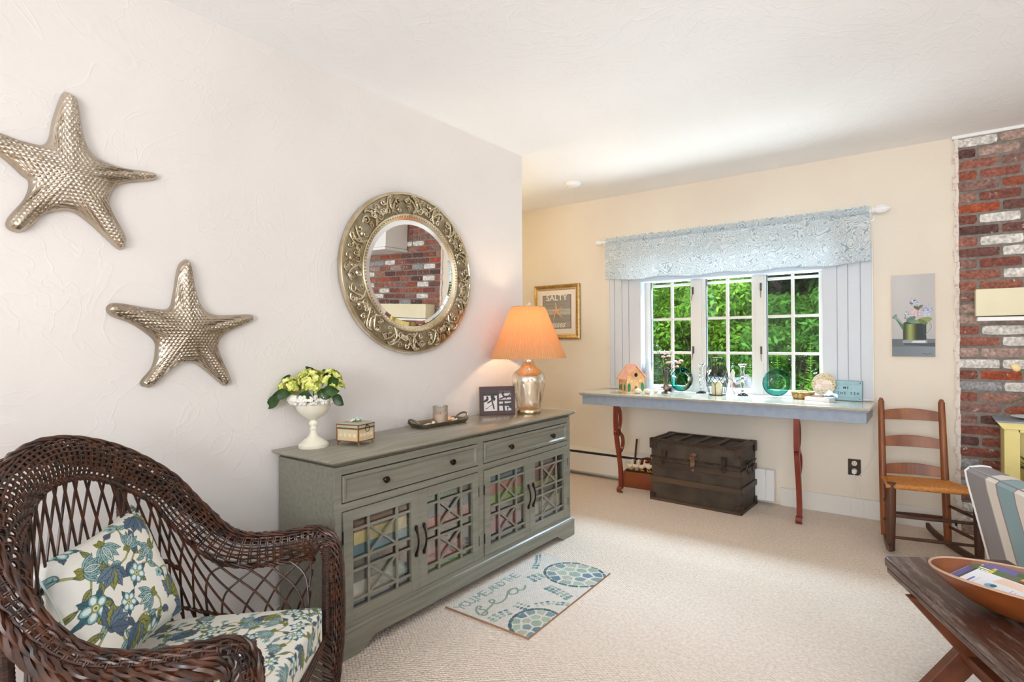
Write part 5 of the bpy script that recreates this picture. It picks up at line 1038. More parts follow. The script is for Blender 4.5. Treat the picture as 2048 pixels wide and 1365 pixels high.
def casserole():
    t = thing('painted_dish', 'small oval floral painted lidded dish with a dark stem handle', 'dish', (-.785, 4.125, ZS), R(10)); S = Matrix.Diagonal((1.12, .85, 1, 1))
    b = MB(); b.lathe([(0, 0), (.052, 0), (.060, .004), (.067, .02), (.070, .040), (.066, .042)], n=36, M=S); b.build('body', mat('painted_floral', (190, 170, 96), (110, 116, 44), rough=.3, scale=34, contrast=(.45, .55)), t)
    b = MB(); b.lathe([(.0715, .041), (.0735, .045), (.0715, .049), (.05, .054), (.02, .058), (0, .058)], n=36, M=S); b.build('lid', mat('lid_green', (96, 112, 44), (196, 120, 70), rough=.3, scale=24, contrast=(.48, .55)), t)
    for (a, c, nm) in ((-2.2, (214, 140, 124), 'pink_rose'), (-1.5, (206, 104, 44), 'orange_flower'), (-.75, (84, 104, 40), 'leaf_patch')):
        b = MB(); x, y = .070*1.12*math.cos(a), .070*.85*math.sin(a)
        for k in range(6): q = k*1.047; u = Vector((-math.sin(a), math.cos(a), 0)); b.sph(Vector((x, y, .022))*.955+u*.009*math.cos(q)+Vector((0, 0, .009*math.sin(q)+.001)), .0062, 7, 5)
        b.sph(Vector((x, y, .022))*.97, .006, 7, 5); b.build(nm, mat(nm, c, rough=.35), t)
    b = MB(); b.tube([(.008, 0, .056), (.0, 0, .075), (-.010, 0, .095), (-.014, 0, .108)], [.009, .0065, .007, .008], 8); b.build('stem_handle', mat('dark_twig', (70, 58, 36), rough=.5), t)
    b = MB(); b.sph((.0, 0, .056), .022, 12, 8, (1.3, .9, .35)); b.build('orange_leaf', mat('orange_leaf', (214, 128, 74), rough=.4), t)
casserole()
def shell_plate():
    r = .079; t = thing('seashell_plate', 'round plate patterned with seashells leaning in front of the blue sign', 'plate', (-.648, 4.135, ZS+.028), R(-4)); Mm = Matrix.Translation((0, .012, r-.0)) @ Matrix.Rotation(R(80), 4, 'X')
    N = 150; cv = Canvas(2*r, 2*r, (214, 200, 168), 900); rn = random.Random(5)
    for k in range(330): a = rn.uniform(-.4, 3.5); rr = r*rn.uniform(.45, .98); cv.ell(r+rr*math.cos(a), r+rr*math.sin(a), rn.uniform(.0012, .003), rn.uniform(.001, .0025), rn.choice([(150, 130, 80), (110, 100, 60), (190, 110, 90), (226, 214, 180), (128, 140, 100)]))
    for (x, y, rr, c) in ((-.3, .15, .42, (232, 210, 192)), (.25, .05, .4, (238, 222, 206)), (-.45, -.25, .3, (244, 230, 218)), (.05, -.2, .34, (226, 206, 190)), (.5, -.15, .25, (222, 204, 186))):
        cv.ell(r+x*r, r+y*r, rr*r, rr*r*.8, c); 
        for q in range(5): cv.line([(r+x*r, r+y*r-rr*r*.6), (r+x*r+(q-2)*rr*r*.35, r+y*r+rr*r*.6)], .0007, (196, 170, 150))
    for k in range(26): cv.ell(r+rn.uniform(-.6, .6)*r, r+rn.uniform(-.85, -.4)*r, rn.uniform(.002, .006), rn.uniform(.002, .004), rn.choice([(110, 160, 146), (150, 186, 172), (224, 206, 186), (90, 130, 120)]))
    def fn(u, v):
        x, y = 2*u-1, 2*v-1; d = max(abs(x), abs(y)); L = math.hypot(x, y); k = d/L if L > 1e-9 else 1; X_, Y_ = x*k*r, y*k*r
        return Mm @ Vector((X_, Y_, .002+.010*max(0, (d-.68)/.32)))
    b = MB(); n = cv.nx; b.grid(n, n, fn); g = cv.a; col = np.ones((n, n, 4))
    for j in range(n):
        for i in range(n):
            x, y = 2*i/(n-1)-1, 2*j/(n-1)-1; d = max(abs(x), abs(y)); L = math.hypot(x, y); k = d/L if L > 1e-9 else 1; ii = int((x*k+1)/2*(n-1)); jj = int((y*k+1)/2*(n-1)); col[j, i, :3] = g[jj, ii]
    b.build('face', vcmat('glazed_shells', .25), t, colors=col.reshape(-1, 4), smooth=True)
    b = MB(); b.lathe([(0, -.002), (r*.66, -.002), (r, .0085), (r+.0012, .0118), (r, .0125)], n=48, M=Mm, cap=False); b.build('back', mat('olive_rim', (176, 164, 110), rough=.3), t)
shell_plate()
def plate_stand():
    t = thing('book', 'small white book lying flat on the console below the shell plate', 'book', (-.66, 4.055, ZS), R(-14)); b = MB(); b.box(-.085, .085, -.05, .05, .0, .003); b.box(-.085, .085, -.05, .05, .021, .024); b.box(-.085, -.082, -.05, .05, 0, .024); b.build('cover', mat('white_cover', (236, 232, 230), rough=.5), t, smooth=False); b = MB(); b.box(-.082, .082, -.048, .048, .003, .021); b.build('pages', M_PAPER, t)
    t = thing('book', 'narrow brown booklet lying on the white book under the shell plate', 'book', (-.70, 4.085, ZS+.0243), R(-10)); b = MB(); b.box(-.075, .06, -.035, .035, 0, .004); b.build('pages', mat('tan_pages', (196, 160, 124), rough=.7), t); b = MB(); b.box(-.077, .062, -.037, .037, .0041, .006); b.build('cover', mat('maroon_cover', (120, 74, 62), rough=.5), t)
    b = MB(); n = 12; rn = random.Random(2); g = lambda u, v: (-.045+.09*u+.008*math.sin(v*4), -.04+.07*v, .001+.03*math.sin(PI*u)*(.4+.6*v)+.008*math.sin(u*9+v*5)+.008)
    b.grid(n, n, g); o = b.build('crumpled_paper', mat('bluish_paper', (222, 228, 244), rough=.7), smooth=False); o.location = (-.59, 4.015, ZS+.0315); o.rotation_euler = (0, 0, R(-14)); s = o.modifiers.new('s', 'SOLIDIFY'); s.thickness = .0008; tag(o, 'crumpled white paper lying on the white book', 'paper')
plate_stand()
def blue_sign():
    x0, x1 = -.665, -.405; Hh = .14; t = thing('blue_sign', 'pale blue wooden sign with black typewriter lettering, YOU, ME, AND THE SEA', 'sign', ((x0+x1)/2, 4.135, ZS), R(-4)); K = Matrix.Rotation(R(-8), 4, 'X'); W = x1-x0
    b = MB(); b.box(-W/2, W/2, 0, .016, 0.001, Hh, K); b.build('board', mat('sign_edge', (110, 140, 146), rough=.6), t, bevel=.002); b = MB(); b.box(-W/2+.003, W/2-.003, -.0012, 0, .004, Hh-.003, K); b.build('front_face', mat('sign_blue', (158, 192, 200), (146, 180, 190), rough=.5, scale=20), t)
    b = MB()
    for z in (.024, Hh-.026): b.box(-W/2+.006, W/2-.006, -.0016, -.0011, z, z+.0012, K)
    b.build('rule_lines', mat('line_teal', (104, 138, 150), rough=.6), t)
    b = MB()
    for x in (-W/2+.012, W/2-.014):
        for z in (.016, Hh-.016): b.lathe([(.0032, 0), (0, .001)], n=10, M=K @ Matrix.Translation((x, -.0013, z)) @ Matrix.Rotation(R(90), 4, 'X'))
    b.build('nail_dots', M_BLACK, t)
    for s, z in (('YOU, ME,', .089), ('AND THE SEA', .052)):
        b = MB(); x = -W/2+.028; st = (W-.045)/10.5
        for i, ch in enumerate(s):
            if ch != ' ':
                v, f = text_verts(ch, .024, .0004, 0, .0002); o = MB(); xc = (x+i*st) if z < .06 else (x+.018+i*st); b.add([K @ Vector((xc+p.x, -.0016-p.z, z+p.y)) for p in v], f)
        b.build('lettering', M_BLACK, t, smooth=False)
blue_sign()

# ------------------------------------------------------------ trunk, toolbox and geese under the console
def trunk():
    t = thing('steamer_trunk', 'old dark brown steamer trunk with slats and latches under the console', 'trunk', (-1.478, 3.96, 0), R(-2.5)); W, D, Hh = .712, .345, .474; w2, d2 = W/2, D/2
    mb = mat('trunk_skin', (74, 62, 48), (54, 44, 36), rough=.55, scale=9, bump=.3, bscale=60); mw = mat('trunk_slat', (88, 68, 50), (62, 46, 36), rough=.5, scale=14, stretch=(.15, 1, 1), bump=.2); mi = mat('rusty_iron', (84, 66, 56), (54, 42, 38), rough=.45, metal=.6, scale=30)
    b = MB(); b.box(-w2+.008, w2-.008, -d2+.008, d2-.008, .012, .335); b.build('body', mb, t, bevel=.003); b = MB(); b.box(-w2+.006, w2-.006, -d2+.006, d2-.006, .337, Hh-.014); b.build('lid', mb, t, bevel=.004)
    for z, h in ((.0, .02), (.145, .04), (.265, .04)):
        s = MB(); s.box(-w2, w2, -d2-.004, -d2+.009, z, z+h); s.build('front_slat', mw, t, bevel=.002)
        for x in (-w2-.004, w2-.009): s = MB(); s.box(x, x+.013, -d2, d2, z, z+h); s.build('side_slat', mw, t, bevel=.002)
    s = MB(); s.box(-w2, w2, -d2-.002, d2+.002, .328, .342); s.build('lid_band', mi, t, bevel=.002)
    for i in range(5): x = -w2+.05+i*(W-.1)/4; s = MB(); s.box(x-.02, x+.02, -d2+.02, d2-.02, Hh-.014, Hh-.002); s.build('lid_batten', mw, t, bevel=.003)
    s = MB()
    for (x0, x1, y0, y1) in ((-w2, w2, -d2-.001, -d2+.022), (-w2, w2, d2-.022, d2), (-w2, -w2+.022, -d2, d2), (w2-.022, w2, -d2, d2)): s.box(x0, x1, y0, y1, Hh-.022, Hh)
    s.build('lid_edge', mi, t, bevel=.002)
    for sx in (-1, 1):
        for sy in (-1, 1):
            for z0, z1 in ((0, .06), (.40, .476)): s = MB(); x = sx*(w2+.002); y = sy*(d2+.003); s.box(*sorted((x, x-sx*.05)), *sorted((y, y-sy*.004)), z0, z1); s.box(*sorted((x+sx*.002, x-sx*.003)), *sorted((y, y-sy*.05)), z0, z1); s.build('corner_plate', mi, t, bevel=.001)
    for x in (-.235, .235):
        s = MB(); s.box(x-.02, x+.02, -d2-.008, -d2+.008, .345, .395); s.box(x-.013, x+.013, -d2-.014, -d2+.003, .325, .38); s.tube([(x+.017*math.cos(q), -d2-.014, .312+.024*math.sin(q)) for q in np.linspace(0, 2*PI, 17)[:-1]], .0035, 6, closed=True); s.build('draw_latch', mi, t, bevel=.001)
    s = MB(); s.prism([(-.035, .40), (-.02, .375), (-.035, .355), (-.012, .352), (.012, .352), (.035, .355), (.02, .375), (.035, .40), (.012, .395), (0, .41), (-.012, .395)], lambda x, z: (x, -d2-.006, z), lambda x, z: (x, -d2+.008, z)); s.box(-.016, .016, -d2-.014, -d2, .295, .375); s.lathe([(.012, 0), (.012, .008), (0, .01)], n=14, M=Matrix.Translation((0, -d2, .27)) @ Matrix.Rotation(R(90), 4, 'X')); s.build('lock_hasp', mat('worn_brass', (150, 118, 96), (96, 70, 56), rough=.4, metal=.7, scale=40), t, bevel=.001)
    for sx in (-1, 1): s = MB(); s.tube([(sx*(w2+.004), -.07, .30), (sx*(w2+.012), -.06, .335), (sx*(w2+.018), 0, .35), (sx*(w2+.012), .06, .335), (sx*(w2+.004), .07, .30)], [.009, .008, .01, .008, .009], 8); s.tube([(sx*(w2+.005), -.06, .305), (sx*(w2+.014), -.045, .27), (sx*(w2+.014), .045, .27), (sx*(w2+.005), .06, .305)], .004, 6); s.build('side_handle', mat('black_leather', (38, 32, 28), rough=.5), t)
    s = MB(); rn = random.Random(3)
    for k in range(34):
        x = -w2+.02+k*(W-.04)/33
        s.sph((x, -d2-.002, Hh-.03+rn.uniform(-.001, .001)), .0032, 6, 4)
    s.build('tacks', mi, t)
trunk()
def toolbox():
    t = thing('wooden_toolbox', 'low reddish brown wooden box with an upright handle, left of the trunk', 'box', (-2.03, 4.055, 0), R(3)); m = mat('red_brown_wood', (138, 72, 36), (112, 54, 28), rough=.4, scale=10, stretch=(.2, 1, 1), coat=.2); w_, d_, h = .16, .05, .128
    b = MB(); b.box(-w_, w_, -d_, -d_+.012, 0, h); b.box(-w_, w_, d_-.012, d_, 0, h); b.box(-w_, -w_+.012, -d_+.012, d_-.012, 0, h); b.box(w_-.012, w_, -d_+.012, d_-.012, 0, h); b.box(-w_, w_, -d_+.012, d_-.012, 0, .012); b.build('box_body', m, t, bevel=.001)
    b = MB(); b.box(-w_, w_, -d_, d_, h, h+.006); b.build('lid', m, t, bevel=.001); b = MB(); b.prism([(-.05, h+.006), (w_, h+.006), (w_, .23), (.02, .25), (-.03, .235)], lambda x, z: (x, d_-.016, z), lambda x, z: (x, d_-.004, z)); b.build('back_board', mat('dark_red_wood', (92, 40, 24), rough=.45), t)
    b = MB(); b.tube([(-.095, d_-.010, h+.005), (-.088, d_-.012, .25), (-.07, d_-.014, .395)], [.008, .008, .009], 10); b.build('upright_handle', mat('dark_handle', (74, 36, 24), rough=.4), t)
    t2 = thing('geese_figurine', 'figurine of four white geese in a row on the wooden box', 'figurine', (-2.035, 4.028, h+.0065), R(3)); mg = mat('dark_green_base', (30, 36, 24), rough=.5); mw = mat('goose_white', (240, 222, 196), (228, 204, 172), rough=.4, scale=40); mo = mat('goose_orange', (236, 164, 44), rough=.4)
    b = MB(); b.box(-.135, .14, -.022, .02, 0, .016); b.build('figurine_base', mg, t2, bevel=.004)
    for i, (x, s) in enumerate(((-.10, .78), (-.045, .82), (.008, .82), (.072, 1.12))):
        z = .016; g = MB(); g.tube([(x-.036*s, 0, z+.058*s), (x-.024*s, 0, z+.042*s), (x, 0, z+.035*s), (x+.02*s, 0, z+.045*s), (x+.027*s, 0, z+.066*s), (x+.026*s, 0, z+.088*s), (x+.031*s, 0, z+.102*s), (x+.038*s, 0, z+.105*s)], [v*s for v in (.004, .016, .024, .020, .011, .008, .0105, .008)], 10); gb = g.build('goose', mw, t2)
        bk = MB(); bk.tube([(x+.042*s, 0, z+.104*s), (x+.06*s, 0, z+.101*s)], [.0055*s, .002*s], 8); bk.build('beak', mo, gb)
        for q in (-.008, .014): ft = MB(); ft.tube([(x+q*s*.8, -.016*s, z+.016*s), (x+(q+.004)*s, -.02*s, z+.004), (x+(q+.018)*s, -.024*s, z+.002)], [.0035*s, .0035*s, .005*s], 6); ft.build('webbed_foot', mo, gb)
        if i == 3: bo = MB(); bo.sph((x+.026*s, 0, z+.118*s), .010*s, 8, 6, (.8, 1.2, 1)); bo.sph((x+.012*s, 0, z+.108*s), .007*s, 8, 6); bo.build('bonnet', mat('rust_bonnet', (196, 112, 84), rough=.5), gb)
toolbox()

# ------------------------------------------------------------ outlet and cord
t = thing('wall_outlet', 'dark brown duplex outlet plate right of the console leg', 'outlet', (-.463, YB, .34)); b = MB(); b.box(-.503, -.423, YB-.006, YB, .285, .397); b.build('plate', mat('brown_plate', (58, 44, 36), (40, 30, 26), rough=.3, scale=20), t, world=True, bevel=.004)
for z in (.368, .315): b = MB(); b.lathe([(.0175, 0), (.0175, .004), (.016, .005), (0, .005)], (-.463, YB-.005, z), 24, M=Matrix.Rotation(R(90), 4, 'X')); so_ = b.build('socket', mat('ivory_socket', (226, 212, 180), rough=.4), t, world=True); b = MB(); b.box(-.471, -.4685, YB-.0108, YB-.0098, z-.001, z+.008); b.box(-.4575, -.455, YB-.0108, YB-.0098, z-.001, z+.008); b.lathe([(.0024, 0), (0, .0005)], (-.463, YB-.0102, z-.008), 8, M=Matrix.Rotation(R(90), 4, 'X')); b.build('slots', M_BLACK, so_, world=True)
def cord():
    t = thing('plug_cord', 'white plug in the outlet with a thin white cord up to the console', 'cord', (-.463, YB-.02, .31)); m = mat('cord_white', (232, 228, 222), rough=.5)
    b = MB(); b.box(-.477, -.449, YB-.034, YB-.0105, .300, .328); b.build('plug', m, t, world=True, bevel=.004)
    b = MB(); b.tube([(-.463, YB-.022, .30), (-.46, YB-.02, .27), (-.43, YB-.012, .29), (-.38, YB-.006, .36), (-.345, YB-.005, .44), (-.335, YB-.005, .52), (-.34, YB-.006, .64), (-.31, YB-.006, .74), (-.314, YB-.02, .80), (-.36, YB-.02, .815), (-.41, YB-.03, .811)], .0024, 6); b.sph((-.337, YB-.0065, .475), .006, 8, 6, (1, .8, 2.4)); b.build('cable', m, t, world=True)
    b = MB(); b.tube([(-.463, YB-.02, .30), (-.47, YB-.012, .26), (-.45, YB-.014, .20), (-.475, YB-.018, .12), (-.49, YB-.025, .05), (-.495, YB-.03, .004)], .0022, 6); b.tube([(-.462, YB-.02, .30), (-.455, YB-.012, .24), (-.44, YB-.012, .2), (-.41, YB-.018, .12), (-.40, YB-.022, .06), (-.42, YB-.03, .004)], .0022, 6); b.build('hanging_wires', m, t, world=True)
cord()

# ------------------------------------------------------------ ladder-back rocker
def rocker():
    t = thing('rocking_chair', 'small wooden ladder-back rocking chair with a woven splint seat', 'chair', (0, 3.72, 0)); mw = mat('maple_stain', (146, 84, 38), (112, 58, 26), rough=.42, scale=14, stretch=(1, 1, .12), coat=.05); md = mat('dark_stain', (92, 56, 38), (64, 40, 30), rough=.45, scale=14, stretch=(1, 1, .15)); ms = mat('woven_splint', (202, 136, 66), (176, 108, 48), rough=.5, scale=60, bump=.4, bscale=120)
    V = Vector; BLb, BRb, BLt, BRt = V((-.257, 3.80, .03)), V((.066, 3.87, .03)), V((-.281, 3.95, .838)), V((.040, 3.985, .842)); FL, FR = V((-.212, 3.575, .02)), V((.205, 3.665, .03)); FLt, FRt = V((-.206, 3.60, .405)), V((.20, 3.69, .405))
    for (a, b_, bt) in ((BLb, BLt, 0), (BRb, BRt, 0)):
        b = MB(); d = b_-a; bend = V((0, -.018, 0)); pts = [a+d*q+bend*math.sin(PI*q) for q in np.linspace(0, 1, 12)]; b.tube(pts, [.0195, .021, .0215, .0215, .0215, .021, .0205, .02, .0195, .019, .0185, .018], 14); p = b_; dd = d.normalized(); b.tube([p, p+dd*.004, p+dd*.008, p+dd*.014, p+dd*.02], [.0185, .0135, .0125, .013, .004], 12); b.build('back_post', mw, t, world=True)
    for a, b_ in ((FL, FLt), (FR, FRt)): b = MB(); b.tube([a, a.lerp(b_, .5), b_], [.022, .0245, .0235], 14); b.build('front_post', md, t, world=True, bevel=.002)
    def at(q, s): a, b_ = (BLb, BLt) if s < 0 else (BRb, BRt); return a+(b_-a)*q+V((0, -.018*math.sin(PI*q), 0))
    for q0, q1 in ((.86, .935), (.66, .735), (.455, .53)):
        L0, R0, L1, R1 = at(q0, -1), at(q0, 1), at(q1, -1), at(q1, 1); n = 14; vs = []; cb = V((-.03, .10, 0)).normalized()*.022
        for i in range(n+1):
            u = i/n; bow = cb*math.sin(PI*u); tp = V((0, 0, .016*math.sin(PI*u)-.008)); 
            for (P, o) in ((L0.lerp(R0, u), 0), (L1.lerp(R1, u)+tp, 0)):
                for th in (-.005, .005): vs.append(P+bow+V((0, th, 0)))
        f = []
        for i in range(n): a = i*4; c = a+4; f += [(a, a+2, c+2, c), (a+1, c+1, c+3, a+3), (a+2, a+3, c+3, c+2), (a, c, c+1, a+1)]
        f += [(0, 1, 3, 2), (n*4, n*4+2, n*4+3, n*4+1)]; b = MB(); b.add(vs, f); b.build('ladder_slat', mw, t, world=True, smooth=False, bevel=.002)
    # seat
    sBL, sBR, sFL, sFR = at(.435, -1), at(.435, 1), V((-.222, 3.585, .385)), V((.222, 3.675, .385)); sBL = sBL+V((0, 0, -.005)); sBR = sBR+V((0, 0, -.005))
    n = 40
    def sf(u, v, top): P = sBL.lerp(sBR, u).lerp(sFL.lerp(sFR, u), v); e = min(1, 6*min(u, 1-u, v, 1-v)); return P+V((0, 0, (.016 if top else -.014)*e**.5*(1-.35*math.sin(PI*u)*math.sin(PI*v)*top)+(.0012*(1 if (int(u*n/2)+int(v*n/2)) % 2 else -1))))
    b = MB(); b.grid(n+1, n+1, lambda u, v: sf(u, v, 1)); b.grid(n+1, n+1, lambda u, v: sf(u, v, 0)); b.build('seat', ms, t, world=True, smooth=True)
    b = MB(); b.tube([sFL-V((.012, .0, 0)), sFL.lerp(sFR, .5), sFR+V((.012, 0, 0))], [.014, .017, .014], 10); b.tube([sBL, sBR], .012, 8); b.tube([sBL, sFL], .012, 8); b.tube([sBR, sFR], .012, 8); b.build('seat_rail', ms, t, world=True)
    L = lambda a, b_, z: a+(b_-a)*((z-a.z)/(b_.z-a.z))
    for (a0, a1, b0, b1, zs) in ((FL, FLt, FR, FRt, (.215, .095)), (BLb, BLt, BRb, BRt, (.165,)), (BLb, BLt, FL, FLt, (.245, .13)), (BRb, BRt, FR, FRt, (.24, .12))):
        for z in zs: p, q = L(a0, a1, z), L(b0, b1, z-.0); b = MB(); b.tube([p, p.lerp(q, .5), q+(q-p).normalized()*.0], [.0075, .0105, .0075], 10); b.build('rung', md, t, world=True)
    for (A_, B_, Cc) in ((V((-.270, 3.99, .05)), V((-.250, 3.77, .022)), V((-.206, 3.48, .05))), (V((-.04, 4.085, .045)), V((.066, 3.87, .022)), V((.27, 3.44, .05)))):
        pts = [];
        for i in range(19): u = i/18; P = (A_*(1-u)**2+(B_*2-A_*.5-Cc*.5)*2*u*(1-u)+Cc*u*u); P.z = .021+.032*abs(2*u-.95)**2.2; pts.append(P)
        vs = []
        for i, p in enumerate(pts):
            d = (pts[min(i+1, 18)]-pts[max(i-1, 0)]).normalized(); s = V((-d.y, d.x, 0)).normalized()*.009; hh = .018*(.75 if i in (0, 18) else 1); vs += [p-s-V((0, 0, hh)), p+s-V((0, 0, hh)), p+s+V((0, 0, hh)), p-s+V((0, 0, hh))]
        b = MB(); b.add(vs, [(i*4+k, i*4+(k+1) % 4, i*4+4+(k+1) % 4, i*4+4+k) for i in range(18) for k in range(4)]+[(3, 2, 1, 0), (72, 73, 74, 75)]); b.build('rocker_runner', md, t, world=True, smooth=False, bevel=.002)
rocker()

# ------------------------------------------------------------ things on the brick face
M_BUTTER = mat('butter_paint', (232, 222, 190), (226, 216, 182), rough=.5, scale=6)
M_YELLOW = mat('pale_yellow_paint', (238, 222, 150), (232, 214, 138), rough=.5, scale=10)
def bricks_things():
    t = thing('mantel_box', 'long cream painted box mantel mounted on the brick wall', 'mantel', (.9, 4.08, 1.33)); 
    b = MB(); b.box(.218, 1.75, 4.04, YB-.02, 1.368, 1.53); b.build('box', M_BUTTER, t, world=True, bevel=.003); b = MB(); b.box(.226, 1.74, 4.05, YB-.02, 1.338, 1.362); b.build('bottom_ledge', M_WHITE, t, world=True, bevel=.002)
    t = thing('ceiling_cabinet', 'white boxed cabinet high on the brick wall, seen in the mirror', 'cabinet', (1.2, 3.95, 2.1)); b = MB(); b.box(.76, 2.2, 3.87, YB-.02, 2.19, H-.002); b.build('box', M_WHITE, t, world=True, bevel=.003); b = MB(); b.box(.745, 2.21, 3.855, YB-.02, 2.155, 2.185); b.build('bottom_trim', M_WHITE, t, world=True, bevel=.003)
    t = thing('low_cabinet', 'pale yellow open cabinet with a blue-grey top against the brick', 'cabinet', (.9, 4.05, 0)); x0, x1, y0, y1, z = .305, 1.6, 3.93, YB-.02, .757
    b = MB(); b.box(x0-.005, x1, y0, y1, z-.008, z); b.build('top', mat('slate_top', (150, 158, 170), rough=.4), t, world=True, bevel=.002); b = MB(); b.prism([(x0, z-.009), (x0+.03, z-.045), (x1, z-.045), (x1, z-.009)], lambda x, zz: (x, y0+.006, zz), lambda x, zz: (x, y1, zz)); b.build('cornice', M_YELLOW, t, world=True)
    b = MB(); b.box(x0+.035, x0+.05, y0+.03, y1, 0, z-.045); b.box(x0+.035, x0+.105, y0+.02, y0+.04, 0, z-.045); b.box(x1-.07, x1-.01, y0+.02, y0+.04, 0, z-.045); b.box(x1-.02, x1-.01, y0+.03, y1, 0, z-.045); b.box(x0+.04, x1-.01, y1-.01, y1, 0, z-.05); b.box(x0+.04, x1-.01, y0+.03, y1, .36, .375); b.box(x0+.04, x1-.01, y0+.02, y1, 0, .06); b.box(x0+.1, x1-.06, y0+.02, y0+.04, z-.062, z-.045); b.build('carcass', M_YELLOW, t, world=True, smooth=False)
    t = thing('white_dish', 'long white dish lying on the blue-grey cabinet top', 'dish', (.52, 4.07, z)); b = MB(); b.lathe([(0, 0), (.07, 0), (.11, .012), (.14, .018), (.14, .021), (.1, .017), (.06, .005), (0, .005)], n=32, M=Matrix.Diagonal((1, .6, 1, 1))); b.build('dish', M_WHITE, t)
    t = thing('potted_plant', 'red and green leaved plant on the shelf inside the yellow cabinet', 'plant', (.50, 4.04, .3755)); b = MB(); b.lathe([(0, 0), (.04, 0), (.055, .08), (.058, .09), (.052, .09), (.045, .07), (0, .07)], n=24); b.build('pot', mat('clay_pot', (170, 96, 60), rough=.7), t); rn = random.Random(6); g, r_ = MB(), MB()
    for k in range(46):
        a = rn.uniform(0, 6.28); e = rn.uniform(.2, 1.3); L = rn.uniform(.06, .15); d = Vector((math.cos(a)*math.cos(e), math.sin(a)*math.cos(e)*.6, math.sin(e))); p = Vector((0, 0, .08)); s = d.cross(Vector((0, 0, 1))).normalized()*.014; q = (r_ if k % 3 == 0 else g); q.add([p+d*L*.5, p+d*L*.8+s, p+d*L*1.15+Vector((0, 0, -.01)), p+d*L*.8-s], [(0, 1, 2, 3)]); q.tube([p, p+d*L*.6], .0012, 4)
    g.build('leaves', mat('leaf_green', (70, 130, 50), rough=.5), t, smooth=False); r_.build('red_leaves', mat('leaf_red', (130, 50, 36), rough=.5), t, smooth=False)
    t = thing('tulip_vase', 'glass vase of cream tulips on the blue-grey cabinet top', 'flowers', (.505, 4.0, z)); b = MB(); b.lathe([(0, 0), (.035, 0), (.04, .02), (.034, .09), (.042, .15), (.040, .15), (.032, .09), (.036, .02), (0, .006)], n=24); b.build('vase', thin_glass('tulip_vase_glass', (230, 240, 234), 1.5), t)
    for (x, y, zz, ax) in ((-.09, -.02, .30, -.9), (.03, .0, .34, .2), (.09, .02, .3, .7)):
        b = MB(); b.tube([(0, 0, .02), (x*.3, y*.3, .16), (x*.8, y, zz-.03), (x, y, zz-.01)], .003, 6); st = b.build('stem', mat('tulip_green', (96, 140, 60), rough=.5), t)
        b = MB(); Mm = Matrix.Translation((x, y, zz-.012)) @ Matrix.Rotation(ax*.9, 4, 'Y'); b.lathe([(0, 0), (.016, .006), (.021, .02), (.019, .036), (.012, .048), (.004, .052), (0, .05)], n=18, flute=.08, nf=3, M=Mm); b.build('tulip', mat('tulip_cream', (246, 222, 170), (240, 206, 140), rough=.5, scale=30, subs=.1), t)
    b = MB()
    for (a, L, e) in ((3.3, .16, -.25), (3.0, .12, .6), (.3, .15, .5), (1.5, .1, .9), (4.2, .14, .3)):
        p = Vector((0, 0, .15)); d = Vector((math.cos(a)*math.cos(e), math.sin(a)*math.cos(e), math.sin(e))); s = d.cross(Vector((0, 0, 1))).normalized()
        for i in range(6): u, v = i/6, (i+1)/6; w0, w1 = .014*math.sin(PI*u), .014*math.sin(PI*v); b.add([p+d*L*u-s*w0, p+d*L*u+s*w0, p+d*L*v+s*w1-Vector((0, 0, .02*v*v)), p+d*L*v-s*w1-Vector((0, 0, .02*v*v))], [(0, 1, 2, 3)])
    b.build('leaves', bpy.data.materials['tulip_green'], t, smooth=False)
bricks_things()

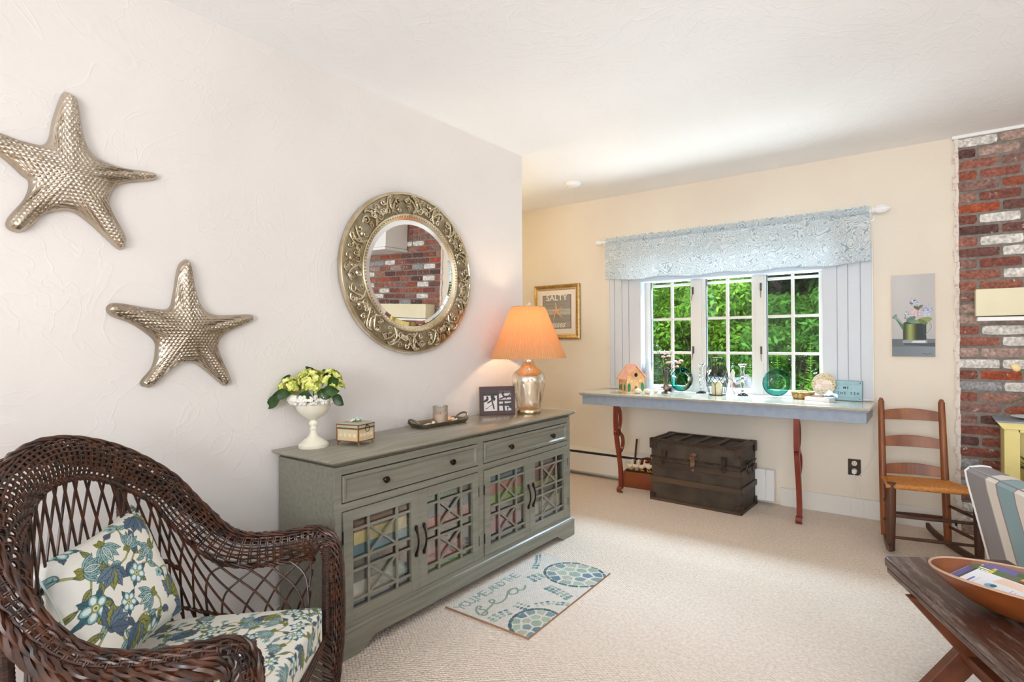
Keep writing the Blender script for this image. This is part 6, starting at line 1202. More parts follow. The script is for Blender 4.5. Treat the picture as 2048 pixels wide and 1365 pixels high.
# ------------------------------------------------------------ striped sofa back
def sofa():
    d = Vector((.39, -.92, 0)).normalized(); p = Vector((.92, .39, 0)).normalized(); A = Vector((.112, 3.07, 0)); t = thing('striped_armchair', 'armchair in grey, cream and teal striped fabric seen from behind', 'armchair', A+p*.4+d*.35); V = Vector
    L, T, zt = .84, .125, .64; rake = .155
    m = bpy.data.materials.new('striped_fabric'); m.use_nodes = True; n = m.node_tree.nodes; l = m.node_tree.links; b_ = n['Principled BSDF']; b_.inputs['Roughness'].default_value = .9; a = n.new('ShaderNodeVertexColor'); a.layer_name = 'col'; l.new(a.outputs[0], b_.inputs['Base Color']); tc_ = n.new('ShaderNodeTexCoord'); x = n.new('ShaderNodeTexNoise'); x.inputs['Scale'].default_value = 500; l.new(tc_.outputs['Object'], x.inputs[0]); bp = n.new('ShaderNodeBump'); bp.inputs['Strength'].default_value = .5; bp.inputs['Distance'].default_value = .003; l.new(x.outputs[0], bp.inputs['Height']); l.new(bp.outputs[0], b_.inputs['Normal'])
    st = [(0, .155, (142, 134, 134)), (.155, .165, (190, 178, 170)), (.165, .235, (224, 214, 202)), (.235, .245, (150, 128, 124)), (.245, .355, (142, 166, 170)), (.355, .365, (150, 128, 124)), (.365, .46, (228, 218, 206))]
    def col(s): s = s % .46; return next((*srgb(c), 1) for a_, b2, c in st if a_ <= s < b2+1e-6)
    def patch(name, f, NU, NV, parent, L_):
        b = MB(); b.grid(NU, NV, f); c = [col(L_*i/(NU-1)) for j in range(NV) for i in range(NU)]; return b.build(name, m, parent, world=True, colors=c, smooth=True)
    # section of the back: outside bottom -> outside top -> top -> inside
    sec = [(rake*1.0, .03), (rake*.75, .18), (rake*.45, .37), (rake*.12, .58), (.012, .625), (.03, zt), (.075, zt+.006), (T-.012, zt+.002), (T+.005, zt-.02), (T+.09, .45), (T+.2, .2)]
    def fs(u, v):
        q = v*(len(sec)-1); i = min(int(q), len(sec)-2); k = q-i; o, z = sec[i][0]*(1-k)+sec[i+1][0]*k, sec[i][1]*(1-k)+sec[i+1][1]*k; return A+d*L*u+p*o+V((0, 0, z))
    patch('back_rest', fs, 240, 41, t, L)
    for uu, nm in ((0, 'end_panel'), (1, 'end_panel')):
        b = MB(); b.add([A+d*(L*uu)+p*o+V((0, 0, z)) for o, z in sec], [tuple(range(len(sec)))]); b.build(nm, m, t, world=True, colors=[(*srgb(228, 224, 220), 1)]*len(sec))
    b = MB(); b.tube([A-d*.003+p*o+V((0, 0, z)) for o, z in sec[:9]], .006, 8); b.build('piping', mat('white_piping', (236, 234, 232), rough=.8), t, world=True)
    b = MB(); b.tube([A+d*L*u+p*.028+V((0, 0, zt)) for u in (0, .5, 1)], .0035, 6); b.build('top_seam', mat('seam', (150, 150, 152), rough=.8), t, world=True)
    # seat, arms and back cushion beyond
    def block(name, o0, o1, l0, l1, z0, z1, r, parent=t, mm=m):
        b = MB(); M4 = Matrix(((p.x, d.x, 0, A.x), (p.y, d.y, 0, A.y), (0, 0, 1, 0), (0, 0, 0, 1))); b.box(o0, o1, l0, l1, z0, z1, M4); return b.build(name, mm, parent, world=True, bevel=r, bseg=4, smooth=True)
    mg = mat('grey_ticking', (196, 200, 208), (176, 182, 192), rough=.9, scale=30)
    block('seat_base', .30, .86, .02, L-.02, .07, .36, .02, mm=mg); block('seat_cushion', .38, .90, .13, L-.13, .36, .47, .03, mm=mg)
    for l0, l1 in ((.0, .12), (L-.12, L)): block('arm', .30, .88, l0, l1, .08, .52, .03, mm=mg)
    for o in (.3, .82):
        for lq in (.04, L-.04): b = MB(); q = A+p*o+d*lq; b.cyl(q+V((0, 0, .0)), q+V((0, 0, .08)), .018, 12, .025); b.build('leg', mat('sofa_leg', (70, 46, 32), rough=.4), t, world=True)
    B = A+p*.30+d*.10; NU, NV = 90, 60; t2 = thing('back_cushion', 'plump pale grey and white striped cushion leaning inside the armchair', 'cushion', B+V((0, 0, .47))); b = MB(); cc = []
    def fc(side):
        def f(u, v):
            e = (1-abs(2*u-1)**5)*(1-abs(2*v-1)**5); th = .065*max(e, 0)**.5; return B+d*(.46*u)+p*(.03+.05*(1-v)*1.2-.0+side*th)+V((0, 0, .475+.25*v))
        return f
    b.grid(NU, NV, fc(-1)); b.grid(NU, NV, fc(1)); cc = [(*srgb(238, 236, 234), 1) if .22 < ((i/(NU-1)*1.15) % .5) < .44 else (*srgb(186, 194, 206), 1) for j in range(2*NV) for i in range(NU)]
    b.build('cushion', m, t2, world=True, colors=cc, smooth=True); b = MB(); b.tube([fc(0)(u, v) for u, v in [(q, 1) for q in np.linspace(0, 1, 12)]+[(1, 1-q) for q in np.linspace(0, 1, 8)[1:]]+[(1-q, 0) for q in np.linspace(0, 1, 12)[1:]]+[(0, q) for q in np.linspace(0, 1, 8)[1:-1]]], .005, 6, closed=True); b.build('welt', bpy.data.materials['white_piping'], t2, world=True)
sofa()

# ------------------------------------------------------------ sawbuck table, bowl and magazines
def bench():
    c0 = Vector((-.162, 2.283, 0)); u = Vector((.458, -.889, 0)).normalized(); v = Vector((.889, .458, 0)).normalized(); t = thing('sawbuck_table', 'worn dark wooden low table with crossed sawbuck legs at the lower right', 'table', c0+u*.65+v*.21)
    def matw(name, c1, c2, rough):
        m = mat(name, c1, c2, rough=rough, scale=9, coat=.12); n = m.node_tree.nodes; l = m.node_tree.links
        mp = n['Mapping']; ang = math.atan2(u.y, u.x); mp.vector_type = 'TEXTURE'; mp.inputs['Rotation'].default_value = (0, 0, ang); mp.inputs['Scale'].default_value = (5, .7, .7)
        x = n.new('ShaderNodeTexNoise'); x.inputs['Scale'].default_value = 14; x.inputs['Detail'].default_value = 9; x.inputs['Roughness'].default_value = .7; l.new(mp.outputs[0], x.inputs['Vector']); bp = n.new('ShaderNodeBump'); bp.inputs['Strength'].default_value = .35; bp.inputs['Distance'].default_value = .004; l.new(x.outputs[0], bp.inputs['Height']); l.new(bp.outputs[0], n['Principled BSDF'].inputs['Normal']); return m
    mt = matw('worn_sheen_top', (92, 54, 38), (62, 36, 26), .38); n = mt.node_tree.nodes; l = mt.node_tree.links; r = n['Color Ramp'].color_ramp; n['Color Ramp'].color_ramp.elements[0].position = .38; n['Noise Texture'].inputs['Detail'].default_value = 10; n['Noise Texture'].inputs['Roughness'].default_value = .8; n['Noise Texture'].inputs['Scale'].default_value = 22; r.elements[1].position = .5; e = r.elements.new(.64); e.color = (*srgb(136, 118, 108), 1)  # grey streaks: weathering plus reflected sheen put into the colour
    ml = matw('dark_pine', (112, 60, 34), (84, 44, 26), .4); Lt, Wt, z1, z0 = 1.45, .43, .44, .395
    P = lambda a, b_, z: tuple(c0+u*a+v*b_)[:2]+(z,)
    k = .02; poly = [(k, 0), (Lt, 0), (Lt, Wt), (.0, Wt), (0, Wt-.0), (0, k), (k*.3, k*.3)]
    poly = [(k, 0), (Lt, 0), (Lt, Wt), (0, Wt), (0, k), (k*.25, k*.25)]
    b = MB(); b.prism(poly, lambda a, b_: P(a, b_, z0+.012), lambda a, b_: P(a, b_, z1)); b.build('top', mt, t, world=True, bevel=.008, bseg=3)
    b = MB(); b.prism([(a*.995+.004, q*.985+.006) for a, q in poly], lambda a, b_: P(a, b_, z0-.012), lambda a, b_: P(a, b_, z0+.0125)); b.build('underboard', mt, t, world=True, bevel=.006)
    for a in (.18, Lt-.22):
        for s in (0, 1):
            b = MB(); w0 = .055
            # one diagonal board of the X, in the v-z plane
            x0, x1 = (.02, Wt-.02) if s == 0 else (Wt-.02, .02); zz0, zz1 = .0, z0-.012; dx = (x1-x0); n_ = math.hypot(dx, zz1-zz0); hw = w0*n_/(zz1-zz0)
            pts = [(x0-hw, zz0), (x0+hw, zz0), (x1+hw, zz1), (x1-hw, zz1)]; o = .018 if s else -.018
            pts = [(max(-.01, min(Wt+.01, a_)), q) for a_, q in pts]
            b.prism(pts, lambda q, z: P(a+o-.017, q, z), lambda q, z: P(a+o+.017, q, z)); b.build('leg', ml, t, world=True, bevel=.003, smooth=False)
    b = MB(); b.prism([(Wt/2-.045, .16), (Wt/2+.045, .16), (Wt/2+.045, .20), (Wt/2-.045, .20)], lambda q, z: P(.13, q, z), lambda q, z: P(Lt-.12, q, z)); b.build('stretcher', ml, t, world=True, bevel=.003)
    # long brace seen under the front edge
    for (a0, a1) in ((.215, .50), (Lt-.255, Lt-.54)):
        b = MB(); w1 = .02; b.prism([(a0, .185), (a0+.05, .185), (a1+.03, z0-.012), (a1-.03, z0-.012)] if a1 > a0 else [(a1-.03, z0-.012), (a1+.03, z0-.012), (a0, .185), (a0-.05, .185)], lambda q, z: P(q, Wt/2-.015, z), lambda q, z: P(q, Wt/2+.015, z)); b.build('brace', ml, t, world=True, bevel=.002, smooth=False)
    return z1
ZB = bench()
BC = Vector((.312, 1.965, ZB)); BA = math.atan2(-.18, .98)
def bowl():
    t = thing('dough_bowl', 'long oval turned wooden dough bowl on the sawbuck table', 'bowl', BC, BA); La, Lb, Hb = .335, .128, .102; n = 96
    def o(q, k, z, off=0):
        c, s = math.cos(q), math.sin(q); e = .82; x = math.copysign(abs(c)**e, c)*(La*k-off); y = math.copysign(abs(s)**.92, s)*(Lb*(k**1.2)-off); return (x, y, z)
    pr = [(.02, 0, 0), (.40, 0, 0), (.55, .008, 0), (.72, .028, 0), (.86, .056, 0), (.95, .082, 0), (1.0, Hb, 0), (1.0, Hb+.002, .004), (1.0, Hb, .009), (.95, .083, .009), (.85, .058, .01), (.70, .033, .01), (.5, .018, .008), (.3, .013, 0), (.02, .012, 0)]
    b = MB(); vs = [o(2*PI*k/n, q, z, f) for q, z, f in pr for k in range(n)]; m = len(pr); b.add(vs, [(i*n+k, i*n+(k+1) % n, (i+1)*n+(k+1) % n, (i+1)*n+k) for i in range(m-1) for k in range(n)]+[tuple(range(n))[::-1], tuple((m-1)*n+k for k in range(n))])
    b.build('bowl_body', mat('bowl_wood', (134, 72, 32), (96, 46, 22), rough=.3, scale=5, stretch=(.5, 3, 3), coat=.35), t, smooth=True)
    b = MB(); b.tube([o(2*PI*k/n, 1.0, Hb+.001, .0045) for k in range(n)], .0042, 6, closed=True); b.build('pale_rim', mat('pale_rim', (184, 150, 126), rough=.35), t)
bowl()
def magazine(label, cx, cy, cz, rz, tx, ty, W, Hh, bg_, paint, texts=(), th=.0025):
    t = thing('magazine', label, 'magazine', (cx, cy, cz), 0, 'magazines in the wooden bowl'); t.rotation_euler = (tx, ty, rz)
    cv = Canvas(W, Hh, bg_, 700); paint(cv, W, Hh); b = cv.mesh(lambda u, v: (W*(u-.5), Hh*(v-.5), th+.0002+.004*math.sin(PI*u)*0)); b.build('cover', vcmat('glossy_cover', .2), t, colors=cv.rgba(), smooth=False)
    b = MB(); b.box(-W/2, W/2, -Hh/2, Hh/2, 0, th); b.build('pages', M_PAPER, t)
    for s, size, x, y, c in texts:
        v, f = text_verts(s, size, .0001, 0, .0008); b = MB(); b.add([(p.x+x, p.y+y, th+.0006+p.z) for p in v], f); b.build('lettering', mat('letter', c, rough=.4), t, smooth=False)
def p_white(cv, W, H_):
    cv.poly([(0, H_*.9), (W, H_*.9), (W, H_), (0, H_)], (84, 76, 140)); cv.poly([(0, H_*.87), (W, H_*.87), (W, H_*.9), (0, H_*.9)], (40, 50, 52)); cv.line([(W*.1, H_*.76), (W*.5, H_*.76)], .006, (90, 110, 190)); cv.line([(W*.1, H_*.7), (W*.6, H_*.7)], .0015, (150, 160, 200)); cv.ell(W*.35, H_*.5, W*.12, H_*.07, (120, 176, 220)); cv.ell(W*.4, H_*.47, W*.08, H_*.04, (50, 110, 110)); cv.poly([(W*.6, H_*.1), (W*.95, H_*.1), (W*.95, H_*.5), (W*.6, H_*.55)], (236, 208, 190)); cv.line([(W*.1, H_*.25), (W*.5, H_*.25)], .002, (150, 160, 210)); cv.line([(W*.1, H_*.2), (W*.45, H_*.2)], .002, (180, 186, 220))
def p_trail(cv, W, H_):
    rn = random.Random(4); cv.poly([(0, 0), (W, 0), (W, H_*.55), (0, H_*.62)], (96, 104, 84))
    for k in range(50): cv.ell(W*rn.uniform(.1, .6), H_*rn.uniform(.3, .62), .005, .004, rn.choice([(200, 50, 56), (226, 90, 84), (190, 120, 130)]))
    for k in range(40): cv.ell(W*rn.uniform(.3, 1), H_*rn.uniform(0, .35), .009, .006, rn.choice([(206, 160, 80), (226, 196, 120), (120, 80, 50), (70, 60, 40)]), rn.random()*3)
    cv.ell(W*.1, H_*.45, .02, .02, (196, 214, 220))
def p_purple(cv, W, H_):
    cv.poly([(0, 0), (W, 0), (W, H_*.55), (0, H_*.6)], (70, 100, 60)); cv.line([(.004, .004), (.004, H_-.004), (W-.004, H_-.004)], .005, (214, 210, 234))
    for k in range(4): cv.ell(W*(.2+.16*k), H_*.8, .003, .003, (240, 236, 250))
def p_green(cv, W, H_):
    rn = random.Random(7)
    for k in range(120): cv.ell(W*rn.random(), H_*rn.random(), rn.uniform(.002, .008), .003, rn.choice([(90, 130, 60), (140, 170, 90), (40, 60, 40), (210, 214, 190)]), rn.random()*3)
rz0 = R(-30)
magazine('purple bordered magazine at the back of the wooden bowl, partly under the green one', .187, 2.005, .520, R(58), 0, -R(16), .13, .21, (104, 96, 160), p_purple)
magazine('green magazine lettered Trail with red berries in the wooden bowl', .168, 2.010, .522, R(57), 0, -R(12), .125, .21, (86, 110, 66), p_trail, (('Trail', .043, -.002, .066, (236, 232, 214)), ('COMPANION', .0125, .014, .046, (226, 196, 70))))
magazine('dark leafy magazine under the white brochure in the wooden bowl', .158, 1.990, .520, R(55), 0, -R(8), .12, .20, (54, 66, 50), p_green)
magazine('white brochure with a purple top band, topmost in the wooden bowl near its tip', .142, 1.975, .5235, R(58), 0, -R(5), .115, .20, (236, 236, 242), p_white)

# ------------------------------------------------------------ wicker armchair
WO = Vector((-1.804, .652, 0)); WTH = R(47.7)
def wicker():
    CP = [[0.0, -0.33, 0.98, 0.0, -0.45, 0.9, 0.06], [0.126, -0.314, 0.958, 0.15, -0.42, 0.9, 0.058], [0.247, -0.269, 0.896, 0.4, -0.35, 0.84, 0.06], [0.329, -0.187, 0.796, 0.5, -0.22, 0.82, 0.054], [0.356, -0.101, 0.68, 0.38, -0.1, 0.9, 0.050], [0.36, 0.004, 0.58, 0.2, -0.05, 0.97, 0.052], [0.375, 0.137, 0.562, 0.1, 0.0, 1.0, 0.05], [0.379, 0.245, 0.574, 0.08, 0.2, 0.98, 0.052], [0.350, 0.305, 0.564, 0.0, 0.7, 0.7, 0.055], [0.335, 0.343, 0.519, 0.0, 1.0, 0.1, 0.052], [0.337, 0.353, 0.381, 0.0, 1.0, 0.0, 0.045], [0.337, 0.351, 0.183, 0.0, 1.0, 0.0, 0.042], [0.33, 0.333, 0.004, 0.0, 1.0, 0.0, 0.04]]
    A = np.array(CP); full = np.concatenate([A[:0:-1]*np.array([-1, 1, 1, -1, 1, 1, 1]), A]); n = len(full)-1
    t = thing('wicker_armchair', 'dark brown woven wicker armchair with rolled arms in the lower left', 'armchair', WO, -WTH)
    def cr(q):
        q = min(max(q, 0), 1); i = min(int(q*n), n-1); u = q*n-i; a, b, c, d = full[max(i-1, 0)], full[i], full[i+1], full[min(i+2, n)]
        return .5*((2*b)+(-a+c)*u+(2*a-5*b+4*c-d)*u*u+(-a+3*b-3*c+d)*u**3)
    def frame(q):
        v = cr(q); T = cr(min(q+.004, 1))[:3]-cr(max(q-.004, 0))[:3]; T = T/np.linalg.norm(T); N = v[3:6]; N = N-T*(N@T); N = N/np.linalg.norm(N); L = np.cross(T, N); 
        return v[:3], T, N, L, v[6]
    # arc-length table
    Q = np.linspace(0, 1, 600); PT = np.array([cr(q)[:3] for q in Q]); S = np.concatenate([[0], np.cumsum(np.linalg.norm(np.diff(PT, axis=0), axis=1))]); LEN = S[-1]
    qs = lambda s: float(np.interp(s, S, Q))
    sgn = None
    v0, T0, N0, L0, _ = frame(.5); fl = -1 if L0[1] > 0 else 1      # L must point to the outside (backwards at the middle)
    SEC = [(.06, -2.0), (-.10, -1.7), (-.24, -1.3), (-.32, -.9), (-.30, -.5), (-.18, -.18), (0, 0), (.25, .05), (.5, -.03), (.72, -.25), (.85, -.55), (.88, -.85)]
    SECL = [(-.95, -.75), (-.9, -.45), (-.75, -.2), (-.5, -.05), (-.25, 0), (0, 0), (.25, 0), (.5, -.05), (.75, -.2), (.9, -.45), (.95, -.75), (.92, -.95)]
    def surf(s, c, off=0.):
        q = qs(s); P, T, N, L, r = frame(q); L = L*fl; sd = 2*abs(q-.5)            # 0 middle of the back .. 1 foot
        i = min(int(c*(len(SEC)-1)), len(SEC)-2); u = c*(len(SEC)-1)-i
        g = lambda X: np.array(X[i])*(1-u)+np.array(X[i+1])*u; g2 = lambda X: np.array(X[i+1])-np.array(X[i])
        k = min(max((sd-.66)/.12, 0), 1); k = k*k*(3-2*k); p = g(SEC)*(1-k)+g(SECL)*k; d = g2(SEC)*(1-k)+g2(SECL)*k; nn = np.array([-d[1], d[0]]); nn = nn/(np.linalg.norm(nn)+1e-9)
        p = p*r+nn*off; return Vector(P+L*p[0]+N*p[1])
    b = MB(); NS = 19; ph = .0225
    for j in range(NS):                                            # long strands, over one rib and under the next
        c = .02+.96*j/(NS-1); pts = [surf(s, c, .0034*math.cos(PI*s/ph+PI*(j % 2))) for s in np.arange(0.02, LEN-.02, ph/3.0)]; b.tube(pts, .0034, 5)
    b.build('woven_roll', M_WICK, t, smooth=True)
    b = MB(); k = 0; s = .03
    while s < LEN-.03:
        for ds in (-.003, .003): b.tube([surf(s+ds, c, 0) for c in np.linspace(0, 1, 12)], .0026, 5)
        s += ph
    b.build('roll_ribs', M_WICK, t, smooth=True)
    sd_of = lambda s: 2*abs(qs(s)-.5)
    # thick plait along the outer edge, finer plait on top and twisted rim inside
    b = MB(); ss = np.arange(.03, LEN-.03, .008)
    for m in range(4): b.tube([surf(s, .93, .006+.0105*math.cos(2*PI*(s/.115)+m*PI/2))+Vector((0, 0, -.0105*math.sin(2*PI*(s/.115)+m*PI/2)*1.0)) for s in ss], .0078, 6)
    for m in range(4): b.tube([surf(s, .84+.03*math.sin(2*PI*(s/.115)+m*PI/2+.8), .006+.007*math.cos(2*PI*(s/.115)+m*PI/2+.8)) for s in ss], .0055, 6)
    b.build('outer_plait', M_WICK, t, smooth=True)
    b = MB()
    for m in range(3): b.tube([surf(s, .52+.035*math.sin(2*PI*(s/.16)+m*2.09), .005+.003*math.cos(2*PI*(s/.16)+m*2.09)) for s in ss], .0042, 5)
    b.build('crest_wrap', M_WICK, t, smooth=True)
    b = MB(); si = [s for s in ss if sd_of(s) < .66]
    for m in range(3): b.tube([surf(s, .0, 0)+Vector((0, 0, -.004+.005*math.sin(2*PI*(s/.06)+m*2.09)))+Vector((.005*math.cos(2*PI*(s/.06)+m*2.09), .005*math.cos(2*PI*(s/.06)+m*2.09), 0)) for s in si], .0048, 6)
    b.build('inner_rim', M_WICK, t, smooth=True)
    # lattice: from the inner rim down to the seat ring, then on to the floor
    q_in = [q for q in np.linspace(0, 1, 400) if 2*abs(q-.5) < .645]; s0 = float(np.interp(q_in[0], Q, S)); s1 = float(np.interp(q_in[-1], Q, S)); ZR = .235
    def low(u):                                                    # seat ring, u 0..1 from +... to other side
        P, T, N, L, r = frame(.5+(u-.5)*.645*1.0); a = (u-.5)*2; x = P[0]*.83; y = P[1]*.86 if P[1] < 0 else P[1]*.9; return Vector((x, y, ZR))
    def wall(u, v, off=0.): 
        a = surf(s0+(s1-s0)*u, 0, 0); l = low(u); p = a.lerp(l, v); bul = math.sin(PI*v)*.012; d = Vector((l.x, l.y, 0)).normalized(); return p+d*(off-bul*.5)
    b = MB(); NSP = 34; D = 2.3/NSP
    for k in range(-4, NSP+5):
        u0 = k/NSP
        for sg in (1, -1):
            pts = []
            for v in np.linspace(0, 1, 15):
                u = u0+sg*D*(v+.12*math.sin(PI*v)-.5*(1-v)**3*.25)
                if 0 <= u <= 1: pts.append(wall(u, v, .002*sg))
            if len(pts) > 2: b.tube(pts, .0037, 6)
    b.build('lattice', M_WICK, t, smooth=True)
    b = MB()
    for v in (.40, .72):
        for m in range(2): b.tube([wall(u, v+.008*math.sin(u*200+m*PI), .005*math.cos(u*200+m*PI)) for u in np.linspace(0.0 if v > .5 else .24, 1.0 if v > .5 else .76, 260)], .0042, 5)
    b.build('twisted_bands', M_WICK, t, smooth=True)
    b = MB(); NL = 56
    for k in range(NL):
        for sg in (1, -1):
            u = k/(NL-1); pts = []
            for v in np.linspace(0, 1, 6):
                uu = u+sg*.045*v
                if 0 <= uu <= 1: l = low(uu); pts.append(Vector((l.x*(1-.04*v), l.y*(1-.04*v), ZR*(1-v)+.075*v)))
            if len(pts) > 2: b.tube(pts, .0035, 5)
    for z in (ZR, .075):
        for m in range(3): b.tube([Vector((low(u).x*(1-.04*(z < .1)), low(u).y*(1-.04*(z < .1)), z+.006*math.sin(u*150+m*2.09)))+Vector((low(u).x, low(u).y, 0)).normalized()*.006*math.cos(u*150+m*2.09) for u in np.linspace(0, 1, 260)], .005, 5)
    b.build('skirt', M_WICK, t, smooth=True)
    mw = mat('wrapped_cane', (72, 38, 22), (42, 22, 16), rough=.35, scale=30, stretch=(1, 1, 6), bump=.8, bscale=60, coat=.2); 
    for (x, y, zt_) in ((.298, .315, .53), (-.298, .315, .53), (.21, -.24, .90), (-.21, -.24, .90)):
        b = MB(); top = (x, y, zt_) if y > 0 else (x*1.02, y-.035, zt_); m = 160; r = .0135; P0, P1 = Vector((x*.98, y, .0)), Vector(top); b.tube([P0.lerp(P1, i/m) for i in range(m+1)], [r+(.0012 if i % 2 else 0) for i in range(m+1)], 10); b.build('leg', mw, t, smooth=False)
    b = MB(); b.box(-.285, .285, -.24, .30, .205, .235); b.build('seat_deck', M_WICK, t, bevel=.01)
    # gathered apron strands from the seat front down to the legs
    b = MB()
    for sx in (-1, 1):
        for i in range(16):
            u = i/15; a = Vector((sx*(.285-.25*u), .318, .232-.004*(i % 2))); c = Vector((sx*(.29-.02*u), .33+.004*(i % 3), .19-.14*u)); b.tube([a, a.lerp(c, .5)+Vector((0, .01, -.012*u)), c], .004, 5)
    for z in (.236, .222, .208): b.tube([Vector((-.29, .318, z)), Vector((0, .33, z)), Vector((.29, .318, z))], .0055, 6)
    b.build('apron', M_WICK, t, smooth=True)
wicker()

def cushions():
    fm = vcmat('floral_cotton', .85, .25, 700)
    # seat cushion
    W_, D_ = .55, .58; cv = floral(Canvas(.80, .84, (234, 230, 220), 400), 11); t = thing('seat_cushion', 'floral teal and olive seat cushion on the wicker chair', 'cushion', WO+Vector((0, 0, .2355)), -WTH)
    nx, ny = cv.nx, cv.ny; hx, hy, H_ = .272, .29, .105
    def ax(u, h):                                                   # canvas coordinate -> (position, how far over the edge)
        s = (u-.5)*2; L = .735; a = abs(s); 
        if a < L: return math.copysign(a/L*(h-.02), s), 0
        k = (a-L)/(1-L); 
        if k < .3: q = k/.3*PI/2; return math.copysign(h-.02+.02*math.sin(q), s), .02*(1-math.cos(q))
        return math.copysign(h, s), .02+(k-.3)/.7*(H_-.02)
    def fn(u, v):
        x, dx = ax(u, hx); y, dy = ax(v, hy); z = H_-max(dx, dy); crown = .014*(1-min(1, abs(x)/hx)**2)*(1-min(1, abs(y)/hy)**2); rr = .05
        cx, cy_ = max(0, abs(x)-(hx-rr)), max(0, abs(y)-(hy-rr)); d = math.hypot(cx, cy_)
        if d > rr: x = math.copysign(hx-rr+cx*rr/d, x); y = math.copysign(hy-rr+cy_*rr/d, y)
        k = .35 if y < 0 else 0; x *= 1-k*(abs(y)/hy)**3*.5
        return (x, y+.03, z+crown)
    b = cv.mesh(fn); o = b.build('cover', fm, t, colors=cv.rgba(), smooth=True)
    b = MB(); b.box(-.2, .2, -.2, .24, .0, .01); b.build('underside', mat('cotton_back', (220, 214, 204), rough=.9), t)
    # pillow
    T_, R_, L_, B_ = Vector((-.235, -.262, .705)), Vector((-.13, -.075, .425)), Vector((.085, -.285, .655)), Vector((.17, -.10, .375))
    cv = floral(Canvas(.40, .40, (236, 232, 222), 800), 23, S=1.25); t = thing('throw_pillow', 'square floral throw pillow leaning on its corner in the wicker chair', 'pillow', WO+Vector((0, 0, .36)), -WTH); n = cv.nx
    c = (T_+R_+L_+B_)/4; nrm = (R_-T_).cross(L_-T_).normalized(); nrm = nrm if nrm.y > 0 else -nrm
    def fp(side):
        def f(u, v):
            x, y = 2*u-1, 2*v-1; e = max(0, (1-x**4)*(1-y**4)); pin = 1+.06*(x*x*y*y)-.055*((1-x*x)*y*y+(1-y*y)*x*x); p = c+((R_-T_)*.5*x+(L_-T_)*.5*y)*pin*1.03; th = .075*e**.42*(1 if side > 0 else .8); p = p+nrm*side*th
            return (p.x, p.y, p.z-.36)
        return f
    b = MB(); b.grid(n, n, fp(1)); b.grid(n, n, fp(-1)); col = np.concatenate([cv.rgba(), cv.rgba()]); b.build('cover', fm, t, colors=col, smooth=True)
    b = MB(); g = fp(0); pts = [g(q, 0) for q in np.linspace(0, 1, 20)]+[g(1, q) for q in np.linspace(0, 1, 20)[1:]]+[g(1-q, 1) for q in np.linspace(0, 1, 20)[1:]]+[g(0, 1-q) for q in np.linspace(0, 1, 20)[1:-1]]; b.tube(pts, .0028, 6, closed=True); b.build('seam', mat('pillow_seam', (206, 214, 206), rough=.9), t)
cushions()

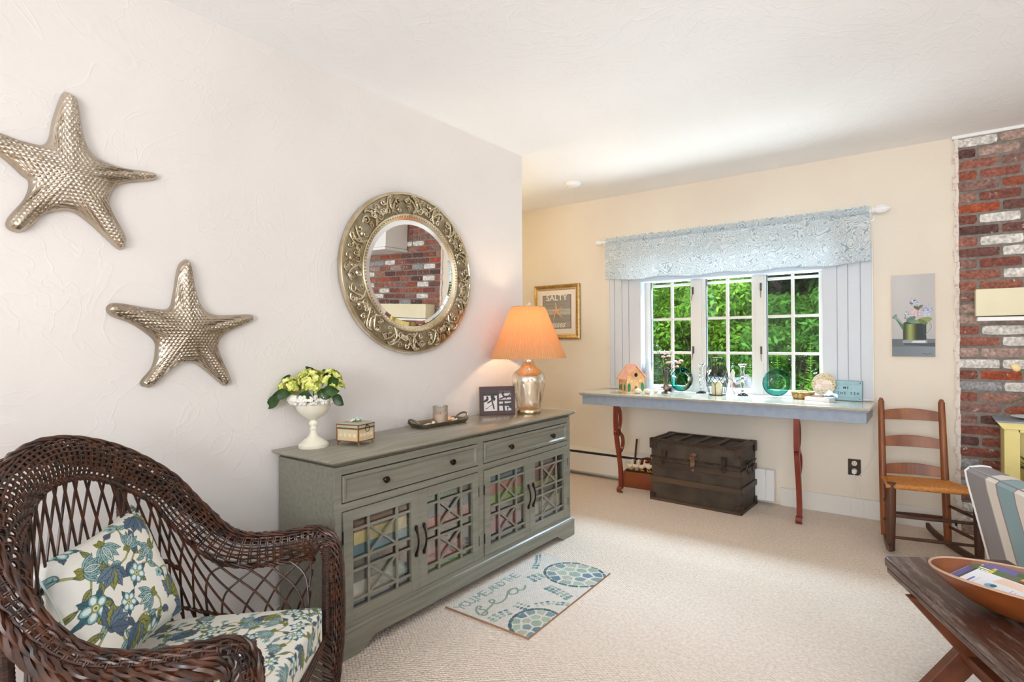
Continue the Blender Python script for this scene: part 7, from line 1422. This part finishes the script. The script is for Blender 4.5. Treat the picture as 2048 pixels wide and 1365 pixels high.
# ------------------------------------------------------------ garden outside the window
def garden():
    sbox('ground', -16, 12, YB+.1, 22, -.4, -.3, mat('grass_ground', (70, 96, 40), (46, 66, 30), rough=.95, scale=3), 'grassy ground outside', 'ground')
    rn = np.random.RandomState(3)
    greens = [mat('leaf_a', spec=.15, c1=(96, 142, 40), c2=(56, 98, 26), rough=.7, scale=4), mat('leaf_b', spec=.15, c1=(72, 116, 36), c2=(40, 76, 24), rough=.5, scale=4), mat('leaf_c', spec=.15, c1=(122, 160, 50), c2=(78, 124, 34), rough=.5, scale=4), mat('leaf_d', spec=.15, c1=(44, 70, 26), c2=(26, 46, 18), rough=.55, scale=3)]
    bark = mat('bark', (72, 56, 44), (46, 36, 30), rough=.9, scale=20)
    for m in greens:
        n = m.node_tree.nodes; l = m.node_tree.links; b = n['Principled BSDF']; tr = n.new('ShaderNodeBsdfTranslucent'); tr.inputs[0].default_value = (.22, .36, .04, 1); mx = n.new('ShaderNodeMixShader'); mx.inputs[0].default_value = .3; l.new(b.outputs[0], mx.inputs[1]); l.new(tr.outputs[0], mx.inputs[2]); l.new(mx.outputs[0], n['Material Output'].inputs[0])
    def shrub(cx, cy, rx, hz, nblob, nleaf, ls, gm, label, name='leafy_shrub', cat='shrub', trunk=.03, z0=-.3, grp='shrubs outside the window'):
        t = thing(name, label, cat, (cx, cy, z0), 0, grp); vs = []; fs = []
        bl = []
        for k in range(nblob): a = rn.uniform(0, 6.28); q = rn.uniform(.1, 1)**.6; bl.append((rx*.75*q*math.cos(a), rx*.7*q*math.sin(a), hz*rn.uniform(.12, .9), rn.uniform(.22, .42)*rx))
        per = nleaf//nblob; V_ = np.zeros((nblob*per*4, 3)); k = 0
        for (x, y, z, r) in bl:
            d = rn.normal(size=(per, 3)); d /= np.linalg.norm(d, axis=1)[:, None]; d[:, 2] = np.abs(d[:, 2])*rn.choice([1, 1, -1], per); rad = r*rn.uniform(.55, 1.08, per)[:, None]; p = np.array([x, y, z])+d*rad*np.array([1, 1, .8]); p[:, 2] = np.maximum(p[:, 2], .02)
            nn = d+rn.normal(scale=.55, size=(per, 3)); nn[:, 2] += .5; nn /= np.linalg.norm(nn, axis=1)[:, None]; u = np.cross(nn, rn.normal(size=(per, 3))); u /= np.linalg.norm(u, axis=1)[:, None]; w_ = np.cross(nn, u); s = ls*rn.uniform(.6, 1.3, per)[:, None]
            V_[k:k+per*4] = np.stack([p-u*s, p-w_*s*.42+u*s*.1, p+u*s, p+w_*s*.42+u*s*.1], 1).reshape(-1, 3); k += per*4
        b = MB(); b.v = [tuple(q) for q in V_]; b.f = [(i, i+1, i+2, i+3) for i in range(0, len(V_), 4)]; o = b.build('foliage', gm, t, smooth=False)
        s = MB()
        for (x, y, z, r) in bl[:max(4, nblob//3)]: s.tube([(0, 0, 0), (x*.4, y*.4, z*.55), (x, y, z)], [trunk, trunk*.7, trunk*.35], 6)
        s.build('stems', bark, t, smooth=False)
    shrub(-4.7, 8.2, 1.3, 3.1, 30, 15000, .05, greens[0], 'bright green leafy shrub behind the left window sash')
    shrub(-3.1, 8.5, 1.2, 2.8, 30, 15000, .05, greens[2], 'yellow-green leafy shrub behind the middle window sash')
    shrub(-1.7, 8.3, 1.2, 2.7, 30, 14000, .05, greens[1], 'mid green leafy shrub behind the right window sash')
    shrub(-6.6, 9.2, 1.6, 3.4, 24, 9000, .06, greens[1], 'mid green shrub farthest left outside')
    shrub(-.2, 9.0, 1.4, 2.8, 22, 8000, .06, greens[0], 'bright green shrub farthest right outside')
    shrub(1.8, 9.4, 1.5, 3.0, 18, 6000, .06, greens[1], 'mid green shrub beyond the right end of the window')
    for i, (x, y, h) in enumerate(((-7.5, 12.5, 6.5), (-4.2, 12.8, 7), (-1.5, 12.2, 6.5), (1.4, 12.8, 6.8), (-10.5, 13, 6.5), (4.4, 13, 6.2))):
        shrub(x, y, 2.6, h, 46, 15000, .13, greens[3], ('dark woodland tree beyond the bright shrub at the left', 'dark woodland tree behind the middle shrub', 'dark woodland tree behind the right window sash', 'dark woodland tree right of the window view', 'dark woodland tree at the far left', 'dark woodland tree at the far right')[i], 'woodland_tree', 'tree', .12, -.3, 'dark trees beyond the garden')
    # upright leafy stems close to the window
    def stem(x, y, h, label):
        t = thing('tall_wildflower', label, 'plant', (x, y, -.3), 0, 'tall leafy stems outside the right sash'); b = MB(); b.tube([(0, 0, 0), (.02, 0, h*.6), (.01, 0, h)], [.007, .006, .003], 6); b.build('stalk', greens[0], t); b = MB(); m = int(h/.035)
        for k in range(m):
            z = h*(.25+.75*k/m); 
            for j in range(2): a = k*2.4+j*PI; L = .13*(1.1-.75*k/m); d = Vector((math.cos(a), math.sin(a), .55)).normalized(); s = d.cross(Vector((0, 0, 1))).normalized()*.018; p = Vector((.012, 0, z)); b.add([p, p+d*L*.45+s, p+d*L-Vector((0, 0, .02)), p+d*L*.45-s], [(0, 1, 2, 3)])
        b.build('leaves', greens[2], t, smooth=False)
    for (x, y, h, lb) in ((-1.62, 6.2, 1.42, 'leafy stem outside behind the right teal plate, leftmost'), (-1.5, 6.4, 1.36, 'leafy stem outside behind the right teal plate'), (-1.12, 6.25, 1.50, 'tallest upright leafy stem outside the right sash'), (-.95, 6.1, 1.22, 'short leafy stem outside, right of the tallest one'), (-1.78, 6.3, 1.3, 'leafy stem outside near the mullion'), (-1.33, 6.0, 1.14, 'shortest leafy stem outside, between the tall ones')): stem(x, y, h, lb)
    # low bright ground cover
    t = thing('ground_cover', 'bright lime ground cover filling the bed under the right sash', 'plants', (-1.3, 6.2, -.3)); t['kind'] = 'stuff'; N = 9000; p = np.stack([rn.uniform(-3.6, .3, N), rn.uniform(5.6, 7.0, N), rn.uniform(.3, 1.02, N)], 1); p[:, 2] *= .8+.3*np.sin(p[:, 0]*5)*.5; u = rn.normal(size=(N, 3)); u[:, 2] = np.abs(u[:, 2])*.8+.2; u /= np.linalg.norm(u, axis=1)[:, None]; w_ = np.cross(u, rn.normal(size=(N, 3))); w_ /= np.linalg.norm(w_, axis=1)[:, None]; s = rn.uniform(.025, .05, N)[:, None]
    V_ = np.stack([p-u*s, p-w_*s*.4, p+u*s, p+w_*s*.4], 1).reshape(-1, 3)+np.array([0, 0, -.0]); b = MB(); b.v = [tuple(q-np.array([-1.3, 6.2, 0])) for q in V_]; b.f = [(i, i+1, i+2, i+3) for i in range(0, len(V_), 4)]; o = b.build('leaves', greens[2], t, smooth=False); o['kind'] = 'stuff'
    # blades left
    t = thing('garden_bench', 'grey metal garden bench end outside the middle sash', 'bench', (-2.06, 6.0, -.3)); mg = mat('grey_garden_metal', (96, 104, 106), rough=.5); b = MB(); b.box(-.28, .28, -.2, .2, 1.06, 1.09); b.build('top', mg, t, bevel=.004)
    b = MB(); b.box(-.27, .27, -.02, .0, .86, 1.06); b.build('panel', mat('dark_panel', (52, 60, 64), rough=.5), t)
    b = MB()
    for x in (-.26, .26): b.cyl((x, 0, 0), (x, 0, 1.06), .014, 8)
    for k in range(4): x = -.26+k*.13; b.cyl((x, .01, .70), (x+.13, .01, .86), .006, 6); b.cyl((x+.13, .01, .70), (x, .01, .86), .006, 6)
    b.build('legs_and_lattice', mg, t)
    b = MB(); n = 20; b.sph((0, 0, .0), .5, 20, 14, (1, .8, .75)); b.v = [(x*(1+.08*math.sin(x*17+z*9)), y, z*(1+.06*math.sin(y*13+x*7))) for x, y, z in b.v]; o = b.build('garden_rock', mat('grey_rock', (110, 108, 110), (64, 64, 66), rough=.9, scale=8, bump=.5, bscale=10), smooth=True); o.location = (-1.80, 6.2, -.3+.55); o.scale = (.34, .4, 1.5); tag(o, 'large pale grey rock outside beside the middle mullion', 'rock')
garden()
